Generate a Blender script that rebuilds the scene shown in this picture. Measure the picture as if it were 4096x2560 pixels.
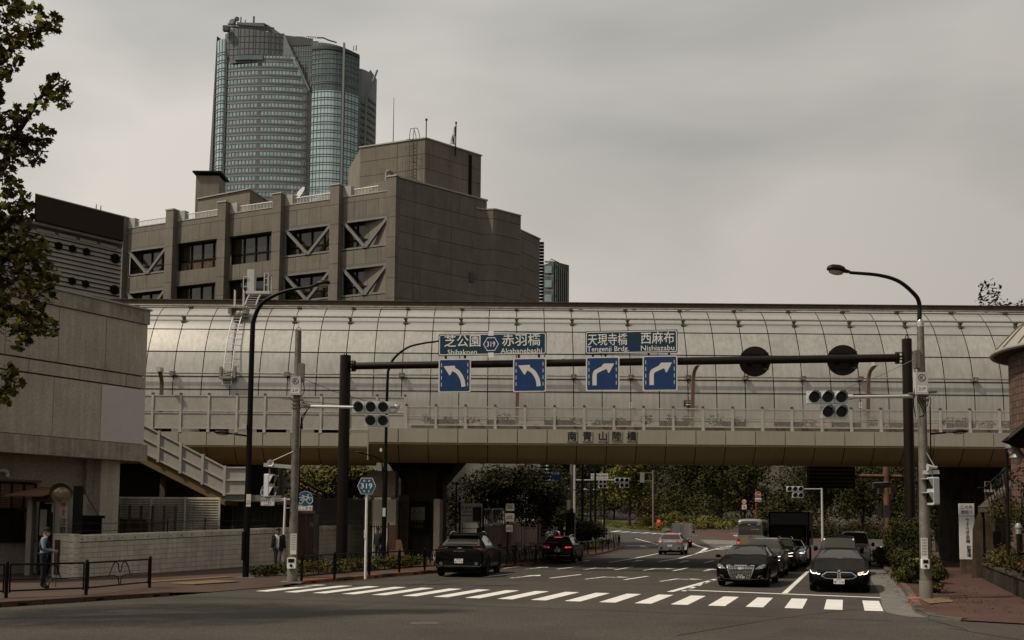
import bpy,math,random
import numpy as np
from mathutils import Vector,Matrix
from mathutils.bvhtree import BVHTree
random.seed(7);RNG=np.random.default_rng(7)
S=bpy.context.scene
for _o in list(bpy.data.objects):bpy.data.objects.remove(_o,do_unlink=True)
COL=S.collection
rad=math.radians
# ------ camera
TILT,ROLL,CAMH,FPX=rad(4.5),rad(0.45),2.1,4233.0
_fw=Vector((0,math.cos(TILT),math.sin(TILT)));_u=Vector((0,-math.sin(TILT),math.cos(TILT)));_r=Vector((1,0,0))
_R=_r*math.cos(ROLL)+_u*math.sin(ROLL);_U=_u*math.cos(ROLL)-_r*math.sin(ROLL)
cam_d=bpy.data.cameras.new('camera');cam=bpy.data.objects.new('camera',cam_d);COL.objects.link(cam)
cam.matrix_world=Matrix(((_R.x,_U.x,-_fw.x,0),(_R.y,_U.y,-_fw.y,0),(_R.z,_U.z,-_fw.z,CAMH),(0,0,0,1)))
cam_d.sensor_width=36;cam_d.lens=36*FPX/4096;cam_d.shift_y=(1764.4-1280)/4096
cam_d.clip_start=.3;cam_d.clip_end=6000
S.camera=cam
# ------ sky and sun
SUN_DIR=Vector((-.55,-.24,.80)).normalized()
W=bpy.data.worlds.new('World');S.world=W;W.use_nodes=True
nt=W.node_tree;nt.nodes.clear()
def _n(tree,typ,**kw):
 n=tree.nodes.new(typ)
 for k,v in kw.items():
  if k in n.inputs:n.inputs[k].default_value=v
  else:setattr(n,k,v)
 return n
out=_n(nt,'ShaderNodeOutputWorld');bg=_n(nt,'ShaderNodeBackground',Strength=.1)
sky=_n(nt,'ShaderNodeTexSky');sky.sky_type='NISHITA';sky.sun_disc=False
sky.sun_elevation=math.asin(SUN_DIR.z);sky.sun_rotation=math.atan2(SUN_DIR.x,SUN_DIR.y)
sky.dust_density=4
tc=_n(nt,'ShaderNodeTexCoord')
mp=_n(nt,'ShaderNodeMapping');mp.inputs['Scale'].default_value=(1.0,1.0,2.6);mp.inputs['Rotation'].default_value=(0,rad(6),0)
nz=_n(nt,'ShaderNodeTexNoise',Scale=1.7,Detail=5.0,Roughness=.42,Distortion=.25)
cr=_n(nt,'ShaderNodeValToRGB')
e=cr.color_ramp.elements
e[0].position,e[0].color=.39,(2.72,2.78,2.66,1)
e[1].position,e[1].color=.62,(5.0,4.78,4.45,1)
m=cr.color_ramp.elements.new(.5);m.color=(3.85,3.75,3.52,1)
sx=_n(nt,'ShaderNodeSeparateXYZ')
hr=_n(nt,'ShaderNodeMapRange');hr.inputs['From Min'].default_value=0;hr.inputs['From Max'].default_value=.55
hr.inputs['To Min'].default_value=1;hr.inputs['To Max'].default_value=0
tint=_n(nt,'ShaderNodeMix',data_type='RGBA',blend_type='MULTIPLY')
tint.inputs['B'].default_value=(.99,.935,.855,1)
mx=_n(nt,'ShaderNodeMix',data_type='RGBA');mx.inputs['Factor'].default_value=.93
L=nt.links.new
L(tc.outputs['Generated'],mp.inputs['Vector']);L(mp.outputs[0],nz.inputs['Vector']);L(nz.outputs['Fac'],cr.inputs[0])
L(tc.outputs['Generated'],sx.inputs[0]);L(sx.outputs['Z'],hr.inputs[0]);L(hr.outputs[0],tint.inputs['Factor'])
L(cr.outputs[0],tint.inputs['A'])
dp=_n(nt,'ShaderNodeVectorMath',operation='DOT_PRODUCT');dp.inputs[1].default_value=Vector((-.85,.25,.25)).normalized()
dr=_n(nt,'ShaderNodeMapRange');dr.inputs['From Min'].default_value=-1;dr.inputs['To Min'].default_value=.42;dr.inputs['To Max'].default_value=1.72
g2=_n(nt,'ShaderNodeMix',data_type='RGBA',blend_type='MULTIPLY');g2.inputs['Factor'].default_value=1
L(tc.outputs['Generated'],dp.inputs[0]);L(dp.outputs['Value'],dr.inputs[0]);L(tint.outputs['Result'],g2.inputs['A']);L(dr.outputs[0],g2.inputs['B'])
L(sky.outputs[0],mx.inputs['A']);L(g2.outputs['Result'],mx.inputs['B']);L(mx.outputs['Result'],bg.inputs['Color']);L(bg.outputs[0],out.inputs[0])
sun_d=bpy.data.lights.new('sun','SUN');sun_d.energy=2.7;sun_d.angle=rad(2.2);sun_d.color=(1,.89,.74)
sun=bpy.data.objects.new('sun',sun_d);COL.objects.link(sun)
sun.rotation_euler=SUN_DIR.to_track_quat('Z','Y').to_euler()
S.view_settings.view_transform='Standard';S.view_settings.look='None'
S.view_settings.exposure=0;S.view_settings.gamma=1;S.view_settings.use_curve_mapping=False
S.render.resolution_x,S.render.resolution_y=1024,640
S.cycles.max_bounces=5;S.cycles.diffuse_bounces=1;S.cycles.caustics_reflective=S.cycles.caustics_refractive=False
# ------ measuring helpers (photo pixels are of the 4096 px original)
def ray(x,y):return _fw+_R*((x-2048)/FPX)+_U*((1764.4-y)/FPX)
def at(x,y,Y):
 d=ray(x,y);return Vector((0,0,CAMH))+d*(Y/d.y)
def dat(x,y,Y):return at(x*1.6933,y*1.6933,Y)
def gr(x,y,z=0.0):
 d=ray(x,y);return Vector((0,0,CAMH))+d*((z-CAMH)/d.z)
def dgr(x,y,z=0.0):return gr(x*1.6933,y*1.6933,z)
def gz(y):return 0 if y<80 else min(y-80,140)*.0138
def dgz(x,y):
 z=0
 for _ in range(12):z=gz(gr(x*1.6933,y*1.6933,z).y)
 return gr(x*1.6933,y*1.6933,z)
def lerp(a,b,t):return a+(b-a)*t
# ------ materials
MATS={}
def pm(name,col,rough=.7,metal=0.,var=.18,scale=1.2,bump=0.,bscale=30.,streak=0.,spec=.4,rnd=.0,col2=None,coat=0.,emit=None,es=0.,speck=0.,sscale=120.,trans=0.):
 m=bpy.data.materials.new(name);m.use_nodes=True;t=m.node_tree;b=t.nodes['Principled BSDF'];L=t.links.new
 b.inputs['Roughness'].default_value=rough;b.inputs['Metallic'].default_value=metal
 b.inputs['Specular IOR Level'].default_value=spec;b.inputs['Coat Weight'].default_value=coat
 b.inputs['Coat Roughness'].default_value=.06
 c=(*col,1)
 if emit:b.inputs['Emission Color'].default_value=(*emit,1);b.inputs['Emission Strength'].default_value=es
 geo=_n(t,'ShaderNodeNewGeometry')
 cur=None
 def mul(prev,fac_out,lo,hi):
  r=_n(t,'ShaderNodeMapRange');r.inputs['From Min'].default_value=.28;r.inputs['From Max'].default_value=.72
  r.inputs['To Min'].default_value=lo;r.inputs['To Max'].default_value=hi;L(fac_out,r.inputs[0])
  mm=_n(t,'ShaderNodeMix',data_type='RGBA',blend_type='MULTIPLY');mm.inputs['Factor'].default_value=1
  if prev is None:mm.inputs['A'].default_value=c
  else:L(prev,mm.inputs['A'])
  L(r.outputs[0],mm.inputs['B']);return mm.outputs['Result']
 if var or col2:
  n=_n(t,'ShaderNodeTexNoise',Scale=scale,Detail=6.0,Roughness=.62);L(geo.outputs['Position'],n.inputs['Vector'])
  if col2:
   r=_n(t,'ShaderNodeValToRGB');r.color_ramp.elements[0].position=.4;r.color_ramp.elements[1].position=.6
   r.color_ramp.elements[0].color=c;r.color_ramp.elements[1].color=(*col2,1);L(n.outputs['Fac'],r.inputs[0]);cur=r.outputs[0]
  if var:cur=mul(cur,n.outputs['Fac'],1-var,1+var)
 if streak:
  mp=_n(t,'ShaderNodeMapping');mp.inputs['Scale'].default_value=(3.5,3.5,.22);L(geo.outputs['Position'],mp.inputs['Vector'])
  n=_n(t,'ShaderNodeTexNoise',Scale=1.6,Detail=5.0,Roughness=.6);L(mp.outputs[0],n.inputs['Vector'])
  cur=mul(cur,n.outputs['Fac'],1-streak,1+streak*.5)
 if speck:
  n=_n(t,'ShaderNodeTexNoise',Scale=sscale,Detail=2.0);L(geo.outputs['Position'],n.inputs['Vector'])
  cur=mul(cur,n.outputs['Fac'],1-speck,1+speck)
 if rnd:
  oi=_n(t,'ShaderNodeObjectInfo');r=_n(t,'ShaderNodeMapRange');r.inputs['To Min'].default_value=1-rnd;r.inputs['To Max'].default_value=1+rnd
  L(oi.outputs['Random'],r.inputs[0]);mm=_n(t,'ShaderNodeMix',data_type='RGBA',blend_type='MULTIPLY');mm.inputs['Factor'].default_value=1
  if cur is None:mm.inputs['A'].default_value=c
  else:L(cur,mm.inputs['A'])
  L(r.outputs[0],mm.inputs['B']);cur=mm.outputs['Result']
 if cur is None:b.inputs['Base Color'].default_value=c
 else:L(cur,b.inputs['Base Color'])
 if bump:
  n=_n(t,'ShaderNodeTexNoise',Scale=bscale,Detail=4.0);L(geo.outputs['Position'],n.inputs['Vector'])
  bp=_n(t,'ShaderNodeBump',Strength=bump,Distance=.02);L(n.outputs['Fac'],bp.inputs['Height']);L(bp.outputs[0],b.inputs['Normal'])
 if trans:b.inputs['Transmission Weight'].default_value=trans
 m.diffuse_color=c;MATS[name]=m;return m
pm('asphalt',(.073,.062,.050),.9,var=.26,scale=.28,streak=.22,speck=.6,sscale=22,bump=.35,bscale=60,spec=.25)
pm('asphalt_patch',(.066,.057,.047),.9,var=.12,scale=.6,speck=.3,sscale=60,bump=.3,bscale=60,spec=.25)
pm('red_asphalt',(.088,.047,.037),.92,var=.22,scale=.5,speck=.3,sscale=60,bump=.3,bscale=60,spec=.2)
pm('bus_lane_red',(.085,.038,.032),.9,var=.2,scale=.5,speck=.25,sscale=60)
pm('pavement',(.088,.058,.046),.9,var=.22,scale=.45,speck=.3,sscale=50,bump=.25,bscale=50,spec=.2)
pm('gutter_concrete',(.17,.155,.135),.85,var=.3,scale=1.4,speck=.2,sscale=60,bump=.2)
pm('kerb_concrete',(.10,.088,.075),.85,var=.25,scale=2.0,speck=.2,rnd=.12,bump=.2)
pm('kerb_brown',(.068,.035,.024),.85,var=.3,scale=2.5,speck=.2,rnd=.12,bump=.2)
pm('kerb_orange',(.25,.075,.03),.8,var=.45,scale=3.0,speck=.2,rnd=.15)
pm('road_paint',(.80,.77,.71),.75,var=.11,scale=1.5,speck=.16,sscale=30)
pm('worn_paint',(.50,.48,.44),.8,var=.2,scale=1.8,speck=.25,sscale=45)
pm('tactile',(.20,.125,.065),.8,var=.2,scale=4)
pm('ground_soil',(.05,.045,.03),.95,var=.3,scale=.2)
pm('grass',(.075,.085,.022),.9,var=.35,scale=.6,speck=.3,sscale=25)
pm('tube_panel',(.50,.475,.425),.32,metal=.35,var=.10,scale=.5,streak=.20,spec=.5,rnd=.07)
pm('tube_panel_top',(.52,.495,.455),.32,metal=.45,var=.08,scale=.6,streak=.07,spec=.5,rnd=.03)
pm('joint_black',(.008,.007,.006),.9,var=0,spec=.1)
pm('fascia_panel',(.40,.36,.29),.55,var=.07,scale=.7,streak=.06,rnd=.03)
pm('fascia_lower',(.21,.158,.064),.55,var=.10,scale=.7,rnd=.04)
pm('fence_metal',(.58,.54,.48),.45,metal=.2,var=.15,scale=3,streak=.1)
pm('perforated',(.44,.41,.36),.55,var=.12,scale=2,speck=.3,sscale=42,rnd=.03)
pm('walk_slab',(.22,.2,.17),.85,var=.2)
pm('rust_steel',(.17,.135,.10),.7,metal=.3,var=.4,scale=3,col2=(.09,.065,.045))
pm('pipe_steel',(.33,.30,.25),.5,metal=.5,var=.35,scale=4)
pm('galvanised',(.20,.182,.15),.55,metal=.5,var=.35,scale=5,speck=.12,sscale=40)
pm('light_grey_metal',(.56,.55,.52),.45,metal=.2,var=.08,scale=5,streak=.05)
pm('signal_grey',(.56,.58,.57),.45,metal=.1,var=.08,scale=6,streak=.06)
pm('lens_dark',(.006,.005,.004),.2,var=0,spec=.25)
pm('dark_brown_steel',(.012,.007,.0045),.4,var=.15,scale=2,spec=.22)
pm('black_steel',(.0055,.0048,.004),.4,var=.12,scale=3,spec=.16)
pm('brown_lamp',(.16,.095,.062),.5,var=.15,scale=3)
pm('white_paint',(.80,.78,.74),.5,var=.06,scale=5,streak=.05)
pm('sign_white',(.78,.76,.71),.45,var=.04)
pm('sign_grey_white',(.66,.63,.56),.5,var=.05)
pm('sign_blue',(.008,.040,.135),.4,var=.12,scale=2)
pm('sign_navy',(.010,.026,.105),.4,var=.1,scale=2)
pm('sign_green',(.005,.034,.058),.4,var=.12,scale=2)
pm('sign_teal',(.020,.085,.155),.4,var=.06,scale=3)
pm('sign_red',(.35,.03,.025),.45,var=.06)
pm('sign_back',(.28,.275,.26),.5,metal=.4,var=.1)
pm('letter_black',(.015,.015,.015),.6,var=0)
pm('concrete_grey',(.205,.182,.147),.9,var=.14,scale=.5,streak=.20,speck=.12,sscale=18,bump=.12,bscale=12)
pm('concrete_panel',(.198,.175,.142),.9,var=.15,scale=.6,streak=.20,speck=.12,sscale=18,rnd=.05)
pm('concrete_beam',(.165,.150,.128),.9,var=.1,scale=.7,streak=.14,speck=.1,sscale=18)
pm('coping',(.42,.41,.38),.7,var=.1,streak=.1)
pm('brace_steel',(.21,.20,.18),.6,var=.1,scale=2,streak=.1)
pm('bronze_glass',(.035,.026,.014),.07,metal=.0,var=.15,scale=.3,spec=.9)
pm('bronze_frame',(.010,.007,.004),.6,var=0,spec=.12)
pm('beige_wall',(.53,.465,.375),.92,var=.17,scale=.45,streak=.22,speck=.16,sscale=14,bump=.25,bscale=18)
pm('beige_render',(.37,.30,.235),.95,var=.14,scale=.4,streak=.10,speck=.3,sscale=16,bump=.35,bscale=22)
pm('beige_stain',(.40,.355,.285),.92,var=.3,scale=1.1,streak=.35,speck=.15,sscale=14)
pm('pale_patch',(.72,.66,.63),.85,var=.05,scale=1)
pm('block',(.72,.65,.53),.9,var=.18,scale=1.0,streak=.18,speck=.12,sscale=25,rnd=.07,bump=.2,bscale=25)
pm('mortar',(.05,.044,.036),.95,var=.1)
pm('wall_coping',(.72,.66,.56),.85,var=.2,scale=1.5,streak=.2)
pm('stripe_wall',(.40,.37,.32),.85,var=.12,scale=.6,streak=.15)
pm('brown_roof',(.032,.016,.009),.7,var=.1)
pm('louvre_wall',(.26,.245,.21),.7,var=.06,rnd=.02)
pm('granite',(.165,.178,.188),.6,var=.10,scale=.05,streak=.05,speck=.1,sscale=1.2)
pm('granite_shell',(.29,.305,.315),.6,var=.06,scale=.05)
pm('granite_light',(.235,.248,.258),.6,var=.08,scale=.05,speck=.1,sscale=1.2)
pm('granite_dark',(.075,.078,.080),.6,var=.08,scale=.05)
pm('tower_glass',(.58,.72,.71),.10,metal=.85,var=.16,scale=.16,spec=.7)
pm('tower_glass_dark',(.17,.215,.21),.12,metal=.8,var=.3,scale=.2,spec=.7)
pm('shell_window',(.30,.34,.33),.4,var=.2,scale=.4)
pm('tower_window',(.40,.51,.50),.12,metal=.8,var=.34,scale=.35,spec=.7)
pm('tower_mullion',(.26,.275,.27),.4,metal=.3,var=0)
pm('green_glass',(.035,.045,.030),.2,var=.3,scale=.3,spec=.7)
pm('tyre',(.007,.0065,.006),.85,var=.1,scale=8,spec=.12)
pm('dark_plastic',(.005,.005,.0045),.6,var=0,spec=.12)
pm('car_glass',(.042,.038,.029),.03,var=0,spec=.6)
pm('chrome',(.62,.60,.57),.15,metal=1,var=0)
pm('alloy',(.30,.29,.28),.3,metal=.9,var=0)
pm('alloy_dark',(.05,.05,.05),.3,metal=.7,var=0)
pm('black_car',(.0035,.003,.0026),.3,var=0,spec=.02,coat=.17)
pm('brown_car',(.009,.0075,.006),.3,var=0,spec=.05,coat=.4)
pm('grey_car',(.060,.052,.045),.3,metal=.4,var=0,spec=.3,coat=.5)
pm('dark_grey_car',(.006,.0052,.0045),.4,var=0,spec=.08,coat=.15)
pm('silver_car',(.27,.265,.25),.3,metal=.5,var=0,coat=1)
pm('white_car',(.50,.49,.46),.35,var=.03,coat=.6)
pm('beige_bus',(.24,.19,.09),.4,var=.05,coat=.5)
pm('headlamp',(.20,.20,.19),.1,metal=.6,var=0,coat=1)
pm('drl',(.9,.88,.84),.3,var=0,emit=(1,.95,.88),es=2.2)
pm('drl_amber',(.9,.3,.1),.3,var=0,emit=(1,.33,.10),es=2.0)
pm('tail_red',(.22,.012,.015),.2,var=0,coat=1)
pm('tail_lit',(.6,.02,.03),.3,var=0,emit=(1,.04,.06),es=1.2)
pm('lamp_orange',(.45,.11,.02),.5,var=.05)
pm('skin',(.34,.20,.13),.6,var=0)
pm('hair_black',(.008,.007,.006),.55,var=0)
pm('cloth_navy',(.010,.012,.018),.85,var=.15,scale=9)
pm('cloth_black',(.010,.010,.010),.9,var=.15,scale=9)
pm('cloth_blue_shirt',(.20,.27,.36),.85,var=.1,scale=9)
pm('cloth_white',(.50,.49,.46),.85,var=.08,scale=9)
pm('cloth_grey',(.075,.068,.062),.9,var=.2,scale=8)
pm('cloth_orange',(.42,.15,.04),.85,var=.1,scale=9)
pm('cloth_khaki',(.16,.135,.10),.9,var=.1,scale=9)
pm('shoe',(.012,.010,.008),.5,var=0)
pm('wood_brown',(.085,.045,.025),.75,var=.25,scale=3,streak=.2)
pm('rust_sheet',(.17,.085,.05),.8,var=.35,scale=2,streak=.3)
pm('pale_sheet',(.32,.29,.25),.7,var=.15,scale=2,streak=.25)
pm('green_sheet',(.03,.034,.022),.6,var=.12,streak=.1)
pm('dark_window',(.020,.017,.013),.12,var=.2,scale=1.5,spec=.7)
pm('mirror',(.30,.245,.165),.13,metal=.55,var=.3,scale=2)
pm('orange_paint',(.30,.06,.025),.6,var=.12)
pm('bark',(.028,.020,.014),.95,var=.3,scale=8,bump=.5,bscale=20)
pm('brick_wall',(.125,.075,.055),.85,var=.15,scale=3,rnd=.22)
pm('metal_roof',(.40,.37,.31),.5,metal=.3,var=.12,streak=.1)
pm('stone_wall',(.115,.078,.05),.9,var=.5,scale=1.6,streak=.5,bump=.4,bscale=14)
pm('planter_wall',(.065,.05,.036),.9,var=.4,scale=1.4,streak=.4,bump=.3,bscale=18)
pm('wood_fence',(.30,.205,.165),.85,var=.15,scale=2,streak=.2,rnd=.12)
pm('lamp_glass',(.40,.36,.28),.3,var=0,spec=.6)
pm('flag_white',(.6,.58,.56),.8,var=0)
def leafmat(name,c1,c2,scale=.8):
 m=pm(name,c1,.62,var=.5,scale=scale,speck=.35,sscale=9,col2=c2,spec=.10);return m
leafmat('leaf_plane',(.045,.043,.007),(.15,.13,.018),2.2)
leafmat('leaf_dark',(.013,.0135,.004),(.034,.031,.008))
leafmat('leaf_mid',(.020,.022,.006),(.055,.053,.012))
leafmat('leaf_bright',(.075,.077,.015),(.15,.135,.032),.4)
leafmat('leaf_brown',(.040,.025,.009),(.075,.052,.018))
leafmat('leaf_hedge',(.045,.046,.009),(.10,.088,.02),1.5)
leafmat('leaf_red',(.10,.03,.022),(.09,.085,.025),1.5)
# ------ mesh helpers
def tag(o,label=None,cat=None,group=None,kind=None):
 if label:o['label']=label
 if cat:o['category']=cat
 if group:o['group']=group
 if kind:o['kind']=kind
 return o
def thing(name,label,cat,loc=(0,0,0),rz=0,group=None):
 o=bpy.data.objects.new(name,None);COL.objects.link(o);o.location=loc;o.rotation_euler=(0,0,rz)
 o.empty_display_size=.2
 return tag(o,label,cat,group)
def link(name,me,parent=None,world=True):
 o=bpy.data.objects.new(name,me);COL.objects.link(o)
 if parent is not None:
  o.parent=parent
  if world and parent.type=='EMPTY':o.matrix_parent_inverse=parent.matrix_basis.inverted()
 return o
def kids(o):return[c for c in o.children]
def copy_tree(o,parent=None):
 c=o.copy();COL.objects.link(c)
 if parent is not None:c.parent=parent
 for ch in kids(o):copy_tree(ch,c)
 return c
def frame(o,u):
 u=Vector((u[0],u[1],0)).normalized();v=Vector((-u.y,u.x,0));o=Vector(o)
 return Matrix(((u.x,v.x,0,o.x),(u.y,v.y,0,o.y),(0,0,1,o.z),(0,0,0,1)))
_TXT={}
def text_geo(body,size,bold=0.,spacing=1.):
 k=(body,size,bold,spacing)
 if k not in _TXT:
  c=bpy.data.curves.new('t','FONT');c.body=body;c.size=size;c.align_x='CENTER';c.align_y='CENTER'
  c.resolution_u=2;c.offset=bold*size;c.space_character=spacing;c.space_line=.95
  o=bpy.data.objects.new('t',c);COL.objects.link(o)
  me=bpy.data.meshes.new_from_object(o.evaluated_get(bpy.context.evaluated_depsgraph_get()))
  vs=[v.co.copy()for v in me.vertices];fs=[tuple(p.vertices)for p in me.polygons]
  bpy.data.objects.remove(o);bpy.data.meshes.remove(me)
  if vs:
   cx=(min(v.x for v in vs)+max(v.x for v in vs))/2;cy=(min(v.y for v in vs)+max(v.y for v in vs))/2
   for v in vs:v.x-=cx;v.y-=cy
  _TXT[k]=(vs,fs)
 return _TXT[k]
class MB:
 def __init__(s,T=None):s.v=[];s.f=[];s.mi=[];s.m=0;s.T=T or Matrix()
 def add(s,vs,fs):
  b=len(s.v);T=s.T
  s.v+=[tuple(T@Vector(v))for v in vs]
  for f in fs:s.f.append(tuple(i+b for i in f));s.mi.append(s.m)
  return s
 def box(s,x0,x1,y0,y1,z0,z1,b=0):
  if b:
   p=[(x0+b,y0),(x1-b,y0),(x1,y0+b),(x1,y1-b),(x1-b,y1),(x0+b,y1),(x0,y1-b),(x0,y0+b)]
   return s.poly(p,z0,z1)
  vs=[(x0,y0,z0),(x1,y0,z0),(x1,y1,z0),(x0,y1,z0),(x0,y0,z1),(x1,y0,z1),(x1,y1,z1),(x0,y1,z1)]
  return s.add(vs,[(0,3,2,1),(4,5,6,7),(0,1,5,4),(1,2,6,5),(2,3,7,6),(3,0,4,7)])
 def bc(s,c,d):return s.box(c[0]-d[0]/2,c[0]+d[0]/2,c[1]-d[1]/2,c[1]+d[1]/2,c[2]-d[2]/2,c[2]+d[2]/2)
 def poly(s,p,z0,z1,top=None):
  a=sum(p[i][0]*p[(i+1)%len(p)][1]-p[(i+1)%len(p)][0]*p[i][1]for i in range(len(p)))
  if a<0:p=p[::-1]
  q=p if top is None else(top if a>=0 else top[::-1]);n=len(p)
  vs=[(x,y,z0)for x,y in p]+[(x,y,z1)for x,y in q]
  fs=[tuple(range(n))[::-1],tuple(range(n,2*n))]+[(i,(i+1)%n,n+(i+1)%n,n+i)for i in range(n)]
  return s.add(vs,fs)
 def prism(s,p,y0,y1):
  a=sum(p[i][0]*p[(i+1)%len(p)][1]-p[(i+1)%len(p)][0]*p[i][1]for i in range(len(p)))
  if a<0:p=p[::-1]
  n=len(p);vs=[(x,y0,z)for x,z in p]+[(x,y1,z)for x,z in p]
  fs=[tuple(range(n)),tuple(range(n,2*n))[::-1]]+[(i,n+i,n+(i+1)%n,(i+1)%n)for i in range(n)]
  return s.add(vs,fs)
 def flat(s,p,y=0.):
  a=sum(p[i][0]*p[(i+1)%len(p)][1]-p[(i+1)%len(p)][0]*p[i][1]for i in range(len(p)))
  if a<0:p=p[::-1]
  return s.add([(x,y,z)for x,z in p],[tuple(range(len(p)))])
 def quad(s,a,b,c,d):return s.add([a,b,c,d],[(0,1,2,3)])
 def tube(s,pts,r,n=8,closed=False,caps=True):
  pts=[Vector(p)for p in pts];m=len(pts);rs=r if isinstance(r,(list,tuple))else[r]*m
  vs=[];fs=[];ref=None
  for i,p in enumerate(pts):
   if closed:t=pts[(i+1)%m]-pts[i-1]
   else:t=pts[min(i+1,m-1)]-pts[max(i-1,0)]
   t=t.normalized()if t.length>1e-9 else Vector((0,0,1))
   if ref is None:ref=t.orthogonal().normalized()
   ref=(ref-t*ref.dot(t));ref=ref.normalized()if ref.length>1e-6 else t.orthogonal().normalized()
   b=t.cross(ref)
   for k in range(n):
    a=2*math.pi*(k+.5)/n;vs.append(p+(ref*math.cos(a)+b*math.sin(a))*rs[i])
  for i in range(m if closed else m-1):
   j=(i+1)%m
   for k in range(n):l=(k+1)%n;fs.append((i*n+k,i*n+l,j*n+l,j*n+k))
  if caps and not closed:fs.append(tuple(range(n))[::-1]);fs.append(tuple(range((m-1)*n,m*n)))
  return s.add(vs,fs)
 def cyl(s,p0,p1,r0,r1=None,n=10):return s.tube([p0,p1],[r0,r0 if r1 is None else r1],n)
 def bar(s,p0,p1,w,h=None,up=(0,0,1)):
  p0,p1=Vector(p0),Vector(p1);h=h or w;t=(p1-p0).normalized();up=Vector(up)
  if abs(t.dot(up))>.98:up=Vector((0,1,0))
  a=t.cross(up).normalized();b=a.cross(t);vs=[]
  for p in(p0,p1):
   for i,j in((-1,-1),(1,-1),(1,1),(-1,1)):vs.append(p+a*(w/2*i)+b*(h/2*j))
  return s.add(vs,[(0,1,2,3),(7,6,5,4),(0,4,5,1),(1,5,6,2),(2,6,7,3),(3,7,4,0)])
 def lathe(s,prof,n=16,c=(0,0,0),axis='z'):
  vs=[];fs=[];m=len(prof)
  for r,h in prof:
   for k in range(n):
    a=2*math.pi*k/n;x,y=r*math.cos(a),r*math.sin(a)
    q=(x,y,h)if axis=='z' else((x,h,y)if axis=='y' else(h,x,y))
    vs.append((c[0]+q[0],c[1]+q[1],c[2]+q[2]))
  for i in range(m-1):
   for k in range(n):
    l=(k+1)%n;q=(i*n+k,i*n+l,(i+1)*n+l,(i+1)*n+k);fs.append(q if axis!='y' else q[::-1])
  if prof[0][0]>1e-6:fs.append(tuple(range(n)))
  if prof[-1][0]>1e-6:fs.append(tuple(range((m-1)*n,m*n)))
  return s.add(vs,fs)
 def disc(s,c,r,y0,y1,n=24):return s.prism([(c[0]+r*math.cos(2*math.pi*k/n),c[1]+r*math.sin(2*math.pi*k/n))for k in range(n)],y0,y1)
 def ring(s,c,r0,r1,y,n=24):
  vs=[];fs=[]
  for k in range(n):
   a=2*math.pi*k/n
   for r in(r0,r1):vs.append((c[0]+r*math.cos(a),y,c[1]+r*math.sin(a)))
  for k in range(n):j=(k+1)%n;fs.append((2*k,2*k+1,2*j+1,2*j))
  return s.add(vs,fs)
 def ball(s,c,r,n=10,m=6,sz=(1,1,1)):
  prof=[(math.sin(math.pi*i/m),-math.cos(math.pi*i/m))for i in range(m+1)]
  vs=[];fs=[]
  for q,h in prof:
   for k in range(n):
    a=2*math.pi*k/n;vs.append((c[0]+r*q*math.cos(a)*sz[0],c[1]+r*q*math.sin(a)*sz[1],c[2]+r*h*sz[2]))
  for i in range(m):
   for k in range(n):l=(k+1)%n;fs.append((i*n+k,i*n+l,(i+1)*n+l,(i+1)*n+k))
  return s.add(vs,fs)
 def grid(s,P):
  a,b=len(P),len(P[0]);vs=[p for row in P for p in row]
  return s.add(vs,[(i*b+j,i*b+j+1,(i+1)*b+j+1,(i+1)*b+j)for i in range(a-1)for j in range(b-1)])
 def text(s,body,cx,cz,size,y=-.004,bold=0.,sx=1.,spacing=1.,fit=None):
  vs,fs=text_geo(body,size,bold,spacing)
  if fit and vs:
   w=max(v.x for v in vs)*2;sx=fit/w
  return s.add([(cx+v.x*sx,y,cz+v.y)for v in vs],fs)
 def mesh(s,name,mats,smooth=False):
  me=bpy.data.meshes.new(name);me.from_pydata(s.v,[],s.f)
  for m in([mats]if isinstance(mats,str)else mats):me.materials.append(MATS[m])
  if len(me.materials)>1:me.polygons.foreach_set('material_index',s.mi)
  if smooth:
   me.polygons.foreach_set('use_smooth',[True]*len(s.f));me.set_sharp_from_angle(angle=rad(38 if smooth is True else smooth))
  me.validate();me.update();return me
 def build(s,name,mats,parent=None,smooth=False,label=None,cat=None,group=None,kind=None):
  return tag(link(name,s.mesh(name,mats,smooth),parent),label,cat,group,kind)
def rrect(x0,x1,z0,z1,r,n=4):
 p=[]
 for cx,cz,a0 in((x1-r,z1-r,0),(x0+r,z1-r,90),(x0+r,z0+r,180),(x1-r,z0+r,270)):
  for k in range(n+1):a=rad(a0+90*k/n);p.append((cx+r*math.cos(a),cz+r*math.sin(a)))
 return p
def band(p,w,closed=False):
 p=[Vector(q)for q in p];n=len(p);L_,R_=[],[]
 for i in range(n):
  a=p[i-1]if(i or closed)else p[i];b=p[(i+1)%n]if(i<n-1 or closed)else p[i]
  t=(b-a).normalized();nn=Vector((-t.y,t.x))*(w/2);L_.append(p[i]+nn);R_.append(p[i]-nn)
 m=n if closed else n-1
 return[[tuple(R_[i]),tuple(R_[(i+1)%n]),tuple(L_[(i+1)%n]),tuple(L_[i])]for i in range(m)]
def arcpts(c,r,a0,a1,n):return[(c[0]+r*math.cos(rad(lerp(a0,a1,k/n))),c[1]+r*math.sin(rad(lerp(a0,a1,k/n))))for k in range(n+1)]
def smooth_path(pts,n=6):
 P=[Vector(p)for p in pts];P=[P[0]*2-P[1]]+P+[P[-1]*2-P[-2]];o=[]
 for i in range(1,len(P)-2):
  for k in range(n):
   t=k/n;a,b,c,d=P[i-1:i+3]
   o.append(.5*((2*b)+(c-a)*t+(2*a-5*b+4*c-d)*t*t+(3*b-a-3*c+d)*t**3))
 return o+[P[-2]]
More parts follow.
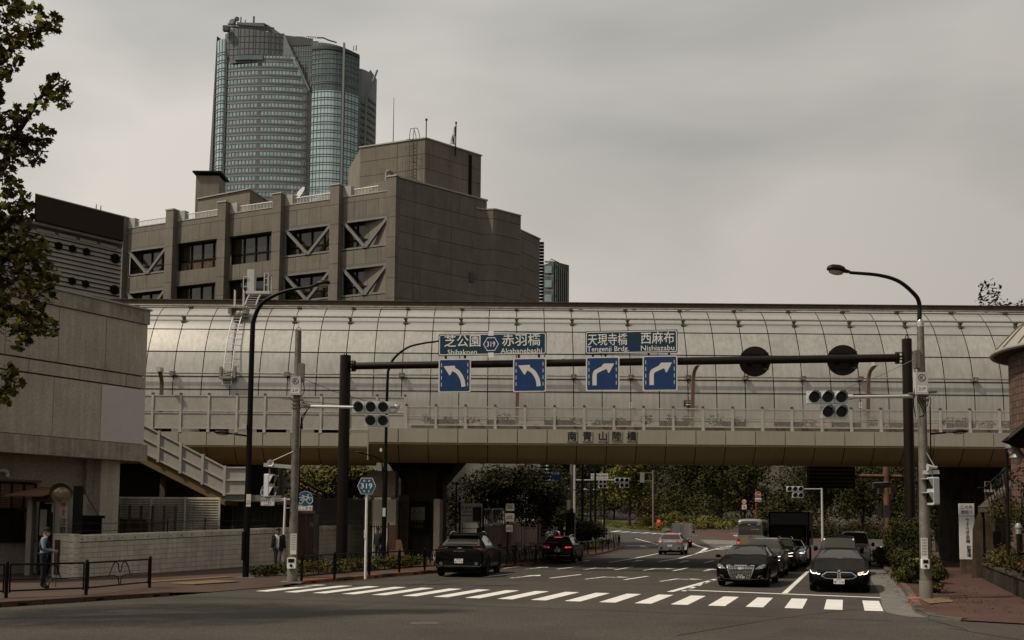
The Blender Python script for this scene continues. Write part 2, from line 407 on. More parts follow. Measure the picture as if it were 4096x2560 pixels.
def np_mesh(name,V,Fq,mat):
 me=bpy.data.meshes.new(name);n=len(Fq)
 me.vertices.add(len(V));me.vertices.foreach_set('co',np.asarray(V,np.float32).ravel())
 me.loops.add(n*4);me.loops.foreach_set('vertex_index',np.asarray(Fq,np.int32).ravel())
 me.polygons.add(n);me.polygons.foreach_set('loop_start',np.arange(0,4*n,4,dtype=np.int32))
 me.update(calc_edges=True);me.materials.append(MATS[mat]);return me
def leaf_quads(C,size,spread=.35,up=.35,Nrm=None):
 n=len(C);s=size*RNG.uniform(1-spread,1+spread,n)[:,None]
 N=RNG.normal(size=(n,3));N[:,2]+=up*2
 if Nrm is not None:N+=Nrm*1.4
 N/=np.linalg.norm(N,axis=1)[:,None]
 A=np.cross(N,RNG.normal(size=(n,3)));A/=np.linalg.norm(A,axis=1)[:,None];B=np.cross(N,A)
 V=np.stack([C-A*s,C-B*s*.55+A*s*.05,C+A*s,C+B*s*.55+A*s*.05],1).reshape(-1,3)
 return V,np.arange(4*n).reshape(n,4)
def clump_points(n,blobs,shell=.55):
 """points spread through overlapping ellipsoids (cx, cy, cz, rx, ry, rz), denser near their surfaces; also the outward direction"""
 w=np.array([b[3]*b[5]*b[4]for b in blobs])**.67;idx=RNG.choice(len(blobs),n,p=w/w.sum());b=np.array(blobs)[idx]
 d=RNG.normal(size=(n,3));d/=np.linalg.norm(d,axis=1)[:,None]
 r=RNG.uniform(shell**3,1,n)**(1/3);r*=RNG.uniform(.85,1.12,n)
 return b[:,:3]+d*b[:,3:]*r[:,None],d
def sub_blobs(cx,cy,cz,rx,ry,rz,n,k=.42,seed=0,low=-.7):
 g=random.Random(seed);o=[]
 for _ in range(n):
  while True:
   d=Vector((g.uniform(-1,1),g.uniform(-1,1),g.uniform(low,1)))
   if .3<d.length<1:break
  s=k*g.uniform(.6,1.25)
  o.append((cx+d.x*rx*.8,cy+d.y*ry*.8,cz+d.z*rz*.8,rx*s,ry*s,rz*s*.85))
 return o
def foliage(name,blobs,n,size,mat,parent=None,kind=None,shell=.55,up=.35):
 C,d=clump_points(n,blobs,shell);V,Q=leaf_quads(C,size,up=up,Nrm=d*.8)
 o=link(name,np_mesh(name,V,Q,mat),parent)
 if kind:o['kind']=kind
 return o
def tree(name,label,base,h,r,n,size,mat,trunk_r=.16,crown_low=.35,nb=14,seed=1,cat='tree',group=None,shape=1.,limbs=5):
 t=thing(name,label,cat,base,group=group);g=random.Random(seed)
 b=Vector(base);cz=h*(1+crown_low)/2;rz=h*(1-crown_low)/2
 mb=MB();pts=[b,b+Vector((g.uniform(-.1,.1)*r,g.uniform(-.1,.1)*r,h*.45)),b+Vector((g.uniform(-.2,.2)*r,g.uniform(-.2,.2)*r,h*.85))]
 mb.tube(smooth_path(pts,4),[trunk_r*lerp(1,.3,i/8)for i in range(9)],8)
 bl=sub_blobs(b.x,b.y,b.z+cz,r,r*.9,rz,nb,.42,seed)
 for q in bl[:limbs]:
  st=b+Vector((0,0,h*g.uniform(.35,.6)));mb.tube(smooth_path([st,(st+Vector(q[:3]))/2+Vector((0,0,-.1*r)),Vector(q[:3])],3),[trunk_r*.45*lerp(1,.3,i/6)for i in range(7)],6)
 mb.build('trunk','bark',t,smooth=True)
 foliage('crown',bl,n,size,mat,t)
 return t
# ------ ground, road, pavements, markings
def gz(y):return 0. if y<80 else((y-80)*.0138 if y<160 else 1.104+(min(y,300)-160)*.04)
def dgz(x,y):
 d=ray(x*1.6933,y*1.6933);Y=15.
 while Y<400:
  p=Vector((0,0,CAMH))+d*(Y/d.y)
  if p.z<=gz(Y):return p
  Y+=.25
 return p
E1=Vector((.3085,.9512,0));E2=Vector((.9512,-.3085,0))
YS=[-30,0,20,40,60,80,95,110,125,140,160,175,190,210,240,270,300]
def sheet(x0,x1,ys,dz):return[[(x,y,gz(y)+dz)for x in(x0,x1)]for y in ys]
MB().grid([[(x,y,gz(y)-.12)for x in(-2500,-60,60,2500)]for y in[-400]+YS+[600,4000]]).build('ground','ground_soil',kind='structure')
MB().grid([[(x,y,gz(y))for x in(-70,-20,20,70,120)]for y in YS]).build('road','asphalt',kind='structure')
def strip_mesh(mb,line,dz,z_at=None):
 for(a,b),(c,d)in zip(line[:-1],line[1:]):
  mb.quad((*b,gz(b[1])+dz),(*d,gz(d[1])+dz),(*c,gz(c[1])+dz),(*a,gz(a[1])+dz))
KL=[(-22,11),(-16.4,19.5),(-12.35,25.84),(-11.09,27.79),(-9.67,30.24),(-9.0,31.8),(-7.6,35.1),(-7.07,36.57),(-5.0,41.4),(-2.89,46.29),(.7,54),(2.7,61),(4.87,69.5),(7.26,80.5),(9.18,89.75),(9.85,94),(10.15,100),(9.6,107),(7.2,114),(2,122),(-8,132),(-30,145)]
KLH=[.12,.12,.12,.12,.10,.02,.02,.10]+[.12]*14
mb=MB()
rows=[]
for(x,y),h in zip(KL,KLH):
 g=gz(y);lx=-60
 rows.append([(x,y,g+h),(x-.45,y+.1,g+max(h,.07)),(x-1.5,y+.25,g+.14),(x-8,y+.6,g+.15),(lx,y+2,g+.15)])
mb.grid(rows).build('pavement','pavement',kind='structure')
KR=[(80,14),(30,19.5),(11.29,23.3),(10.16,24.1),(9.78,25.0),(9.96,26.25),(10.6,28.2),(12.83,34.8),(14.77,41),(18.14,51.75),(24.17,70.5),(27.2,81),(31.5,92),(38,101),(60,108)]
KRH=[.03,.03,.03,.03,.06,.10]+[.13]*9
rows=[]
for(x,y),h in zip(KR,KRH):
 g=gz(y);rows.append([(x,y,g+h),(x+.5,y-.05,g+max(h,.07)),(x+1.6,y-.2,g+.14),(x+70,y-1,g+.15)])
MB().grid([r[::-1]for r in rows]).build('pavement','red_asphalt',kind='structure')
mb=MB();strip_mesh(mb,[((9.35,25.2),(9.78,25.0)),((9.3,26.4),(9.96,26.25)),((9.62,27.6),(10.6,28.2)),((11.95,34.6),(12.83,34.8)),((13.95,41.2),(14.77,41)),((17.5,51.9),(18.14,51.75)),((23.7,70.6),(24.17,70.5))],.006)
mb.build('gutter','gutter_concrete',kind='structure')
def kerb(line,mats,y_max,name='kerb',hts=None,w=.18,step=.95,slots=False):
 k=bpy.data.objects.new(name,None);COL.objects.link(k);k['kind']='structure'
 P=[Vector((*p,0))for p in line];n=0
 for i in range(len(P)-1):
  a,b=P[i],P[i+1];l=(b-a).length;m=max(1,round(l/step));t=(b-a)/l;s=Vector((t.y,-t.x,0))
  for j in range(m):
   p,q=a+t*(l*j/m+.012),a+t*(l*(j+1)/m-.012)
   if max(p.y,q.y)>y_max:continue
   h=lerp(hts[i],hts[i+1],(j+.5)/m)if hts else .13
   if h<.05:continue
   mat=mats(p,q,n)if callable(mats)else mats;n+=1
   u=MB();gp,gq=gz(p.y),gz(q.y);e=.03
   vs=[]
   for c,g in((p,gp),(q,gq)):
    vs+=[c+s*.02+Vector((0,0,g-.03)),c+s*.0+Vector((0,0,g+h-e)),c-s*e+Vector((0,0,g+h+.012)),c-s*w+Vector((0,0,g+h+.012)),c-s*w+Vector((0,0,g-.03))]
   u.add(vs,[(0,1,2,3,4),(9,8,7,6,5)]+[(x,x+5,(x+1)%5+5,(x+1)%5)for x in range(5)])
   o=u.build('kerb_stone',mat,k)
   if slots and j%2==0:
    c=(p+q)/2+s*.018+Vector((0,0,(gp+gq)/2+h*.42));MB().bar(c-t*.12,c+t*.12,.012,.045).build('drain_slot','joint_black',o)
 return k
kerb(KL[:5],'kerb_brown',60,hts=KLH[:5],w=.24,step=1.0,slots=True)
kerb(KL[7:11],lambda p,q,n:'kerb_orange' if n%3!=2 else 'kerb_brown',60,hts=[.12]*4,w=.22,step=1.0,slots=True)
kerb(KL[10:18],lambda p,q,n:'kerb_orange' if n%4!=1 else 'kerb_concrete',120,w=.22,step=1.6)
kerb([(x,y)for x,y in KR[3:13]][::-1],lambda p,q,n:'kerb_orange' if(p.y<31.5 and p.y>29)or n%7==3 and p.y>33 else 'kerb_concrete',90,hts=([.13]*10)[:7]+[.08,.06,.06],w=.2,step=1.2)
def qz(p,dz=.004):return(p[0],p[1],gz(p[1])+dz)
cw=bpy.data.objects.new('crosswalk',None);COL.objects.link(cw);cw['kind']='structure'
A0,A1=Vector((10.3,30.55,0)),Vector((-6.45,36.25,0));n=19
for i in range(n):
 c=A0+(A1-A0)*(i/(n-1));d=(A1-A0).normalized()
 b0,b1=c-d*.225,c+d*.225;f=Vector((-1.16,-3.68,0))
 MB().quad(qz(b1+f),qz(b0+f),qz(b0),qz(b1)).build('painted_stripe','road_paint',cw)
rm=bpy.data.objects.new('road_marking',None);COL.objects.link(rm);rm['kind']='structure'
def line(p,w=.15,name='painted_line',mat='road_paint',dz=.004,parent=None):
 mb=MB()
 for q in band(p,w):
  a,b,c,d=q;k=max(1,int((Vector(a)-Vector(b)).length/4))
  for i in range(k):
   t0,t1=i/k,(i+1)/k
   mb.quad(*[qz(v,dz)for v in(Vector(a).lerp(Vector(b),t0),Vector(a).lerp(Vector(b),t1),Vector(d).lerp(Vector(c),t1),Vector(d).lerp(Vector(c),t0))])
 return mb.build(name,mat,parent or rm)
def arrow_mark(p,q,turn=0,mat='road_paint'):
 p,q=Vector(p),Vector(q);t=(q-p);l=t.length;t/=l;s=Vector((-t.y,t.x))
 mb=MB();P=lambda a,b:qz(p+t*(a*l)+s*b)
 for a0,a1 in((0,.12),(.17,.29),(.34,.72)):mb.quad(P(a0,-.075),P(a1,-.075),P(a1,.075),P(a0,.075))
 if turn:
  mb.quad(P(.60,-.075),P(.68,-.075),P(.74,-.075-turn*.5),P(.66,-.075-turn*.5))
  mb.add([P(.60,-.45*turn),P(.84,-.45*turn),P(.76,-1.05*turn)],[(0,1,2)])
 else:mb.add([P(.70,.34),P(.70,-.34),P(1,0)],[(0,2,1)])
 mb.build('painted_arrow',mat,rm)
for p,q in[((1.55,42.0),(2.95,45.2)),((4.38,41.2),(5.68,44.2)),((2.15,50.4),(3.54,54.2)),((4.89,50.2),(6.22,54.1)),((7.52,49.5),(8.88,53.4)),((10.98,60.6),(12.3,64.6)),((-1.1,42.5),(.1,45.5)),((-.4,50.8),(.9,54.6)),((3.6,59.8),(4.7,63.5))]:line([p,q])
for p,q,tn in[((.0,41.8),(1.25,44.6),0),((2.9,41.4),(4.2,44.2),1),((5.65,40.2),(6.95,43.0),1),((.7,50.2),(1.85,53.2),0),((3.4,50.0),(4.5,53.2),1),((6.2,49.8),(7.4,53.2),1),((9.0,49.6),(9.9,52.2),0),((7.0,61.2),(7.9,64.6),0),((9.6,60.6),(10.6,64.2),0),((3.7,69.5),(4.3,72.5),0)]:arrow_mark(p,q,tn)
line([(5.56,60.25),(7.6,66.9),(11.05,80)],.16)
line([(8.56,62),(10.82,68.5),(14.16,81),(15.65,86.75)],.17)
line([(15.65,86.75),(16.9,92),(17.16,97),(17.7,103),(18.1,106.5)],.34)
line([(14.16,81),(18.93,94.75),(22.5,104),(24.5,110)],.17)
line([(5.06,33.9),(7.95,41.75),(10.9,50.5),(13,57)],.22)
for k in range(8):
 a=Vector((5.55,34.3)).lerp(Vector((9.6,47)),k/8);b=Vector((5.55,34.3)).lerp(Vector((9.6,47)),(k+.5)/8);line([a,b],.15)
line([(5.65,34.95),(11.35,31.72)],.30)
line([(8.62,33.6),(14.0,50.2)],.17)
line([(14.6,52.5),(19.5,68)],.15)
line([(10.52,97.2),(13.9,100)],.3)
arrow_mark((12.0,93.5),(11.8,97.0),0)
for k in range(7):
 a=Vector((14.06,101.5)).lerp(Vector((14.3,123)),k/7);b=Vector((14.06,101.5)).lerp(Vector((14.3,123)),(k+.55)/7);line([a,b],.3)
line([(19.8,158),(22.2,142),(24.5,139)],.3)
for k in range(11):
 t=k/10;a=Vector((17.3,90.0)).lerp(Vector((21.2,119)),t);b=Vector((17.8,88.9)).lerp(Vector((28.5,112)),t)
 line([a,b],.42,'painted_stripe')
for k in range(8):
 a=Vector((26.2,143.5)).lerp(Vector((33.5,132)),k/7);line([a,a+Vector((3.0,4.5))],.8,'painted_stripe')
for k in range(6):
 a=Vector((15.2,160)).lerp(Vector((20.8,146)),k/5);line([a,a+Vector((1.6,3.6))],.75,'painted_stripe')
line([(25,140),(33,126)],.3);line([(28,166),(36,150)],.35)
for k in range(5):a=Vector((28.0,100)).lerp(Vector((34,97)),k/4);line([a,a+Vector((1.2,4))],.45,'painted_stripe')
mb=MB();strip_mesh(mb,[((24.2,142),(25.5,170)),((25.5,119),(33,160)),((30,108),(40,132))],.003);mb.build('bus_lane','bus_lane_red',kind='structure')
mb=MB();strip_mesh(mb,[((15.2,56),(16.6,55.5)),((20.5,76),(22.4,75)),((25,92),(27.2,90))],.003);mb.build('bus_lane','bus_lane_red',kind='structure')
mb=MB()
for p,q,w in(((-6,22),(1.5,47),1.3),((4.2,20),(10.5,33),.9),((5.8,44),(9.6,56),1.1)):
 for k in band([p,q],w):mb.quad(*[qz(v,.002)for v in k])
mb.build('road_patch','asphalt_patch',kind='structure')
mb=MB()
for p in([(-30,27.6),(-11,30.2),(8.6,24.0)],[(3.2,20.5),(6.2,24.5),(8.9,27.4)],[(-4,33.5),(-1,42.3),(9,39.3)],[(9.4,22),(9.6,24.6)],[(10.0,18),(9.2,22.5)]):
 for q in band(smooth_path([Vector((*v,0)).to_2d()for v in p],5),.035):mb.quad(*[qz(v,.003)for v in q])
mb.build('road_crack','joint_black',kind='structure')
mh=gr(1700,2493);t=MB();t.lathe([(0,.006),(.31,.006),(.31,.002)],24,(mh.x,mh.y,0));o=t.build('manhole_cover','kerb_concrete',label='round iron manhole cover set in the asphalt near the photo bottom',cat='manhole cover')
t=MB();t.lathe([(.33,.003),(.44,.003),(.44,.001)],24,(mh.x,mh.y,0));t.build('collar','asphalt_patch',o)
for pts,z in(([(11.25,29.45),(12.35,30.2),(11.75,28.3),(10.8,27.5)],.15),([(-9.9,33.2),(-8.9,35.2),(-9.9,35.7),(-10.9,33.7)],.16),([(-11.6,34.0),(-9.9,38),(-10.3,38.2),(-12,34.2)],.163)):
 tp=bpy.data.objects.new('tactile_paving',None);COL.objects.link(tp);tp['kind']='structure'
 a,b,c,d=[Vector(p)for p in pts];nu=4;nv=max(3,int((b-a).length/.45))
 for i in range(nv):
  for j in range(nu if z==.15 else 2):
   m=nu if z==.15 else 2
   Q=lambda u,v:a.lerp(b,v).lerp(d.lerp(c,v),u)
   q=[Q((j+.03)/m,(i+.03)/nv),Q((j+.97)/m,(i+.03)/nv),Q((j+.97)/m,(i+.97)/nv),Q((j+.03)/m,(i+.97)/nv)]
   MB().poly([tuple(v)for v in q],z-.004,z+.006).build('tile','tactile',tp)
p=[dgr(x,y,.15)for x,y in((2295,1420),(2400,1408),(2419,1418),(2330,1425))]
def patch(name,pts,mat,h,kind='structure'):
 P=[(p[0],p[1])for p in pts];mb=MB();n=len(P)
 mb.add([(x,y,gz(y)+h)for x,y in P],[tuple(range(n))]);
 mb.add([(x,y,gz(y)+h)for x,y in P]+[(x,y,gz(y)-.05)for x,y in P],[(i,(i+1)%n,n+(i+1)%n,n+i)for i in range(n)])
 return mb.build(name,mat,kind=kind)
isl=[(16.3,171),(20.2,160.5),(22.6,157.5),(24.6,163),(25.8,176),(22,192),(14,215),(9,222),(6,215),(10.5,196)]
patch('traffic_island',isl,'grass',.16)
kerb(isl[9:10]+isl[0:4],'kerb_concrete',230,step=2.4,w=.3)
# ------ the covered overpass
op=thing('covered_overpass','long overpass with a curved pale panelled shelter spanning the whole street','overpass',(5,57,0))
PROF=[(55,6.72),(55,8.2),(55.04,9.03),(55.14,9.72),(55.5,11.1),(56.2,12.42),(56.85,13.2),(57.8,13.9),(58.8,14.15),(60.5,14.2),(62.5,13.9),(64.2,12.8),(65.3,11),(65.7,8.6),(65.7,6.72)]
sp=smooth_path([Vector((0,y,z))for y,z in PROF],4)
SX0,SP=22.7-31*1.5,1.5;NS=38
mb=MB();mb.grid([[(SX0,p.y+.05,p.z-.03 if p.y>57 else p.z)for p in sp],[(SX0+NS*SP,p.y+.05,p.z-.03 if p.y>57 else p.z)for p in sp]])
mb.build('joint_backing','joint_black',op)
ROWS=[(4,8),(8,12),(12,16),(16,20),(20,28),(28,32)]
for ri,(a,b)in enumerate(ROWS):
 if a==4:a=3
 pts=[p.copy()for p in sp[a:b+1]]
 d0,d1=(pts[1]-pts[0]).normalized(),(pts[-1]-pts[-2]).normalized();g=.022
 if ri==0:pts[0]=Vector((0,55,8.2));pts=[Vector((0,55,8.2)),pts[-1]]if False else sp[4:9];d0=d1=Vector((0,0,1))
 pts=[q.copy()for q in pts];pts[0]+=d0*g;pts[-1]-=d1*g
 sag=.0
 mb=MB();P=[[(x,p.y,p.z)for p in pts]for x in(.022,SP-.022)];mb.grid(P)
 me=mb.mesh('shelter_panel','tube_panel' if ri<4 else 'tube_panel_top',smooth=70)
 for k in range(NS):
  o=link('shelter_panel',me,op);o.location.x=SX0+k*SP
for i in(8,12,16,20,28):
 p=sp[i];MB().tube([(SX0,p.y-.004,p.z),(SX0+NS*SP,p.y-.004,p.z)],.026,5).build('joint_strip','joint_black',op)
mb=MB()
for k in range(NS):mb.box(SX0+k*SP+.02,SX0+(k+1)*SP-.02,54.97,55.1,7.55,8.17)
mb.build('shelter_wall','tube_panel',op)
mbw,mbd=MB(),MB()
for k in range(NS):
 x=SX0+k*SP
 if k%2:mbd.box(x+.1,x+SP-.1,55.02,55.1,6.9,8.02)
 else:mbw.box(x+.03,x+SP-.03,54.98,55.06,6.72,7.52)
mbw.build('shelter_wall','perforated',op,kind='stuff');mbd.build('vent_opening','bronze_frame',op,kind='stuff')
mb=MB();XE=dat(870,1050,51).x;mb.box(XE,SX0+NS*SP,52.2,66,6.45,6.70);mb.box(SX0,XE,54.3,66,6.45,6.70);mb.build('deck','walk_slab',op)
FP=1.44;FX0=(2048-4233)/4233
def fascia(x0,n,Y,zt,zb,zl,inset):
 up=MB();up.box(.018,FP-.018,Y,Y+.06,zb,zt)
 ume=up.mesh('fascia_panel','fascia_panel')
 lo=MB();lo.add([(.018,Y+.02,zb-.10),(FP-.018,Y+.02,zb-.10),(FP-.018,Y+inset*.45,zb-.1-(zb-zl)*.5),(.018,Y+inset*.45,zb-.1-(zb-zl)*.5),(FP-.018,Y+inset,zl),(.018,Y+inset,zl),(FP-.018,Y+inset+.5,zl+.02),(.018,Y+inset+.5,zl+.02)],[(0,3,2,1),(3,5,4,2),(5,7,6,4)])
 lme=lo.mesh('fascia_panel','fascia_lower',smooth=60)  # olive tone, with the shade of the inward slope put into the colour
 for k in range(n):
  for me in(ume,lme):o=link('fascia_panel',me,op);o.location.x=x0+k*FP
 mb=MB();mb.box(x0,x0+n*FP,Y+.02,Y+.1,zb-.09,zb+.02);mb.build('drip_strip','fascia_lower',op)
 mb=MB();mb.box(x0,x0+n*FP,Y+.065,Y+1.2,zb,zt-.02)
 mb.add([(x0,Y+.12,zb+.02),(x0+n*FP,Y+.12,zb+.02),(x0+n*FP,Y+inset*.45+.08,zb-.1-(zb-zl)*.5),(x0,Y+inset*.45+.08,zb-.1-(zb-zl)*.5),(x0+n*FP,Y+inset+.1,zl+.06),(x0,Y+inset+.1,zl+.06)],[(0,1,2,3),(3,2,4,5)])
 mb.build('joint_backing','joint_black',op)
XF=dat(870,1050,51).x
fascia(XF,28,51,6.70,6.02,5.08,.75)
fascia(XF-.06-15*FP,15,54,6.70,6.02,5.08,.75)
mb=MB();mb.box(XF-.05,XF,51.03,54.3,5.15,6.68);mb.build('end_cap','fascia_panel',op)
mb=MB();mb.box(XF,40,51.06,52.25,6.4,6.69);mb.build('walkway_slab','walk_slab',op)
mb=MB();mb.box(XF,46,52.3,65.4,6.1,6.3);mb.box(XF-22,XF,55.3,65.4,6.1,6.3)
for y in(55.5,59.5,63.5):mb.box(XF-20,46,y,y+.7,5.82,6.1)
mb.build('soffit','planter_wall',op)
mb=MB();mb.box(XF-22,46,65.3,65.6,5.85,6.8);mb.build('rear_fascia','fascia_panel',op)
def ypos(y,Y):return CAMH+(1239-y)*Y/2500
mb=MB();X0,X1=SX0,SX0+NS*SP
mb.tube([(X0,56.55,13.22),(X1,56.55,13.22)],.055,8);mb.build('rail_pipe','pipe_steel',op,smooth=True)
mb=MB();mb.tube([(X0,57.7,14.02),(X1,57.7,14.02)],.05,8);mb.build('rail_pipe','pipe_steel',op,smooth=True)
mb=MB();mb.tube([(X0,54.9,9.86),(X1,54.9,9.86)],.045,8);mb.build('rail_pipe','pipe_steel',op,smooth=True)
mb=MB();mb.box(X0,X1,58.45,58.75,14.50,14.53);mb.box(X0,X1,58.57,58.63,14.28,14.50);mb.box(X0,X1,58.45,58.75,14.25,14.28)
mb.build('trolley_beam','rust_steel',op)
b1=MB();b1.box(-.10,.10,56.44,56.62,13.10,13.16);b1.box(-.05,.05,56.5,56.75,12.92,13.12);b1.box(-.12,.12,56.45,56.62,12.86,12.93);m1=b1.mesh('pipe_bracket','rust_steel')
b2=MB();b2.box(-.11,.11,57.62,57.8,13.9,13.97);b2.box(-.05,.05,57.66,57.85,13.72,13.9);m2=b2.mesh('pipe_bracket','rust_steel')
b3=MB();b3.box(-.14,.14,54.83,55.1,9.76,9.81);b3.box(-.14,.14,54.83,55.1,9.91,9.96);b3.box(-.05,.05,54.84,55.1,9.76,9.96);m3=b3.mesh('pipe_bracket','pipe_steel')
b4=MB();b4.box(-.12,.12,58.42,58.78,14.16,14.25);b4.box(-.22,.22,58.42,58.78,14.22,14.25);m4=b4.mesh('pipe_bracket','rust_steel')
for k in range(1,NS):
 x=SX0+k*SP
 if k%2==0:
  for m in(m1,m2):o=link('pipe_bracket',m,op);o.location.x=x
  o=link('pipe_bracket',m4,op);o.location.x=x+.6
 if k%2==0:o=link('pipe_bracket',m3,op);o.location.x=x
lad=MB();xl=dat(547,830,55.5).x
path=[Vector((0,p.y-.28,p.z+.05))for p in sp[9:29]]
for s in(-.22,.22):lad.tube([(xl+s,p.y,p.z)for p in path],.035,6)
path2=path;acc=0
for a,b in zip(path[:-1],path[1:]):
 m=max(1,round((b-a).length/.3))
 for j in range(m):q=a.lerp(b,j/m);lad.tube([(xl-.22,q.y,q.z),(xl+.22,q.y,q.z)],.018,5)
ladder=thing('access_ladder','white metal ladder running up the curved shelter, with its small platform','ladder',(xl,55,9))
lad.build('ladder','white_paint',ladder)
mb=MB();q=path[-3];mb.box(xl-.5,xl+.5,q.y-.75,q.y+.1,q.z-.02,q.z+.06);mb.box(xl-.48,xl-.3,q.y-.7,q.y+.1,q.z-.3,q.z);mb.box(xl+.3,xl+.48,q.y-.7,q.y+.1,q.z-.3,q.z);mb.build('platform','pipe_steel',ladder)
mb=MB()
for s in(-.24,.24):
 mb.tube([(xl+s,q.y-.35,q.z-.6),(xl+s,q.y-.35,q.z+1.05),(xl+s,q.y-.18,q.z+1.05),(xl+s,q.y-.18,q.z-.2)],.028,6)
mb.build('handhold','white_paint',ladder)
mb=MB();mb.box(xl-.38,xl+.3,54.6,54.9,9.55,9.68);mb.box(xl-.42,xl-.3,54.75,55.05,9.6,10.2);mb.box(xl+.3,xl+.42,54.75,55.05,9.6,10.2);mb.build('foot_bracket','pipe_steel',ladder)
xc=dat(612,690,58.5).x
cg=thing('service_gantry','grey service platform with cabinet and handrails on top of the shelter','platform',(xc,58.5,14))
mb=MB();mb.box(xc-.62,xc-.22,58.2,58.7,14.95,16.2);mb.build('cabinet','light_grey_metal',cg)
mb=MB();mb.box(xc-.62,xc+.72,58.0,59,14.78,14.93);mb.build('platform','light_grey_metal',cg)
mb=MB()
for x in(xc+.38,xc+.62):
 mb.tube([(x,58.1,14.9),(x,58.1,15.95),(x,58.8,15.95),(x,58.8,14.9)],.03,6)
for z in(15.3,15.65,15.95):mb.tube([(xc+.38,58.1,z),(xc+.62,58.1,z)],.025,5)
for z in(15.2,15.75):mb.tube([(xc-.8,58.15,z),(xc-.6,58.15,z)],.03,5)
mb.tube([(xc-.8,58.15,14.95),(xc-.8,58.15,15.75)],.03,5)
mb.build('handrail','light_grey_metal',cg,kind='stuff')
mb=MB()
for s in(-.38,.22):
 mb.tube(smooth_path([(xc+s-.15,57.6,14.05),(xc+s-.1,57.9,14.5),(xc+s,58.1,14.8)],4),.04,6)
for k in range(5):mb.tube([(xc-.5+k*.02,57.65+k*.1,14.1+k*.15),(xc+.15+k*.015,57.65+k*.1,14.1+k*.15)],.02,5)
mb.build('step','light_grey_metal',cg)
# ------ fences on the overpass
MESH=MB()
wv,hv=FP-.10,.86;sx,szz=.095,.062
nx,nz_=int(wv/sx),int(hv/szz)
for i in range(-nz_,nx+1):
 for sgn in(1,-1):
  x0=i*sx if sgn>0 else wv-i*sx;z0=0;x1=x0+sgn*nz_*sx;z1=hv
  def clip(xa,za,xb,zb):
   t0,t1=0,1;dx=xb-xa
   for lo,hi in((0,wv),):
    ta,tb=(lo-xa)/dx,(hi-xa)/dx;ta,tb=min(ta,tb),max(ta,tb);t0,t1=max(t0,ta),min(t1,tb)
   return(t0,t1)
  t0,t1=clip(x0,z0,x1,z1)
  if t1-t0>.03:MESH.bar((x0+(x1-x0)*t0,0,z1*t0),(x0+(x1-x0)*t1,0,z1*t1),.011,.014,up=(0,1,0))
mesh_me=MESH.mesh('mesh_panel','fence_metal')
def walk_fence(name,label,x0,n,Y,zb,zt,solid):
 f=thing(name,label,'fence',(x0,Y,zb))
 pm_=MB();pm_.box(-.055,.055,-.05,.05,-.18,zt-zb);pm_.box(-.075,.075,-.07,-.05,-.18,.05);pme=pm_.mesh('post','fence_metal')
 cm=MB();cm.box(-.06,.06,-.06,.06,zt-zb,zt-zb+.09);cme=cm.mesh('cap','rust_steel')
 for k in range(n+1):
  o=link('post',pme,f,False);o.location=(k*FP,0,0)
  c=link('cap',cme,o,False)
 if solid:
  h=zt-zb
  for r0,r1 in((.02,h*.46),(h*.52,h-.06)):
   mb=MB();mb.box(.07,FP-.07,-.01,.015,r0,r1);me=mb.mesh('perforated_panel','perforated')
   for k in range(n):o=link('perforated_panel',me,f,False);o.location=(k*FP,0,0)
   for z in(r0,r1):
    me=MB().box(.06,FP-.06,-.035,.03,z-.02,z+.025).mesh('rail','fence_metal')
    for k in range(n):o=link('rail',me,f,False);o.location=(k*FP,0,0)
 else:
  mb=MB()
  for z in(.0,zt-zb-.06):mb.box(.06,FP-.06,-.03,.03,z,z+.05)
  mb.box(.06,FP-.06,-.02,.02,.44,.475)
  me=mb.mesh('rail','fence_metal')
  for k in range(n):
   o=link('rail',me,f,False);o.location=(k*FP,0,0)
   o=link('mesh_panel',mesh_me,f,False);o.location=(k*FP+.05,0,.04)
 return f
walk_fence('mesh_fence','pale expanded metal mesh fence along the open walkway of the overpass',XF+.36+FP,25,51.12,6.86,7.80,False)
walk_fence('panel_fence','pale perforated panel fence on the overpass left of the traffic signal',XF+FP-15*FP,15,54.05,6.86,8.62,True)
pl=thing('planter_box','long planter box with dark shrubs and orange flowers behind the mesh fence','planter',(8,52,6.7))
mb=MB();mb.box(XF+2,38,51.75,52.15,6.69,6.95);mb.build('trough','concrete_panel',pl)
blo=[(XF+3+i*1.15+random.uniform(-.4,.4),51.95,7.1+random.uniform(0,.28),random.uniform(.25,.6),.18,random.uniform(.15,.34))for i in range(30)if random.random()<.7]
foliage('foliage',blo,2600,.06,'leaf_dark',pl,'stuff')
blo=[(XF+2.6+i*.62+random.uniform(-.3,.3),51.7,6.99,random.uniform(.1,.32),.1,.05)for i in range(58)if random.random()<.65]
pm('flower_orange',(.42,.13,.03),.7,var=.3,scale=9)
foliage('flowers',blo,1500,.035,'flower_orange',pl,'stuff')
name_x=[1351,1387,1424,1457,1492]
for(ch,x),w in zip(zip('南青山陸橋',name_x),('leftmost plate, first character','second plate from the left, character','middle plate, three stroke mountain character','fourth plate from the left, character','rightmost plate, last character')):
 p=dat(x,1030,50.97);t=thing('name_plate',w+' of the overpass name on its edge','name plate',p,group='characters of the overpass name')
 MB(Matrix.Translation(p)).box(-.25,.25,0,.02,-.26,.26).build('plate','fascia_panel',t)
 m=MB(Matrix.Translation(p))
 for k,(dx,dz)in enumerate(((0,0),(.013,.008),(-.013,-.008),(.011,-.011))):m.text(ch,dx,dz,.47,-.006-.001*k)
 m.build('lettering','letter_black',t)
p=dat(1628,953,54.9);t=thing('direction_sign','small dark green sign with white arrow beside the curved walkway lamp','sign',p)
T=Matrix.Translation(p)
MB(T).box(-.28,.28,-.02,.02,-.16,.16).build('plate','green_sheet',t)
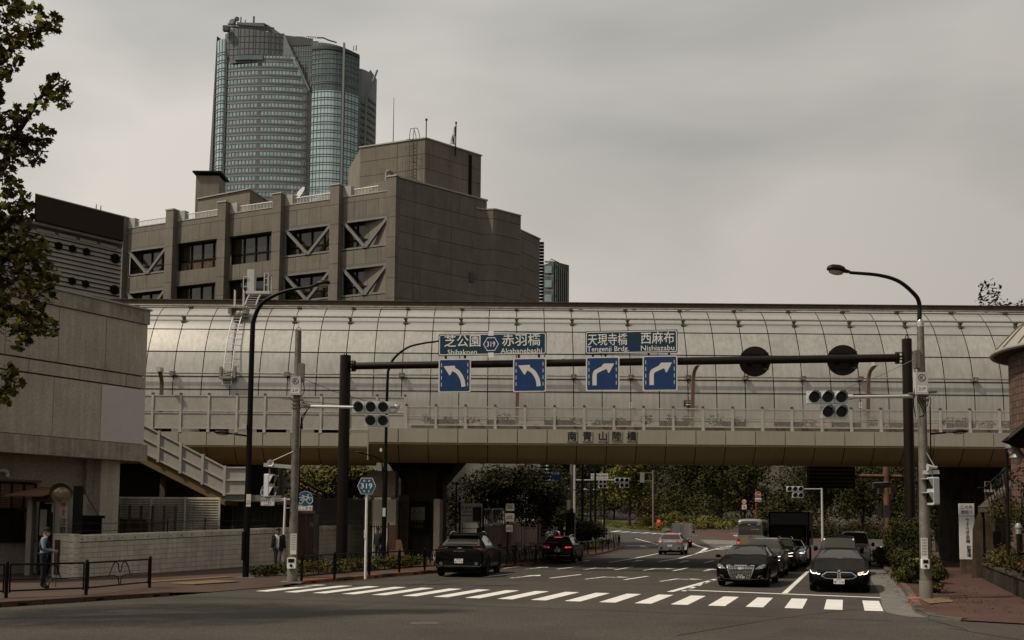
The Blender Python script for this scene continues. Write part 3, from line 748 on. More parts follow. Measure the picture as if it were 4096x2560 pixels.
m=MB(T);m.flat([(-.2,-.06),(-.1,0),(-.1,-.04),(.2,-.04),(.2,-.08),(-.1,-.08),(-.1,-.12)],-.024);m.text('六本木方面',0,.07,.1,-.024,fit=.46);m.build('lettering','sign_white',t)
for x,lb in((945,'small white and red warning sticker right of the left traffic signal'),(1490,'small white and red warning sticker beside the overpass name'),(2033,'small white and red warning sticker right of the right traffic signal')):
 p=dat(x,957,51.0);t=thing('warning_sticker',lb,'sticker',p,group='warning stickers on the mesh fence')
 MB(Matrix.Translation(p)).box(-.07,.07,0,.02,-.13,.13).build('plate','sign_white',t)
 MB(Matrix.Translation(p)).text('飛\n降\n注',0,0,.07,-.004,bold=.03).build('lettering','sign_red',t)
for x,y0,lb in((383,880,'brown curved walkway lamp at the far left beside the concrete building'),(1226,866,'brown curved walkway lamp partly behind the second lane arrow sign'),(1641,866,'brown curved walkway lamp left of the round sign backs'),(2056,866,'brown curved walkway lamp right of the round sign backs')):
 Y=54.3;top=dat(x+2,y0,Y);bx=dat(x-5,1000,Y).x
 t=thing('walkway_lamp',lb,'lamp',(bx,Y,6.7),group='curved walkway lamps')
 pts=smooth_path([(bx,Y,6.7),(bx+.01,Y,8.2),(bx+.05,Y-.1,top.z-.5),(top.x+.0,Y-.5,top.z-.02)],5)
 mb=MB()
 for a,b in zip(pts[:-1],pts[1:]):mb.bar(a,b+(b-a)*.05,.17,.12,up=(0,1,0))
 mb.build('pole','brown_lamp',t)
 MB().bc((top.x+.02,Y-.55,top.z+.06),(.22,.5,.22)).build('lamp_head','light_grey_metal',t)
t=thing('abutment','dark abutment below the left end of the overpass under the stair','abutment',(-24,60,0));MB().box(-36,-14.6,57.5,66,0,6.42).build('wall','bronze_frame',t);MB().box(-36,-14.5,57.3,66,5.9,6.05).build('ledge','planter_wall',t)  # near-black wall colour stands in for the unlit void under the stair
def pier(x,y,w,d,h,label):
 t=thing('bridge_pier',label,'pier',(x,y,0))
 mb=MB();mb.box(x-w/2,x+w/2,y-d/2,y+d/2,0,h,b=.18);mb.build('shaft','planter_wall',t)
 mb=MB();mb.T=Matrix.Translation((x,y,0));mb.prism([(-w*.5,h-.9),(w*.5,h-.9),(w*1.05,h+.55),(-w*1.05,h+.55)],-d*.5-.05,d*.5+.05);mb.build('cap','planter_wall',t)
 return t
xp=dat(990,1200,57.5).x
pier(xp,62,2.2,4.4,5.3,'dark wide concrete pier under the overpass behind the black sport utility vehicle')
pier(dat(2290,1150,62).x,63,1.8,3.2,5.3,'shaded concrete pier under the overpass at the right side')
# ------ sign gantry
GL,GR=dat(815,900,48),dat(2143,860,44.3)
gdir=Vector((GR.x-GL.x,GR.y-GL.y,0)).normalized();GZ=9.42
gan=thing('sign_gantry','tall dark brown steel sign gantry of two posts and one round beam','gantry',(GL.x,GL.y,0))
mb=MB();mb.cyl((GL.x,GL.y,.1),(GL.x,GL.y,9.75),.26,.25,14);mb.build('post','dark_brown_steel',gan,smooth=True)
mb=MB();mb.cyl((GR.x,GR.y,.1),(GR.x,GR.y,10.05),.215,.205,14);mb.build('post','dark_brown_steel',gan,smooth=True)
ZL,ZR=dat(815,865,GL.y).z,dat(2120,845,GR.y).z
B0,B1=Vector((GL.x,GL.y,ZL))+gdir*.4,Vector((GR.x,GR.y,ZR))-gdir*.45
mb=MB();mb.cyl(B0,B1,.165,.175,14);mb.build('beam','dark_brown_steel',gan,smooth=True)
for c,s,z in((GL,1,ZL),(GR,-1,ZR)):
 q=Vector((c.x,c.y,z));mb=MB();mb.cyl(q+gdir*s*.34,q+gdir*s*.39,.26,.26,14);mb.cyl(q+gdir*s*.42,q+gdir*s*.47,.26,.26,14)
 for k in range(4):mb.bar(q+gdir*s*.1+Vector((0,0,.22-.147*k)),q+gdir*s*.36+Vector((0,0,.22-.147*k)),.03,.05)
 mb.build('flange','dark_brown_steel',gan)
 mb=MB();zt=9.75 if s>0 else 10.05
 mb.tube([(c.x-.05,c.y,zt),(c.x-.06,c.y,zt+.1),(c.x,c.y,zt+.16),(c.x+.06,c.y,zt+.1),(c.x+.05,c.y,zt)],.02,6);mb.build('lifting_eye','dark_brown_steel',gan)
 mb=MB();mb.cyl((c.x,c.y,.10),(c.x,c.y,.28),.36,.33,14);mb.build('base_collar','dark_brown_steel',gan)
def gpt(x,y,off=-.28):
 d=ray(x*1.6933,y*1.6933);n=Vector((-gdir.y,gdir.x,0));o=Vector((0,0,CAMH));p=Vector((GL.x,GL.y,0))+n*off
 return o+d*((p-o).dot(n)/d.dot(n))
def sign_frame(x,y,off=-.28):return frame(gpt(x,y,off),gdir)
def border(mb,w,h,b,r,inset=.03,y=-.012):
 P=[Vector(q)for q in rrect(-w/2+inset,w/2-inset,-h/2+inset,h/2-inset,r,4)]
 for q in band(P,b,True):mb.flat(q,y)
def hang(t,T,xs,z0,z1,y=.02):
 for x in xs:
  mb=MB(T);mb.box(x-.045,x+.045,y,y+.10,z0,z1);mb.build('hanger','dark_brown_steel',t)
def green_sign(x0,x1,y0,y1,label,items,route=None,blue=None,hx=()):
 c=gpt((x0+x1)/2,(y0+y1)/2);w=(gpt(x1,(y0+y1)/2)-gpt(x0,(y0+y1)/2)).length;h=gpt((x0+x1)/2,y0).z-gpt((x0+x1)/2,y1).z
 T=frame(c,gdir);roll=(ZR-ZL)/(B1-B0).length;T=T@Matrix.Rotation(-roll,4,'Y')
 t=thing('direction_sign',label,'sign',c,group='long direction signs on the gantry');k=w/2
 MB(T).prism(rrect(-w/2,w/2,-h/2,h/2,.06),-.008,.04).build('panel','sign_green',t)
 mb=MB(T);border(mb,w,h,.035,.06,.05);mb.build('border','sign_white',t)
 X=lambda px:(px-(x0+x1)/2)/(x1-x0)*w;Z=lambda py:((y0+y1)/2-py)/(y1-y0)*h
 if blue:mb=MB(T);mb.flat([(X(blue[0]),Z(blue[2])),(X(blue[1]),Z(blue[2])),(X(blue[1]),Z(blue[3])),(X(blue[0]),Z(blue[3]))],-.011);mb.build('blue_patch','sign_navy',t)
 mb=MB(T)
 for s,px,py,size,fit in items:mb.text(s,X(px),Z(py),size,-.016,bold=.006,fit=fit/(x1-x0)*w)
 mb.build('lettering','sign_white',t)
 if route:
  px,py=route;mb=MB(T);r=.30;z=Z(py)
  hx_=[(X(px)+r*1.12*math.cos(rad(60*i)),z+r*math.sin(rad(60*i))*1.1)for i in range(6)]
  for q in band([Vector(v)for v in hx_],.035,True):mb.flat(q,-.018)
  mb.box(X(px)-.12,X(px)+.12,-.018,-.014,z+.38,z+.60);mb.box(X(px)-.12,X(px)+.12,-.018,-.014,z-.60,z-.38)
  mb.text('319',X(px),z,.34,-.019,bold=.01,fit=.38);mb.build('route_shield','sign_white',t)
 hang(t,T,[X(v)for v in hx],-h/2-.25,-h/2+.3)
green_sign(1035,1290,787,839,'long dark green sign reading Shibakoen and Akabanebashi with shield 319',[('芝公園',1092,804,.58,86),('Shibakoen',1092,830.5,.33,70),('赤羽橋',1231,804,.58,90),('Akabanebashi',1231,829.5,.33,97)],(1160,813),(1143,1177,789,838),(1052,1098,1225,1272))
green_sign(1382,1600,780.5,835,'long dark green sign reading Tengenji Brdg. and Nishiazabu',[('天現寺橋',1435,801,.56,94),('Tengenji Brdg.',1436,825,.33,99),('西麻布',1553,799,.56,78),('Nishiazabu',1553,823,.33,78)],None,(1384,1500,814,833),(1400,1430,1532,1580))
def arrow_sign(x0,x1,y0,y1,label,right):
 c=gpt((x0+x1)/2,(y0+y1)/2,-.30);w=(gpt(x1,880,-.3)-gpt(x0,880,-.3)).length;h=w*1.03
 T=frame(c,gdir);t=thing('lane_sign',label,'sign',c,group='square blue lane arrow signs');s=1 if right else-1
 MB(T).prism(rrect(-w/2,w/2,-h/2,h/2,.06),-.008,.04).build('panel','sign_grey_white',t)
 MB(T).prism(rrect(-w/2+.055,w/2-.055,-h/2+.055,h/2-.055,.05),-.016,-.004).build('face','sign_blue',t)
 k=w/1.5;m=MB(T)
 for sx_ in(-1,1):
  for i in range(4):z=h/2-.28-i*.30*k;m.box(sx_*(w/2-.135)-.014,sx_*(w/2-.135)+.014,-.021,-.017,z-.085*k,z+.085*k)
 m.build('dashes','sign_grey_white',t)
 if right:shaft=[(-.36,-.52),(-.36,-.12),(-.34,.02),(-.26,.12),(.12,.30)];head=[(.02,.42),(.06,.46),(.52,.46),(.30,.04),(.25,.03),(.21,.17),(-.04,.36)]
 else:shaft=[(.42,-.52),(.38,-.25),(.28,-.02),(.12,.18),(-.14,.32)];head=[(.02,.40),(.02,.34),(-.08,.25),(-.20,.02),(-.25,.02),(-.52,.43),(0,.45)]
 m=MB(T)
 for q in band([Vector((a*k,b*k))for a,b in(smooth_path([Vector((a,b,0))for a,b in shaft],4)and[(v.x,v.y)for v in smooth_path([Vector((a,b,0))for a,b in shaft],4)])],.19*k):m.flat(q,-.020)
 m.flat([(a*k,b*k)for a,b in head],-.022)
 m.build('arrow','sign_grey_white',t);hang(t,T,(-w*.3,w*.3),-.05,h/2+.02,.05)
for a in((1036,1112,848,926,'blue lane sign with left arrow under Shibakoen',False),(1212,1290,846,925,'blue lane sign with left arrow under Akabanebashi',False),(1384,1463,843,923,'blue lane sign with right arrow under Tengenji Brdg.',True),(1518,1600,841,922,'blue lane sign with right arrow under Nishiazabu',True)):arrow_sign(*a)
for cx,cy,lb in((1783,854,'left of two dark round sign backs on the gantry beam'),(1991,851,'right dark round sign back near the right gantry post')):
 c=gpt(cx,cy,.30);T=frame(c,gdir);t=thing('round_sign',lb,'sign',c,group='dark round sign backs')
 MB(T).disc((0,0),.665,-.02,.02,36).build('plate','dark_brown_steel',t)
 for z in(-.35,.35):MB(T).box(-.58,.58,-.06,-.02,z-.035,z+.035).build('rib','dark_brown_steel',t)
 for x in(-.3,.3):MB(T).box(x-.04,x+.04,-.10,-.06,-.45,.45).build('clamp','dark_brown_steel',t)
 MB(T).box(.38,.52,-.066,-.061,-.37,-.31).build('label_plate','tactile',t)
for x,lb in((1331,'small dark camera pod on the gantry beam between the two long signs'),):
 p=gpt(x,852,0);MB().ball(p,.09,8,6).build('beam_camera','black_steel',label=lb,cat='camera')
# ------ vehicle signals
def signal_head(name,label,c,u,unit,lens_r,group,side_box=False,hood=True):
 T=frame(c,u);t=thing(name,label,'traffic light',c,group=group)
 for r,cols in((0,(-1,0,1)),(1,(0,1))):
  for k in cols:
   x,z=k*unit,-r*unit*1.10
   bx=MB(T);bx.prism(rrect(x-unit*.485,x+unit*.485,z-unit*.49,z+unit*.49,unit*.05,2),0,.16);b=bx.build('housing','signal_grey',t)
   l=MB(T);l.disc((x,z),lens_r,-.012,.0,20);l.build('lens','lens_dark',b)
   v=MB(T);n=14
   for q in range(n):
    a0,a1=rad(-15+210*q/n),rad(-15+210*(q+1)/n);R_=lens_r*1.1
    dp=lambda a:-.06-.20*max(0,math.sin(a+.0))
    P=lambda a,y,rr:(x+rr*math.cos(a),y,z+rr*math.sin(a))
    v.quad(P(a0,0,R_),P(a1,0,R_),P(a1,dp(a1),R_),P(a0,dp(a0),R_));v.quad(P(a1,0,R_-.012),P(a0,0,R_-.012),P(a0,dp(a0),R_-.012),P(a1,dp(a1),R_-.012))
   v.ring((x,z),lens_r,lens_r*1.1,-.01,20);v.build('visor','signal_grey',b)
 return t,T
PL=dgr(690,1376,.13);PLx=PL.x;PLY=PL.y;ptop=dat(705,782,PLY)
pole=thing('signal_pole','mottled grey utility pole with control boxes and cables beside the walking man','pole',(PL.x,PL.y,.13))
mb=MB();mb.cyl((PL.x,PL.y,.12),(ptop.x,PLY,ptop.z),.155,.105,14);mb.build('shaft','galvanised',pole,smooth=True)
mb=MB();mb.lathe([(.175,.0),(.175,.52),(.165,.54)],14,(PL.x,PL.y,.12));mb.build('sleeve','concrete_beam',pole,smooth=True)
mb=MB();mb.box(PL.x-.36,PL.x+.36,PLY-.3,PLY+.3,.12,.165);mb.build('footing','gutter_concrete',pole)
mb=MB();mb.tube([(ptop.x-.08,PLY,ptop.z),(ptop.x-.06,PLY,ptop.z+.1),(ptop.x,PLY,ptop.z+.15),(ptop.x+.06,PLY,ptop.z+.1),(ptop.x+.08,PLY,ptop.z)],.012,5);mb.cyl((ptop.x,PLY,ptop.z),(ptop.x,PLY,ptop.z+.4),.008,.004,5);mb.build('top_eye','galvanised',pole)
def control_box(pole,x,y,Y,txt=True):
 c=dat(x,y,Y-.26);T=Matrix.Translation(c)
 b=MB(T).box(-.17,.17,0,.2,-.31,.31).build('control_box','light_grey_metal',pole)
 m=MB(T);m.text('21P',0,-.16,.13,-.005,bold=.012);m.text('K',0,.15,.14,-.005,bold=.02);m.ring((0,.15),.085,.105,-.005,18);m.build('lettering','letter_black',b)
 MB(T).prism(rrect(-.13,.13,-.26,-.07,.02),-.003,0).build('sticker','sign_white',b)
control_box(pole,698,911,PLY)
mb=MB();c=dat(712,882,PLY);mb.bc((c.x+.02,PLY-.12,c.z),(.2,.2,.62));mb.build('junction_box','galvanised',pole)
mb=MB();a=dat(712,960,PLY);b=dat(838,962,PLY-.4)
mb.tube([a,b],[.06,.045],10);mb.build('arm','light_grey_metal',pole,smooth=True)
mb=MB();q=dat(700,955,PLY)
for dz in(-.12,0,.14):mb.lathe([(.155,dz-.03),(.155,dz+.03)],12,q)
mb.bar((q.x-.5,PLY-.05,q.z+.20),(q.x+.25,PLY-.1,q.z+.13),.06);mb.build('clamp','galvanised',pole)
mb=MB();s=dat(711,893,PLY);mb.tube([s,dat(790,925,PLY-.2),dat(868,948,PLY-.4)],.008,4);mb.tube([dat(715,948,PLY),dat(840,958,PLY-.4)],.008,4);mb.build('stay_wire','black_steel',pole)
mb=MB()
for k in range(3):
 mb.tube(smooth_path([dat(712+k*2,950,PLY-.15),dat(724+k*4,968-k*4,PLY-.2),dat(718-k*3,985,PLY-.2),dat(713,1000+k*4,PLY-.18),dat(709+k*3,1012,PLY-.18),dat(713,985,PLY-.2)],5),.012,5)
mb.tube(smooth_path([dat(714,893,PLY-.15),dat(719,920,PLY-.2),dat(712,936,PLY-.2),dat(698,930,PLY-.2)],5),.014,5)
mb.tube([dat(711,1000,PLY-.16),dat(707,1140,PLY-.16),dat(704,1190,PLY-.16)],.02,6);mb.build('cable','black_steel',pole)
t,T=signal_head('traffic_signal','grey five lens traffic signal left, hung before the dark gantry post',dat(876,962,PLY-.4),(1,.02),29.3*PLY/2500*.985,.155,'five lens traffic signals facing the camera')
mb=MB();c=dat(928,961,PLY-.4);mb.bc((c.x,c.y+.08,c.z),(.26,.2,.36));mb.build('side_box','signal_grey',t)
mb=MB();mb.T=Matrix.Translation((c.x-.02,c.y-.1,c.z-.02));mb.cyl((-.06,0,0),(.12,0,0),.05,.05,8);mb.build('sensor','galvanised',t)
mb=MB();mb.T=Matrix.Translation((c.x+.12,c.y+.05,c.z));mb.ball((0,0,0),.11,10,6);mb.build('dome','light_grey_metal',t,smooth=True)
mb=MB();a=dat(703,1104,PLY);b=dat(623,1098,PLY-.15);mb.bar(a,b,.10,.12);mb.build('pedestrian_arm','light_grey_metal',pole)
mb=MB();mb.tube([dat(702,1062,PLY-.1),dat(645,1088,PLY-.15)],.012,5);mb.build('stay_wire','light_grey_metal',pole)
def ped_signal(label,c,yaw):
 t=thing('pedestrian_signal',label,'traffic light',c,group='pedestrian signals');T=Matrix.Translation(c)@Matrix.Rotation(yaw,4,'Z')@Matrix.Scale(.80,4)
 MB(T).prism(rrect(-.2,.2,-.48,.48,.05,3),-.12,.12).build('housing','signal_grey',t)
 for z in(-.24,.24):
  MB(T).box(-.15,.15,-.13,-.115,z-.16,z+.16).build('lens','lens_dark',t)
  m=MB(T);m.box(-.18,.18,-.34,-.12,z+.17,z+.19);m.add([(-.18,-.12,z-.16),(-.18,-.12,z+.18),(-.18,-.34,z+.18)],[(0,1,2)]);m.add([(.18,-.12,z-.16),(.18,-.12,z+.18),(.18,-.34,z+.18)],[(0,2,1)]);m.build('visor','signal_grey',t)
 MB(T).cyl((0,0,.48),(0,0,.70),.03,.03,6).build('hanger','galvanised',t)
ped_signal('pale two lens pedestrian signal hanging beside the utility pole, left',dat(636,1147,PLY-.15),rad(62))
c=dat(640,1094,PLY-.25);t=thing('loudspeaker','small white horn loudspeaker on the left pedestrian signal arm','loudspeaker',c)
mb=MB(Matrix.Translation(c));mb.lathe([(.03,.15),(.05,.02),(.11,-.1),(.105,-.1),(.03,0)],12,axis='y');mb.build('horn','white_paint',t,smooth=True)
mb=MB(Matrix.Translation(dat(693,1285,PLY-.19)));mb.box(-.1,.1,0,.02,-.34,.34);nb=mb.build('notice','sign_grey_white',pole)
mb=MB(Matrix.Translation(dat(693,1285,PLY-.19)))
for i in range(7):mb.text('歩行者用押',0,.28-.075*i,.055,-.004,fit=.15)
mb.build('lettering','letter_black',nb)
mb=MB(Matrix.Translation(dat(689,1330,PLY-.2)));mb.prism(rrect(-.14,.14,-.18,.18,.04),-.08,.05);pb=mb.build('push_button','white_paint',pole)
mb=MB(Matrix.Translation(dat(689,1330,PLY-.2)));mb.box(-.1,.1,-.09,-.08,.02,.14);mb.disc((0,-.08),.05,-.1,-.08,10);mb.build('button','black_steel',pb)
# ------ right pole with lamp, signal, boxes
PR=dgr(2188,1415,.13);RY=PR.y;rt=dat(2174,768,RY)
rp=thing('lamp_pole','tall mottled grey pole with curved dark lamp arm at the right corner','pole',(PR.x,PR.y,.13))
mb=MB();mb.cyl((PR.x,RY,.12),(rt.x,RY,rt.z),.16,.095,14);mb.build('shaft','galvanised',rp,smooth=True)
mb=MB();mb.lathe([(.18,0),(.175,.5),(.165,.52)],14,(PR.x,RY,.12));mb.build('sleeve','concrete_beam',rp,smooth=True)
mb=MB();mb.box(PR.x-.5,PR.x+.42,RY-.3,RY+.3,.13,.168);mb.build('footing','gutter_concrete',rp)
mb=MB();mb.lathe([(.10,-.05),(.10,.1),(.05,.18),(.04,.2)],12,rt);mb.build('cap','chrome',rp,smooth=True)
pts=smooth_path([dat(2172,758,RY),dat(2171,715,RY),dat(2157,692,RY-.1),dat(2122,664,RY-.2),dat(2075,650,RY-.3),dat(2008,644,RY-.5)],6)
mb=MB();mb.tube(pts,[lerp(.065,.045,i/30)for i in range(len(pts))],10);mb.build('lamp_arm','dark_brown_steel',rp,smooth=True)
def lamp_head(par,a,b,w=.2,h=.14,mat='dark_brown_steel',glass=True):
 """teardrop luminaire from its neck a to its tip b"""
 a,b=Vector(a),Vector(b);d=b-a;l=d.length;d.normalize();s=d.cross(Vector((0,0,1))).normalized();u=s.cross(d)
 prof=[(0,.22),(.12,.4),(.28,.5),(.36,.85),(.55,1.0),(.8,.9),(.95,.55),(1,.1)];n=12;vs=[];fs=[]
 for q,r in prof:
  for k in range(n):
   A=2*math.pi*k/n;z=math.sin(A);z=z*(1.0 if z>0 else .45);vs.append(a+d*(l*q)+s*(w*r*math.cos(A))+u*(h*r*z))
 for i in range(len(prof)-1):
  for k in range(n):j=(k+1)%n;fs.append((i*n+k,i*n+j,(i+1)*n+j,(i+1)*n+k))
 fs+=[tuple(range(n))[::-1],tuple(range((len(prof)-1)*n,len(prof)*n))]
 hd=MB().add(vs,fs).build('lamp_head',mat,par,smooth=60)
 g=MB();g.ball((0,0,0),1,12,6);c=a+d*(l*.62)-u*h*.4
 g.v=[tuple(c+d*(v[0]*l*.3)+s*(v[1]*w*.8)+u*(v[2]*h*.45))for v in g.v];g.build('diffuser','lamp_glass',hd,smooth=True)
lamp_head(rp,dat(2010,644,RY-.5),dat(1954,634,RY-.7),.17,.16)
control_box(rp,2178,905,RY)
mb=MB();c=dat(2170,850,RY);mb.bc((c.x-.08,RY-.05,c.z),(.14,.22,.5));mb.build('junction_box','galvanised',rp)
mb=MB();a=dat(2160,936,RY);b=dat(2004,938,RY-.3);mb.tube([a,b],[.055,.045],10);mb.cyl(b+Vector((-.04,0,0)),b+Vector((.12,0,0)),.075,.075,10);mb.build('arm','light_grey_metal',rp,smooth=True)
mb=MB();q=dat(2180,935,RY)
for dz in(-.12,0,.14):mb.lathe([(.16,dz-.03),(.16,dz+.03)],12,q)
mb.bar((q.x-.42,RY-.05,q.z+.05),(q.x+.35,RY-.1,q.z+.10),.06);mb.build('clamp','galvanised',rp)
mb=MB();mb.tube([dat(2168,845,RY),dat(2080,887,RY-.1),dat(1975,925,RY-.3)],.008,4);mb.tube([dat(2165,930,RY),dat(2003,936,RY-.3)],.008,4);mb.build('stay_wire','galvanised',rp)
mb=MB()
for k in range(3):mb.tube(smooth_path([dat(2178-k*6,940,RY-.18),dat(2188-k*3,960+k*8,RY-.2),dat(2180-k*4,985,RY-.2)],5),.013,5)
mb.tube(smooth_path([dat(2167,880,RY-.1),dat(2163,905,RY-.15),dat(2158,950,RY-.15),dat(2163,985,RY-.15)],5),.014,5)
mb.tube(smooth_path([dat(2190,960,RY-.1),dat(2195,940,RY-.1),dat(2199,945,RY-.1),dat(2196,965,RY-.1)],5),.012,5)
mb.tube([dat(2197,960,RY-.05),dat(2199,1100,RY-.05)],.02,5);mb.build('cable','black_steel',rp)
signal_head('traffic_signal','grey five lens traffic signal right, on the arm of the lamp pole',dat(1955,938,RY-.3),(1,-.05),31.4*RY/2500,.150,'five lens traffic signals facing the camera')
a=dat(2198,1025,RY);b=dat(2235,1022,RY-.2);mb=MB();mb.bar(a,b,.05);mb.build('lower_lamp_arm','black_steel',rp)
lamp_head(rp,b,dat(2286,1019,RY-.3),.12,.08,'black_steel')
mb=MB();a=dat(2180,1116,RY-.12);b=dat(2218,1115,RY-.2);mb.bar(a,b,.10,.11);mb.build('pedestrian_arm','light_grey_metal',rp)
mb=MB();mb.tube([dat(2188,1068,RY-.1),dat(2213,1112,RY-.2)],.012,5);mb.build('stay_wire','light_grey_metal',rp)
ped_signal('pale two lens pedestrian signal on the right lamp pole',dat(2203,1160,RY-.2),rad(-70))
c=dat(2201,1104,RY-.25);t=thing('loudspeaker','small grey horn loudspeaker on the right pedestrian signal arm','loudspeaker',c)
mb=MB(Matrix.Translation(c));mb.lathe([(.1,-.12),(.105,-.12),(.05,.02),(.03,.15)],12,axis='x');mb.build('horn','light_grey_metal',t,smooth=True)
mb=MB(Matrix.Translation(dat(2184,1297,RY-.2)));mb.box(-.09,.09,0,.02,-.31,.31);nb=mb.build('notice','sign_grey_white',rp)
mb=MB(Matrix.Translation(dat(2184,1297,RY-.2)))
for i in range(6):mb.text('歩行者用押',0,.25-.08*i,.05,-.004,fit=.13)
mb.build('lettering','letter_black',nb)
mb=MB(Matrix.Translation(dat(2185,1332,RY-.22)));mb.prism(rrect(-.1,.1,-.14,.14,.03),-.06,.05);pb=mb.build('push_button','white_paint',rp)
mb=MB(Matrix.Translation(dat(2185,1332,RY-.22)));mb.box(-.07,.07,-.07,-.06,.02,.11);mb.disc((0,-.06),.035,-.08,-.06,10);mb.build('button','black_steel',pb)
# ------ black street lamps on the left
LB=dgr(580,1365,.14);LY=LB.y
lp=thing('street_lamp','tall black street lamp with curved arm rising before the pale wall','street lamp',(LB.x,LY,.14),group='curved arm street lamps')
pts=smooth_path([dat(580,1365,LY),dat(588,1080,LY),dat(596,800,LY),dat(601,752,LY),dat(618,718,LY-.1),dat(650,697,LY-.2),dat(690,684,LY-.3),dat(735,678,LY-.4)],6)
mb=MB();n=len(pts);mb.tube(pts,[.115 if i<5 else lerp(.105,.055,min(1,(i-5)/30))for i in range(n)],12);mb.build('pole','black_steel',lp,smooth=True)
lamp_head(lp,dat(733,678,LY-.4),dat(780,667,LY-.5),.2,.15)
mb=MB();mb.box(LB.x-.35,LB.x+.35,LY-.25,LY+.25,.13,.165);mb.build('footing','gutter_concrete',lp)
mb=MB();c=dat(575,1290,LY-.08);mb.bc((c.x,c.y,c.z),(.1,.16,1.0));mb.build('access_door','black_steel',lp)
mb=MB();a,b=dat(586,1030,LY),dat(556,1026,LY-.1);mb.bar(a,b,.06);mb.build('lower_arm','black_steel',lp)
lamp_head(lp,b,dat(505,1021,LY-.2),.13,.09,'black_steel')
mb=MB(Matrix.Translation(dat(587,1182,LY-.14)));mb.box(-.08,.08,0,.02,-.22,.22);nb=mb.build('number_plate','sign_grey_white',lp)
mb=MB(Matrix.Translation(dat(587,1182,LY-.14)));mb.text('SG\n0433',0,-.07,.085,-.004);mb.build('lettering','letter_black',nb)
c=dat(578,1008,LY-.1);mb=MB();mb.bc(c,(.14,.1,.16));mb.build('sensor','light_grey_metal',lp)
L2=dgr(906,1336,.14);Y2=L2.y
lp2=thing('street_lamp','slender black street lamp standing behind the hexagonal route sign','street lamp',(L2.x,Y2,.14),group='curved arm street lamps')
pts=smooth_path([dat(905,1336,Y2),dat(910,1120,Y2),dat(915,910,Y2),dat(920,868,Y2),dat(935,842,Y2-.1),dat(965,820,Y2-.2),dat(1000,811,Y2-.3),dat(1030,807,Y2-.3)],6)
mb=MB();n=len(pts);mb.tube(pts,[.12 if i<7 else lerp(.075,.045,min(1,(i-7)/30))for i in range(n)],10);mb.build('pole','black_steel',lp2,smooth=True)
lamp_head(lp2,dat(1026,807.5,Y2-.3),dat(1085,800,Y2-.5),.2,.15)
mb=MB();q=smooth_path([dat(904,1135,Y2),dat(903,1100,Y2-.05),dat(897,1084,Y2-.1),dat(882,1077,Y2-.15),dat(868,1074,Y2-.15)],5);mb.tube(q,.035,8);mb.build('lower_arm','black_steel',lp2,smooth=True)
lamp_head(lp2,dat(869,1074,Y2-.15),dat(838,1068,Y2-.2),.13,.09,'black_steel')
mb=MB(Matrix.Translation(dat(907,1210,Y2-.13)));mb.box(-.07,.07,0,.02,-.2,.2);mb.build('number_plate','sign_grey_white',lp2)
c=dat(900,1063,Y2-.1);mb=MB();mb.bc(c,(.1,.1,.16));mb.build('sensor','white_paint',lp2)
# ------ roadside signs
RB=dgr(863,1366,.13);SY=RB.y
rs=thing('route_sign','blue hexagonal route sign 319 on a slim white pole','sign',(RB.x,SY,.13))
c=dat(866,1148,SY-.08);T=Matrix.Translation(c)
mb=MB();mb.cyl((RB.x,SY,.1),(c.x,SY,c.z-.1),.05,.05,10);mb.build('pole','white_paint',rs,smooth=True)
hexp=lambda k:[(k*.62*math.cos(rad(60*i)),k*.52*math.sin(rad(60*i)))for i in range(6)]
hexp2=lambda k:[(k*.335,0),(k*.20,k*.295),(-k*.20,k*.295),(-k*.335,0),(-k*.20,-k*.295),(k*.20,-k*.295)]
MB(T).prism(hexp2(1.0),0,.03).build('plate','sign_white',rs);MB(T).prism(hexp2(.94),-.004,.0).build('face','sign_teal',rs)
m=MB(T);m.text('319',0,0,.27,-.009,bold=.012,fit=.42);m.text('都　道',0,.185,.085,-.009,bold=.004);m.text('東　京',0,-.19,.085,-.009,bold=.004);m.build('lettering','sign_white',rs)
mb=MB(Matrix.Translation(dat(863,1262,SY-.06)));mb.box(-.05,.05,0,.01,-.15,.15);mb.build('sticker','sign_grey_white',rs)
def bike(mb,s,y):
 for x in(-.5,.5):
  mb.ring((x*s,-.18*s),.30*s,.36*s,y,18)
 for a,b in(((-.5,-.18),(-.22,.25)),((-.22,.25),(.02,-.18)),((-.5,-.18),(.02,-.18)),((-.22,.25),(.34,.25)),((.34,.25),(.02,-.18)),((.28,.42),(.5,-.18)),((.20,.42),(.40,.44)),((-.25,.25),(-.28,.36)),((-.38,.36),(-.18,.36))):
  for q in band([Vector(a)*s,Vector(b)*s],.06*s):mb.flat(q,y)
BP=dgr(667,1348,.14);BY=BP.y
bs=thing('cycle_sign','two round blue bicycle signs with white notices on a white T shaped pole','sign',(BP.x,BY,.14))
tp=dat(674,1175,BY)
mb=MB();mb.cyl((BP.x,BY,.1),(tp.x,BY,tp.z),.055,.045,10);mb.build('pole','white_paint',bs,smooth=True)
mb=MB();mb.bar(dat(628,1176,BY),dat(728,1182,BY),.03,.05);mb.bar(dat(722,1198,BY),dat(674,1200,BY),.025);mb.bar(dat(674,1182,BY),dat(636,1186,BY),.025);mb.build('arm','white_paint',bs)
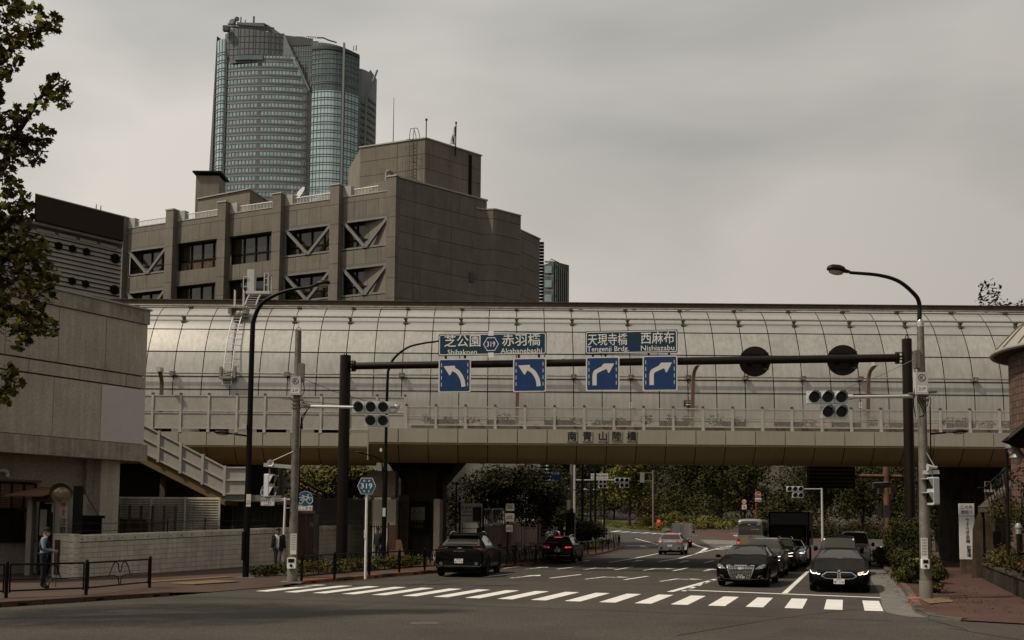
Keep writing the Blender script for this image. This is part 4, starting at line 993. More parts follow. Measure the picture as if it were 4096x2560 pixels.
for x,y,px,py,w,h,tx in((634,1160,632,1185,.62,.38,'自転車通行可\nここまで'),(721,1178,721,1200,.66,.26,'ここから')):
 T=Matrix.Translation(dat(x,y,BY-.1));d=MB(T).disc((0,0),.31,0,.05,28).build('disc','sign_grey_white',bs)
 MB(T).disc((0,0),.295,-.004,0,28).build('face','sign_teal',d);m=MB(T);bike(m,.38,-.008);m.build('bicycle_mark','sign_white',d)
 T=Matrix.Translation(dat(px,py,BY-.1));w,h=w*.92,h*.92
 p=MB(T).prism(rrect(-w/2,w/2,-h/2,h/2,.03),0,.05).build('notice','sign_white',bs)
 m=MB(T);border(m,w,h,.012,.02,.015,-.003);m.text(tx,0,0,.15 if '\n' in tx else .17,-.004,bold=.006,fit=w*.86);m.build('lettering','letter_black',p)
# ------ grey concrete office building behind the overpass
C0,C5=Vector((-8.45,80,0)),Vector((-34.0,91.8,0));NB=5
fu=(C0-C5).normalized();FLEN=(C0-C5).length;BAY=FLEN/NB
bd=thing('office_building','grey concrete office building with diagonal steel braces in its windows','building',(-20,90,0))
T=frame(C5,fu);ZT=28.35
mb=MB(T);mb.box(0,FLEN-.4,.75,14,0,26.9);mb.build('body','concrete_grey',bd)
mb=MB(T)
FLO=[(23.07,25.4),(19.40,21.74),(15.75,18.08)]
def slab(mb,x0,x1,z0,z1,y0=0.,y1=.75):mb.box(x0,x1,y0,y1,z0,z1)
cols=[]
for i in range(NB+1):
 x=i*BAY;w=.42 if i<NB else .50
 x0,x1=(x-w,x+w)if 0<i<NB else((x-.2,x+w)if i==0 else(x-.8,x-.0))
 col=MB(T)
 z=0;zs=[0]+[ZT-.15-1.55*k for k in range(18,-1,-1)if ZT-.15-1.55*k>1]
 for a,b in zip(zs[:-1],zs[1:]):col.box(x0,x1,-.55,.2,a+.015,b-.015)
 col.box(x0+.03,x1-.03,-.52,.18,0,ZT-.16);c=col.build('column','concrete_panel',bd)
 MB(T).box(x0-.06,x1+.06,-.6,.3,ZT-.15,ZT-.04).build('coping','coping',c)
 MB(T).box(x1 if i<NB else x1-.3,x1+(.75 if i<NB else .01),-.02,.5,27.4,ZT-.16).build('parapet_return','coping',c)
for i in range(NB):
 x0,x1=i*BAY+.42,(i+1)*BAY-.42
 if i==NB-1:x1=(i+1)*BAY-.8
 def rowp(z0,z1,n,y0=-.02):
  for k in range(n):
   a,b=lerp(x0,x1,k/n)+.012,lerp(x0,x1,(k+1)/n)-.012
   MB(T).box(a,b,y0,.5,z0,z1).build('panel','concrete_panel',bd)
 rowp(26.86,27.30,1);rowp(25.58,26.83,4)
 rowp(21.92,23.02,4);rowp(18.26,19.36,4);rowp(14.5,15.7,4)
 MB(T).box(x0,x1,-.06,.5,27.31,27.38).build('coping','coping',bd)
 braced=i in(0,3,4)
 for zb,zt in FLO:
  MB(T).box(x0,x1,-.03,.5,zt,zt+.17).build('lintel','concrete_beam',bd)
  yg=.55
  g=MB(T).box(x0,x1,yg,yg+.05,zb-.05,zt).build('window','bronze_glass',bd)
  fr=MB(T);n=4 if not braced else 4
  for k in range(n+1):fr.box(lerp(x0,x1,k/n)-.06,lerp(x0,x1,k/n)+.06,yg-.1,yg+.02,zb,zt)
  zs=zb+.85
  fr.box(x0,x1,yg-.08,yg+.02,zs-.06,zs+.06);fr.box(x0,x1,yg-.1,yg+.02,zb-.05,zb+.06);fr.box(x0,x1,yg-.1,yg+.02,zt-.1,zt);fr.build('frame','bronze_frame',g)
  if not braced:
   for k in range(n):
    if(i*7+k*3+int(zb))%3==0:MB(T).box(lerp(x0,x1,k/n)+.06,lerp(x0,x1,(k+1)/n)-.06,yg-.012,yg+.01,zb+.06,zs-.06).build('blind','stone_wall',g)
  if braced:
   s=MB(T);e=.16
   for(a,b)in(((x0+.1,zb+.1),(x0+.1,zt-.05)),((x1-.1,zb+.1),(x1-.1,zt-.05))):s.bar((a[0],.08,a[1]),(b[0],.08,b[1]),.10,.16,up=(0,1,0))
   s.bar((x0,.08,zt-.08),(x1,.08,zt-.08),.16,.22,up=(0,1,0));s.bar((x0,.08,zb+.1),(x1,.08,zb+.1),.14,.22,up=(0,1,0))
   s.build('brace_frame','brace_steel',bd)
   xm=(x0+x1)/2
   for a in(x0+.22,x1-.22):MB(T).bar((a,.0,zt-.15),(xm+(.1 if a<xm else-.1)*-1,.0,zb+.16),.22,.24,up=(0,1,0)).build('brace','brace_steel',bd)
   MB(T).box(xm-.25,xm+.25,-.1,.12,zb+.04,zb+.3).build('gusset','brace_steel',bd)
 rl=MB(T);rl.tube([(x0+.7,.25,27.92),(x1,.25,27.92)],.05,6)
 for k in range(28):x=lerp(x0+.7,x1,(k+.5)/28);rl.box(x-.015,x+.015,.24,.27,27.38,27.92)
 rl.build('railing','white_paint',bd)
gv,nv=Vector((.757,.653,0)),Vector((.653,-.757,0))
PS=lambda s,o=0.:C0+gv*s+nv*o
def wall_strip(pts,z0,z1,mat='concrete_panel',name='panel',th=.06):
 mb=MB();n=len(pts)
 for a,b in zip(pts[:-1],pts[1:]):mb.quad((a.x,a.y,z0),(b.x,b.y,z0),(b.x,b.y,z1),(a.x,a.y,z1))
 for z,s in((z0,1),(z1,-1)):
  for a,b in zip(pts[:-1],pts[1:]):
   d=nv*th;q=[(a.x-d.x,a.y-d.y,z),(b.x-d.x,b.y-d.y,z),(b.x,b.y,z),(a.x,a.y,z)];mb.add(q if s>0 else q[::-1],[(0,1,2,3)])
 return mb.build(name,mat,bd,smooth=50)
ROWZ=[27.55-.02-.9]+[26.6-1.264*k for k in range(9)]+[8]
blk=lambda pts,z:MB().poly([(p.x,p.y)for p in pts],0,z)
blk([PS(-.3,-.06),PS(8.7,-.06),PS(8.7,-9),PS(-2,-9)],28.2).build('block','concrete_grey',bd)
zs=[28.2,26.62]+[26.62-1.264*k for k in range(1,9)]+[5]
for a,b in zip(zs[:-1],zs[1:]):
 for s0,s1 in((-.02,1.35),(1.38,5.05),(5.08,8.72)):wall_strip([PS(s0),PS(s1)],b+.018,a-.018)
mb=MB();mb.add([tuple(PS(s,o)+Vector((0,0,z)))for z in(28.2,28.32)for s,o in((-.5,.08),(8.78,.08),(8.78,-.5),(-.5,-.5))],[(3,2,1,0),(4,5,6,7),(0,1,5,4),(1,2,6,5),(2,3,7,6),(3,0,4,7)]);mb.build('coping','coping',bd)
p2=[PS(7.7,.0),PS(8.1,.06),PS(8.4,.22),PS(8.62,.5),PS(8.8,.72),PS(9.1,.82),PS(11.75,.82)]
blk([q-nv*.06 for q in p2]+[PS(11.72,-6),PS(7.7,-6)],27.35).build('block','concrete_grey',bd)
zs2=[27.35,26.62]+zs[2:]
for a,b in zip(zs2[:-1],zs2[1:]):wall_strip(p2,b+.018,a-.018)
mb=MB();q=[PS(7.6,.05)]+[v+nv*.07 for v in p2[1:]]+[PS(11.85,-.4),PS(7.6,-.4)];mb.poly([(v.x,v.y)for v in q],27.36,27.46);mb.build('coping','coping',bd)
p3=[Vector((.85,90.6,0)),Vector((2.7,93.8,0))]
blk([p3[0],p3[1],Vector((-4,101,0)),Vector((-8,94,0))],27.2).build('block','concrete_grey',bd)
for a,b in zip(zs2[:-1],zs2[1:]):wall_strip([p3[0]+nv*.06,p3[1]+nv*.06],b+.018,min(a,27.2)-.018)
mb=MB();mb.poly([(p3[0].x-.1,p3[0].y-.3),(p3[1].x+.15,p3[1].y-.1),(p3[1].x-.5,p3[1].y+.6),(p3[0].x-.9,p3[0].y+.5)],27.21,27.31);mb.build('coping','coping',bd)
q=PS(7.15,.02);Tw=frame((q.x,q.y,dat(1127,667,q.y).z),gv);MB(Tw).box(-.24,.24,-.06,.02,-.38,.38).build('window','bronze_glass',bd)
PC=[Vector((-13.1,90.4,0)),Vector((-7.2,88,0)),Vector((-2.6,92.2,0))]
blk(PC+[Vector((-7.5,98,0)),Vector((-15,96,0))],34.2).build('penthouse','concrete_grey',bd)
def pan_wall(a,b,zs,cuts,off=.05):
 d=(b-a).normalized();n=Vector((d.y,-d.x,0));L_=(b-a).length;Tq=frame(a+n*off,d)
 cs=[0]+cuts+[L_]
 for z1,z0 in zip(zs[:-1],zs[1:]):
  for c0,c1 in zip(cs[:-1],cs[1:]):MB(Tq).box(c0+.015,c1-.015,0,off+.02,z0+.018,z1-.018).build('panel','concrete_panel',bd)
 MB(Tq).box(-.1,L_+.08,-.08,.4,zs[0],zs[0]+.1).build('coping','coping',bd)
 return Tq
zp=[34.2,32.92,31.64,30.36,29.08,27.8]
TPa=pan_wall(PC[0],PC[1],zp,[3.7]);TPb=pan_wall(PC[1],PC[2],zp,[2.6,4.75,5.15])
MB(TPb).box(4.77,5.13,-.02,.04,27.8,34.0).build('window_slot','bronze_frame',bd)
lad=MB(TPa)
for x in(5.0,5.35):lad.tube([(x,-.25,28.5),(x,-.25,34.6),(x,-.1,35.2),(x+.05,.4,35.35),(x+.05,.8,34.9),(x+.05,.9,34.2)],.03,5)
for k in range(20):lad.tube([(5.0,-.25,28.7+.29*k),(5.35,-.25,28.7+.29*k)],.016,4)
for z in(29.6,30.8,32.1,33.4,34):lad.tube([(5.0+.175-.42*math.cos(rad(a)),-.25-.62*math.sin(rad(a)),z)for a in range(0,181,20)],.02,4)
for a in(45,90,135):lad.tube([(5.175-.42*math.cos(rad(a)),-.25-.62*math.sin(rad(a)),29.6),(5.175-.42*math.cos(rad(a)),-.25-.62*math.sin(rad(a)),34)],.014,4)
lad.build('caged_ladder','rust_steel',bd,kind='stuff')
mb=MB(TPa);mb.tube(smooth_path([(2.85,-.35,27),(2.85,-.35,31.2),(2.9,-.35,31.6),(3.1,-.3,31.7),(3.2,-.05,31.6)],4),.13,8);mb.build('vent_pipe','sign_back',bd,smooth=True)
mb=MB();a=dat(939,332,91);mb.tube([(a.x,91,33),(a.x,91,dat(939,250,91).z)],[.05,.02],6);mb.build('mast','rust_steel',bd)
mb=MB();a=dat(1017,325,89.5);mb.tube([(a.x,89.5,33.5),(a.x,89.5,dat(1017,302,89.5).z)],.05,6);mb.ball((a.x,89.5,dat(1017,301,89.5).z),.12,8,5);mb.build('mast','rust_steel',bd)
fp=thing('flag_pole','thin flag pole with a drooping white and red flag on the penthouse roof','flag pole',(dat(1076,345,90).x,90,34.2))
a=dat(1076,345,90);zt=dat(1078,290,90).z
MB().tube([(a.x,90,34.1),(a.x+.03,90,zt)],.05,6).build('pole','bronze_frame',fp);MB().ball((a.x+.03,90,zt),.1,8,5).build('finial','bronze_frame',fp)
fl=MB();fl.grid([[(a.x-.03-f*(.05+.3*k/6)+.05*math.sin(k+f*3),90+.12*math.sin(k*1.3+f*4),zt-.35-k*.27)for f in(0,.4,.8,1.2,1.5)]for k in range(7)])
fl.build('flag','flag_white',fp,smooth=True)
fl=MB();fl.grid([[(a.x-.06-f*(.03+.2*k/6)+.05*math.sin(k+1+f*3),89.93+.12*math.sin((k+2)*1.3+f*4),zt-.95-k*.25)for f in(.2,.6,.9)]for k in range(4)])
fl.build('disc_mark','sign_red',fp,smooth=True)
q=dat(506,475,95);MB().box(q.x-1.05,q.x+1.05,94,96.2,26,dat(506,431,94).z).build('chimney','concrete_grey',bd)
z=dat(506,431,94).z;mb=MB();mb.box(q.x-1.3,q.x+1.3,93.7,96.5,z+.22,z+.36);mb.box(q.x-.8,q.x+.8,94.3,96,z,z+.24);mb.build('chimney_cap','bronze_frame',bd)
a,b,c=dat(478,482,94),dat(600,463,91),dat(655,477,95);MB().poly([(a.x,a.y),(b.x,b.y),(c.x,c.y+1),(a.x,99)],26,b.z).build('roof_block','concrete_grey',bd)
MB().poly([(a.x-.1,a.y-.1),(b.x+.02,b.y-.2),(c.x+.1,c.y+.9),(a.x,99)],b.z,b.z+.08).build('coping','coping',bd)
def dish(x,y,Y,r,rz,label):
 c=dat(x,y,Y);t=thing('satellite_dish',label,'antenna',c,group='dishes on the grey building');Tm=Matrix.Translation(c)@Matrix.Rotation(rz,4,'Z')@Matrix.Rotation(rad(-25),4,'X')
 m=MB(Tm);m.lathe([(.01,0),(r*.5,-.04*r-.02),(r*.85,-.16*r),(r,-.25*r)],16,axis='y');m.build('reflector','light_grey_metal',t,smooth=True)
 m=MB();m.tube([c,c+Vector((0,0,-1.2))],.04,6);m.build('mast','sign_back',t)
 m=MB(Tm);m.tube([(0,-.2*r,-r),(0,-r*.8,0)],.02,5);m.build('feed','sign_back',t)
dish(689,459,86,.45,rad(-70),'smaller white satellite dish seen almost edge on at the roof railing')
dish(712,458,86,.62,rad(-50),'larger tilted satellite dish beside the smaller one on the roof')
m=MB();c=dat(749,453,86);m.tube([(c.x,86,27.3),(c.x,86,c.z+.3)],.03,5);m.tube([(c.x-1.2,86,c.z),(c.x+.6,86,c.z+.02)],.02,5)
for k in range(9):m.tube([(c.x-1.1+k*.19,86,c.z-.14),(c.x-1.1+k*.19,86,c.z+.14)],.012,4)
m.build('tv_antenna','sign_back',label='thin comb shaped television antenna on the grey building roof',cat='antenna')
mb=MB();a=dat(1281,565,95)
for k in range(46):mb.box(a.x-.1,a.x+.55,95,95.5,27.2-k*.30,27.34-k*.30)
mb.build('louvre_stack','bronze_frame',bd,kind='stuff')
bd.location.x-=.38;bd.scale.z=1.019
# ------ glass tower
TY=480.;tz=lambda y:dat(690,y,TY).z;txx=lambda x:dat(x,260,TY).x
tw=thing('glass_tower','very tall curved tower of grey granite and pale green glass','tower',(txx(690),TY,0))
def arc_plan(x0,x1,bulge,y0=0.,n=24,y1=None):
 o=[]
 for k in range(n+1):
  t=k/n;y=TY+lerp(y0,y1 if y1 is not None else y0,t)-bulge*4*t*(1-t);o.append((dat(lerp(x0,x1,t),260,y).x,y))
 return o
def curt(plan,z0,z1,mat,name,off=0.,kind=None,smooth=60):
 """curved curtain; z0/z1 numbers or functions of index"""
 f0=z0 if callable(z0)else(lambda i:z0);f1=z1 if callable(z1)else(lambda i:z1)
 mb=MB();mb.grid([[(x,y-off,f0(i))for i,(x,y)in enumerate(plan)],[(x,y-off,f1(i))for i,(x,y)in enumerate(plan)]]);mb.f=[f[::1]for f in mb.f]
 return mb.build(name,mat,tw,smooth=smooth,kind=kind)
def slab_c(plan,z0,z1,mat,name,d=.5,kind=None,acc=None):
 mb=acc or MB();n=len(plan)
 mb.grid([[(x,y+(0 if k in(1,2)else d),z)for x,y in plan]for k,z in enumerate((z0,z0,z1,z1))])
 if acc is None:return mb.build(name,mat,tw,kind=kind,smooth=50)
bodyp=[(txx(500),TY+6),(txx(540),TY+1),(txx(725),TY+1),(txx(836),TY+7),(dat(846,260,TY+16).x,TY+16),(dat(882,260,TY+26).x,TY+26),(txx(840),TY+55),(txx(520),TY+50)]
MB().poly(bodyp,0,tz(150)).build('core','granite_dark',tw)
MB().poly([(txx(530),TY+3),(txx(715),TY+3),(txx(835),TY+6),(txx(820),TY+40),(txx(540),TY+40)],tz(150),tz(112)).build('core','granite_dark',tw)
FH=19.1;rows=[470-FH*k for k in range(-2,19)]
gp=arc_plan(533,731,2.6,0,48)
def xmax(y):return 731 if y>215 else(lerp(665,722,(y-78)/112)if y<190 else lerp(722,731,(y-190)/25))
def cut(plan,xm):return[p for p in plan if p[0]<=txx(xm)+.2]
curt(gp,tz(560),tz(218),'tower_window','window_wall');
for y0 in range(218,140,-8):curt(cut(gp,xmax(y0-8)),tz(y0),tz(y0-8),'tower_window','window_wall')
pier_mb=MB()
for k,y in enumerate(rows):
 if y<140:break
 pl=cut([(a,b-.5)for a,b in gp],xmax(y-12));slab_c([(a,b+.2)for a,b in pl],tz(y+8.0),tz(y+2.2),'granite_light','spandrel')
 slab_c([(a,b+.1)for a,b in pl],tz(y+2.0),tz(y-1.6),'granite','spandrel')
 for j in range(0,len(pl)-2,2):
  w=.17;(a,b),(c,d)=pl[j],pl[j+2]
  pier_mb.box(a-w,a+w,b+.26,b+.6,tz(y-1),tz(y-FH+8))
  if j in(18,44):pier_mb.box(a,c,b+.25,b+.6,tz(y-1),tz(y-FH+8))
pier_mb.build('pier','granite',tw,kind='stuff')
cp=arc_plan(533,667,1.7,.0,26);cp=[(a,b-1.0)for a,b in cp]
def ctop(i):t=i/26;return tz(lerp(71,86,t**1.3))
def cbot(i):return tz(154)if i>1 else tz(154-20*(2-i))
curt(cp,cbot,ctop,'granite','crown_wall')
MB().poly([cp[0],cp[13],cp[26],(cp[26][0],TY+12),(cp[0][0],TY+16)],tz(140),tz(82)).build('crown_core','granite_dark',tw)
dg=MB();dg.add([(txx(667),TY-1.2,tz(80)),(txx(667),TY-1.6,tz(148)),(txx(702),TY-1.6,tz(148))],[(0,1,2)]);dg.add([(txx(667),TY-1.2,tz(80)),(txx(702),TY-1.6,tz(148)),(txx(733),TY-1.2,tz(216)),(txx(728),TY-1.2,tz(216)),(txx(697),TY-1.6,tz(148))],[(0,4,3,2,1)]);dg.build('diagonal_edge','granite_light',tw)
jl=MB()
for k in range(1,15):
 i=k*26//15;a,b=cp[i];jl.box(a-.1,a+.1,b-.12,b+.1,tz(147),ctop(i))
for y in(92,106,121,135):slab_c([(a,b-.1)for a,b in cp],tz(y+.4),tz(y-.4),'granite_dark','',.2,acc=jl)
jl.build('panel_joint','granite_dark',tw,kind='stuff')
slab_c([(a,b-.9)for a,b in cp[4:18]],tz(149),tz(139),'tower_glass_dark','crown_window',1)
MB().poly([(dat(494,260,TY+8).x,TY+8),(txx(503),TY+1),(dat(515,260,TY+6).x,TY+6),(txx(506),TY+25),(txx(490),TY+25)],tz(560),tz(82),[(txx(497),TY+8),(txx(504),TY+2),(txx(512),TY+6),(txx(508),TY+22),(txx(498),TY+22)]).build('fin','granite_dark',tw)
lb=arc_plan(507,534,2.2,2.5,8,.2);curt(lb,tz(560),tz(95),'tower_glass','bow_glass')
mm=MB()
for k,y in enumerate(rows):
 for dy in(0,6):slab_c([(a,b-.35)for a,b in lb],tz(y+dy+.7),tz(y+dy-.6),'','',.4,acc=mm)
for a,b in lb[::2]:mm.box(a-.1,a+.1,b-.25,b+.1,tz(560),tz(96))
mm.build('mullion','tower_mullion',tw,kind='stuff')
MB().poly([(txx(527),TY-.2),(txx(534),TY-.9),(txx(536),TY+3),(txx(527),TY+3)],tz(560),tz(82)).build('edge_strip','granite',tw)
rb_=arc_plan(733,847,4.2,0,28,5.5)
def rt_(i):return tz(lerp(100,117,i/28))
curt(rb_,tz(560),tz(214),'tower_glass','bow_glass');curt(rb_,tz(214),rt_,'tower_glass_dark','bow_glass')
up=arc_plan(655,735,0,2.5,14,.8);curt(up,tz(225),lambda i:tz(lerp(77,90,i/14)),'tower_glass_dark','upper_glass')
mm=MB()
for y in[214+FH*k for k in range(-1,16)]:
 for dy,h in((0,.55),(5.5,.3)):slab_c([(a,b-.45)for a,b in rb_],tz(y+dy+h),tz(y+dy-h),'','',.5,acc=mm)
for y in(120,130,141,152,164,176,180,196,199):slab_c([(a,b-.4)for a,b in rb_],tz(y+.5),tz(y-.5),'','',.4,acc=mm)
for i,(a,b)in enumerate(rb_):
 if i%2==0:mm.box(a-.09,a+.09,b-.3,b+.1,tz(560),rt_(i)-.3)
for i,(a,b)in enumerate(up):mm.box(a-.13,a+.13,b-.3,b+.1,tz(225),tz(lerp(77,90,i/14)))
for y in(92,105,118,130,142,155,167,179,191,203):slab_c([(a,b-.3)for a,b in up],tz(y+.5),tz(y-.5),'','',.4,acc=mm)
mm.build('mullion','tower_mullion',tw,kind='stuff')
tp=MB();slab_c([(a,b-.7)for a,b in rb_],tz(125),tz(117),'','',.8,acc=tp);tp.v=[(x,y,z+(rt_(0)-tz(117)-2)*(1-(x-rb_[0][0])/(rb_[-1][0]-rb_[0][0])))for x,y,z in tp.v];tp.build('parapet_band','granite_dark',tw)
curt([(a,b-.5)for a,b in up],tz(105),lambda i:tz(lerp(77,90,i/14)),'granite_dark','parapet_band')
i=19;a,b=rb_[i];MB().box(a-.45,a+.45,b-1.1,b+.2,tz(560),rt_(i)+2).build('mast_rib','tower_mullion',tw)
a,b=rb_[0];MB().box(a-1.4,a+.3,b-.5,b+1,tz(560),tz(205)).build('edge_strip','granite_dark',tw)
rsn=arc_plan(844,889,3,10,14,22);curt(rsn,tz(560),lambda i:tz(139 if i<9 else lerp(131,140,(i-9)/5)),'granite_shell','shell_wall')
wm=MB()
for y in[200+16*k for k in range(18)]:
 for i in range(3,14):
  (a,b),(c,d)=rsn[i],rsn[min(i+1,14)];
  if txx(889)-a>.3 and(y>215 or i>6):wm.box(a+.18,a+.60,b-.75,b+.2,tz(y+8),tz(y))
wm.build('window','shell_window',tw,kind='stuff')
mm=MB();mm.bar((txx(879),TY+15,tz(132)),(txx(858),TY+10.5,tz(210)),.8);mm.bar((txx(858),TY+10.5,tz(210)),(txx(852),TY+9.5,tz(560)),.8);mm.build('diagonal_edge','granite_light',tw)
rg=MB();Z=tz
def tb(p,r=.25):rg.tube([(txx(x),TY+2+dy,Z(y))for x,y,dy in p],r,5)
for dy in(0,3):tb([(529,53,dy),(640,62,dy)],.35);tb([(540,59,dy),(632,68,dy)],.35)
for k in range(14):x=532+k*7.3;tb([(x,53.5+k*.6,0),(x+4,59.5+k*.55,0)],.2);tb([(x+4,59.5+k*.55,0),(x+7,54+k*.65,0)],.2)
rg.build('gantry_crane','granite_dark',tw,kind='stuff');rg=MB()
mb=MB();mb.add([(txx(x),TY+3+d,Z(y))for d in(0,5)for x,y in((612,50),(624,52),(634,58),(664,79),(652,80),(626,62))],[(0,1,2,3,4,5)[::-1],(6,7,8,9,10,11)]+[(i,(i+1)%6,6+(i+1)%6,6+i)for i in range(6)]);mb.add([(txx(x),TY+3+d,Z(y))for d in(0,5)for x,y in((548,46),(618,49),(626,56),(556,52))],[(3,2,1,0),(4,5,6,7),(0,1,5,4),(1,2,6,5),(2,3,7,6),(3,0,4,7)]);mb.build('walkway','granite',tw)
for x0,y0,y1,r in((557,48,32,.3),(588,50,30,.45),(568,48,38,.2),(700,82,78,.2),(835,110,97,.25),(829,110,98,.2),(808,108,102,.2)):tb([(x0,y0,2),(x0+.5,y1,2)],r)
tb([(542,50,1),(545,40,1)],.6);tb([(534,57,1),(533,66,1)],.2);tb([(531,57,1),(530,74,1)],.15)
for x0,x1,y in((560,615,45),(690,712,77),(716,742,77)):
 tb([(x0,y,2),(x1,y+1,2)],.15)
 for k in range(6):x=lerp(x0,x1,k/5);tb([(x,y+k*.2,2),(x,y+5,2)],.15)
tb([(745,84,0),(758,84,0),(772,90,0),(790,95,0)],.35)
rg.build('roof_mast','granite_dark',tw,kind='stuff')
mb=MB();mb.box(txx(716),txx(742),TY+6,TY+14,Z(92),Z(83));mb.build('roof_unit','granite_dark',tw)
mb=MB(Matrix.Translation((txx(539),TY+4,Z(46.5))));mb.lathe([(.1,0),(1.4,-.3),(1.7,-1)],14,axis='y');mb.build('dish','sign_back',tw)
mb=MB(Matrix.Translation((txx(549),TY+4,Z(38.5))));mb.lathe([(.1,0),(1.0,-.3),(1.2,-.9)],14,axis='y');mb.build('dish','granite_dark',tw)
mb=MB(Matrix.Translation((txx(533),TY-3,Z(76))));mb.box(-1.4,1.4,-1,1,-1.2,1.2);mb.build('window_cradle','granite_dark',tw)
# ------ far dark green glass building
fb=thing('far_building','dark green glazed office block with pale vertical fins, far right of the grey building','building',(dat(1313,700,260).x,265,0))
x0,xm,x1=dat(1282,700,262).x,dat(1308,700,258).x,dat(1344,700,262).x;z1=dat(1310,617,258).z
MB().poly([(x0,262),(xm,258),(x1,262),(x1-1,275),(x0,275)],0,z1).build('body','green_glass',fb)
fm=MB()
for k in range(1,8):
 t=k/8;x,y=lerp(xm,x1,t),lerp(258,262,t);fm.box(x-.08,x+.08,y-.35,y,20,z1-.3*k%3)
for k in range(12):fm.box(x0+.3,xm-.2,257.7,258,z1-3.6*k-.4,z1-3.6*k)
fm.build('fin','tower_mullion',fb,kind='stuff')
fm=MB()
for k in range(10):fm.box(x0+.4,xm-.2,258.8+.0,260,z1-3.6*k-2.8,z1-3.6*k-1)
fm.build('window','tower_window',fb,kind='stuff')
mb=MB();mb.tube([(x0+1.5,262,z1),(x0+2,262,z1+1.6),(xm+2.5,262,z1+.1)],.12,5);mb.build('roof_davit','bronze_frame',fb)
# ------ left striped building with the dark roof box
lbld=thing('striped_building','beige building with horizontal louvres, round openings and a dark brown roof box','building',(-25,72,0))
A,B=dat(60,520,69),dat(292,520,74.6);d=(B-A);d.z=0;LL=d.length;T=frame((A.x,A.y,0),d);zr=22.05;uu=d.normalized();lo_=Vector((B.x,B.y,0));kk=lo_.dot(uu)/lo_.dot(Vector((-uu.y,uu.x,0)))-.06;T=T@Matrix(((1,kk,0,0),(0,1,0,0),(0,0,1,0),(0,0,0,1)))
MB(T).box(-6,LL-.08,.35,12,0,zr-.1).build('body','louvre_wall',lbld)
MB(T).box(.6,LL,-.5,9,zr,23.75).build('roof_box','brown_roof',lbld);MB(T).box(-4,LL,-.2,9,zr-.18,zr-.02).build('eaves','coping',lbld)
MB(T).box(.6,LL,-.54,-.3,23.75,23.82).build('roof_trim','coping',lbld)
for k in range(30):
 z=zr-.75-k*.318
 MB(T).add([(-6,-.02,z),(LL-.06,-.02,z),(LL-.06,.3,z),(-6,.3,z),(-6,.10,z+.255),(LL-.06,.10,z+.255),(LL-.06,.3,z+.255),(-6,.3,z+.255)],[(0,3,2,1),(4,5,6,7),(0,1,5,4),(1,2,6,5),(2,3,7,6),(3,0,4,7)]).build('louvre','stripe_wall',lbld)
for k in range(4):x=.8+k*(LL-1)/4;MB(T).box(x,x+(LL-1)/4-.25,-.02,.3,zr-.62,zr-.40).build('panel','stripe_wall',lbld)
for x,y,r in((100,575,.26),(133,582,.26),(166,589,.26),(199,596,.26),(165,665,.26),(197,672,.26),(267,612,.34),(265,686,.34)):
 q=ray(x*1.6933,y*1.6933);n=Vector((-d.y,d.x,0)).normalized();o=Vector((0,0,CAMH));P0=Vector((A.x,A.y,0))+n*.28;p=o+q*((P0-o).dot(n)/q.dot(n))
 MB(frame(p,d)).disc((0,0),r,-.36,-.2,22).build('round_opening','joint_black',lbld)
mb=MB(T)
for x in(5.0,5.35):mb.tube([(x,0,23.8),(x,0,24.3),(x,.5,24.3),(x,.5,23.8)],.03,5)
mb.build('roof_handle','rust_steel',lbld,kind='stuff')
# ------ near left building
nl=thing('concrete_building','weathered beige concrete building at the left edge, with a pale repaired patch','building',(-18,43,0))
NC=Vector((-15.0,43,0));nd=Vector((.49,.872,0)).normalized();T=frame(NC-nd*14,nd)
MB(T).box(0,13.9,.25,11,4.75,10.5).build('body','beige_wall',nl)
zr=[(5.22,7.46),(7.50,7.98),(8.02,10.14)]
for(a,b),cuts,in zip(zr,([2.16,4.32,6.48,8.64,10.8],[1.0,3.2,5.4,7.6,9.8],[2.05,4.2,6.4,8.6,10.8])):
 cs=[0]+cuts+[14]
 for k,(p,q)in enumerate(zip(cs[:-1],cs[1:])):
  x0,x1=14-q+.012,14-p-.012
  MB(T).box(x0,x1,0,.3,a+.012,b-.012).build('panel','pale_patch' if(a==5.22 and k==0)else 'beige_wall',nl)
MB(T).box(0,14.05,-.06,.5,10.16,10.72).build('parapet','beige_stain',nl)
MB(T).box(0,14.12,-.12,.6,10.73,10.80).build('coping','coping',nl)
MB(T).box(0,14.1,-.12,1.5,4.52,5.20).build('slab_edge','beige_stain',nl)
MB(T).box(14.0,14.06,.3,9,5.2,10.2).build('side_panel','beige_wall',nl)
MB(T).box(0,12.2,1.0,10,0,4.55).build('ground_floor_wall','beige_render',nl)
MB(T).box(12.25,13.15,.35,1.3,0,4.54).build('column','beige_wall',nl);MB(T).box(11.9,12.3,.75,1.2,0,4.54).build('column','beige_render',nl)
def wplane(x,y,yl):
 d=ray(x*1.6933,y*1.6933);o=Vector((0,0,CAMH));n=T.to_3x3()@Vector((0,1,0));P0=T@Vector((0,yl,0));p=o+d*((P0-o).dot(n)/d.dot(n));return T.inverted()@p
a,b=wplane(-30,1138,.9),wplane(80,1272,.9)
w=MB(T).box(a.x,b.x,.93,1.02,b.z,a.z).build('window','dark_window',nl)
f=MB(T)
for k in range(5):x=lerp(a.x,b.x,k/4);f.box(x-.03,x+.03,.88,.95,b.z,a.z)
for t in(0,.48,.52,.98):f.box(a.x,b.x,.87,.95,lerp(b.z,a.z,t),lerp(b.z,a.z,t)+.05)
f.build('frame','bronze_frame',w)
s=MB(T)
for k in range(14):z=lerp(a.z-.1,(a.z+b.z)/2+.1,k/13);s.box(a.x+.05,b.x-.05,.905,.93,z,z+.045)
s.build('blind','rust_sheet',w,kind='stuff')
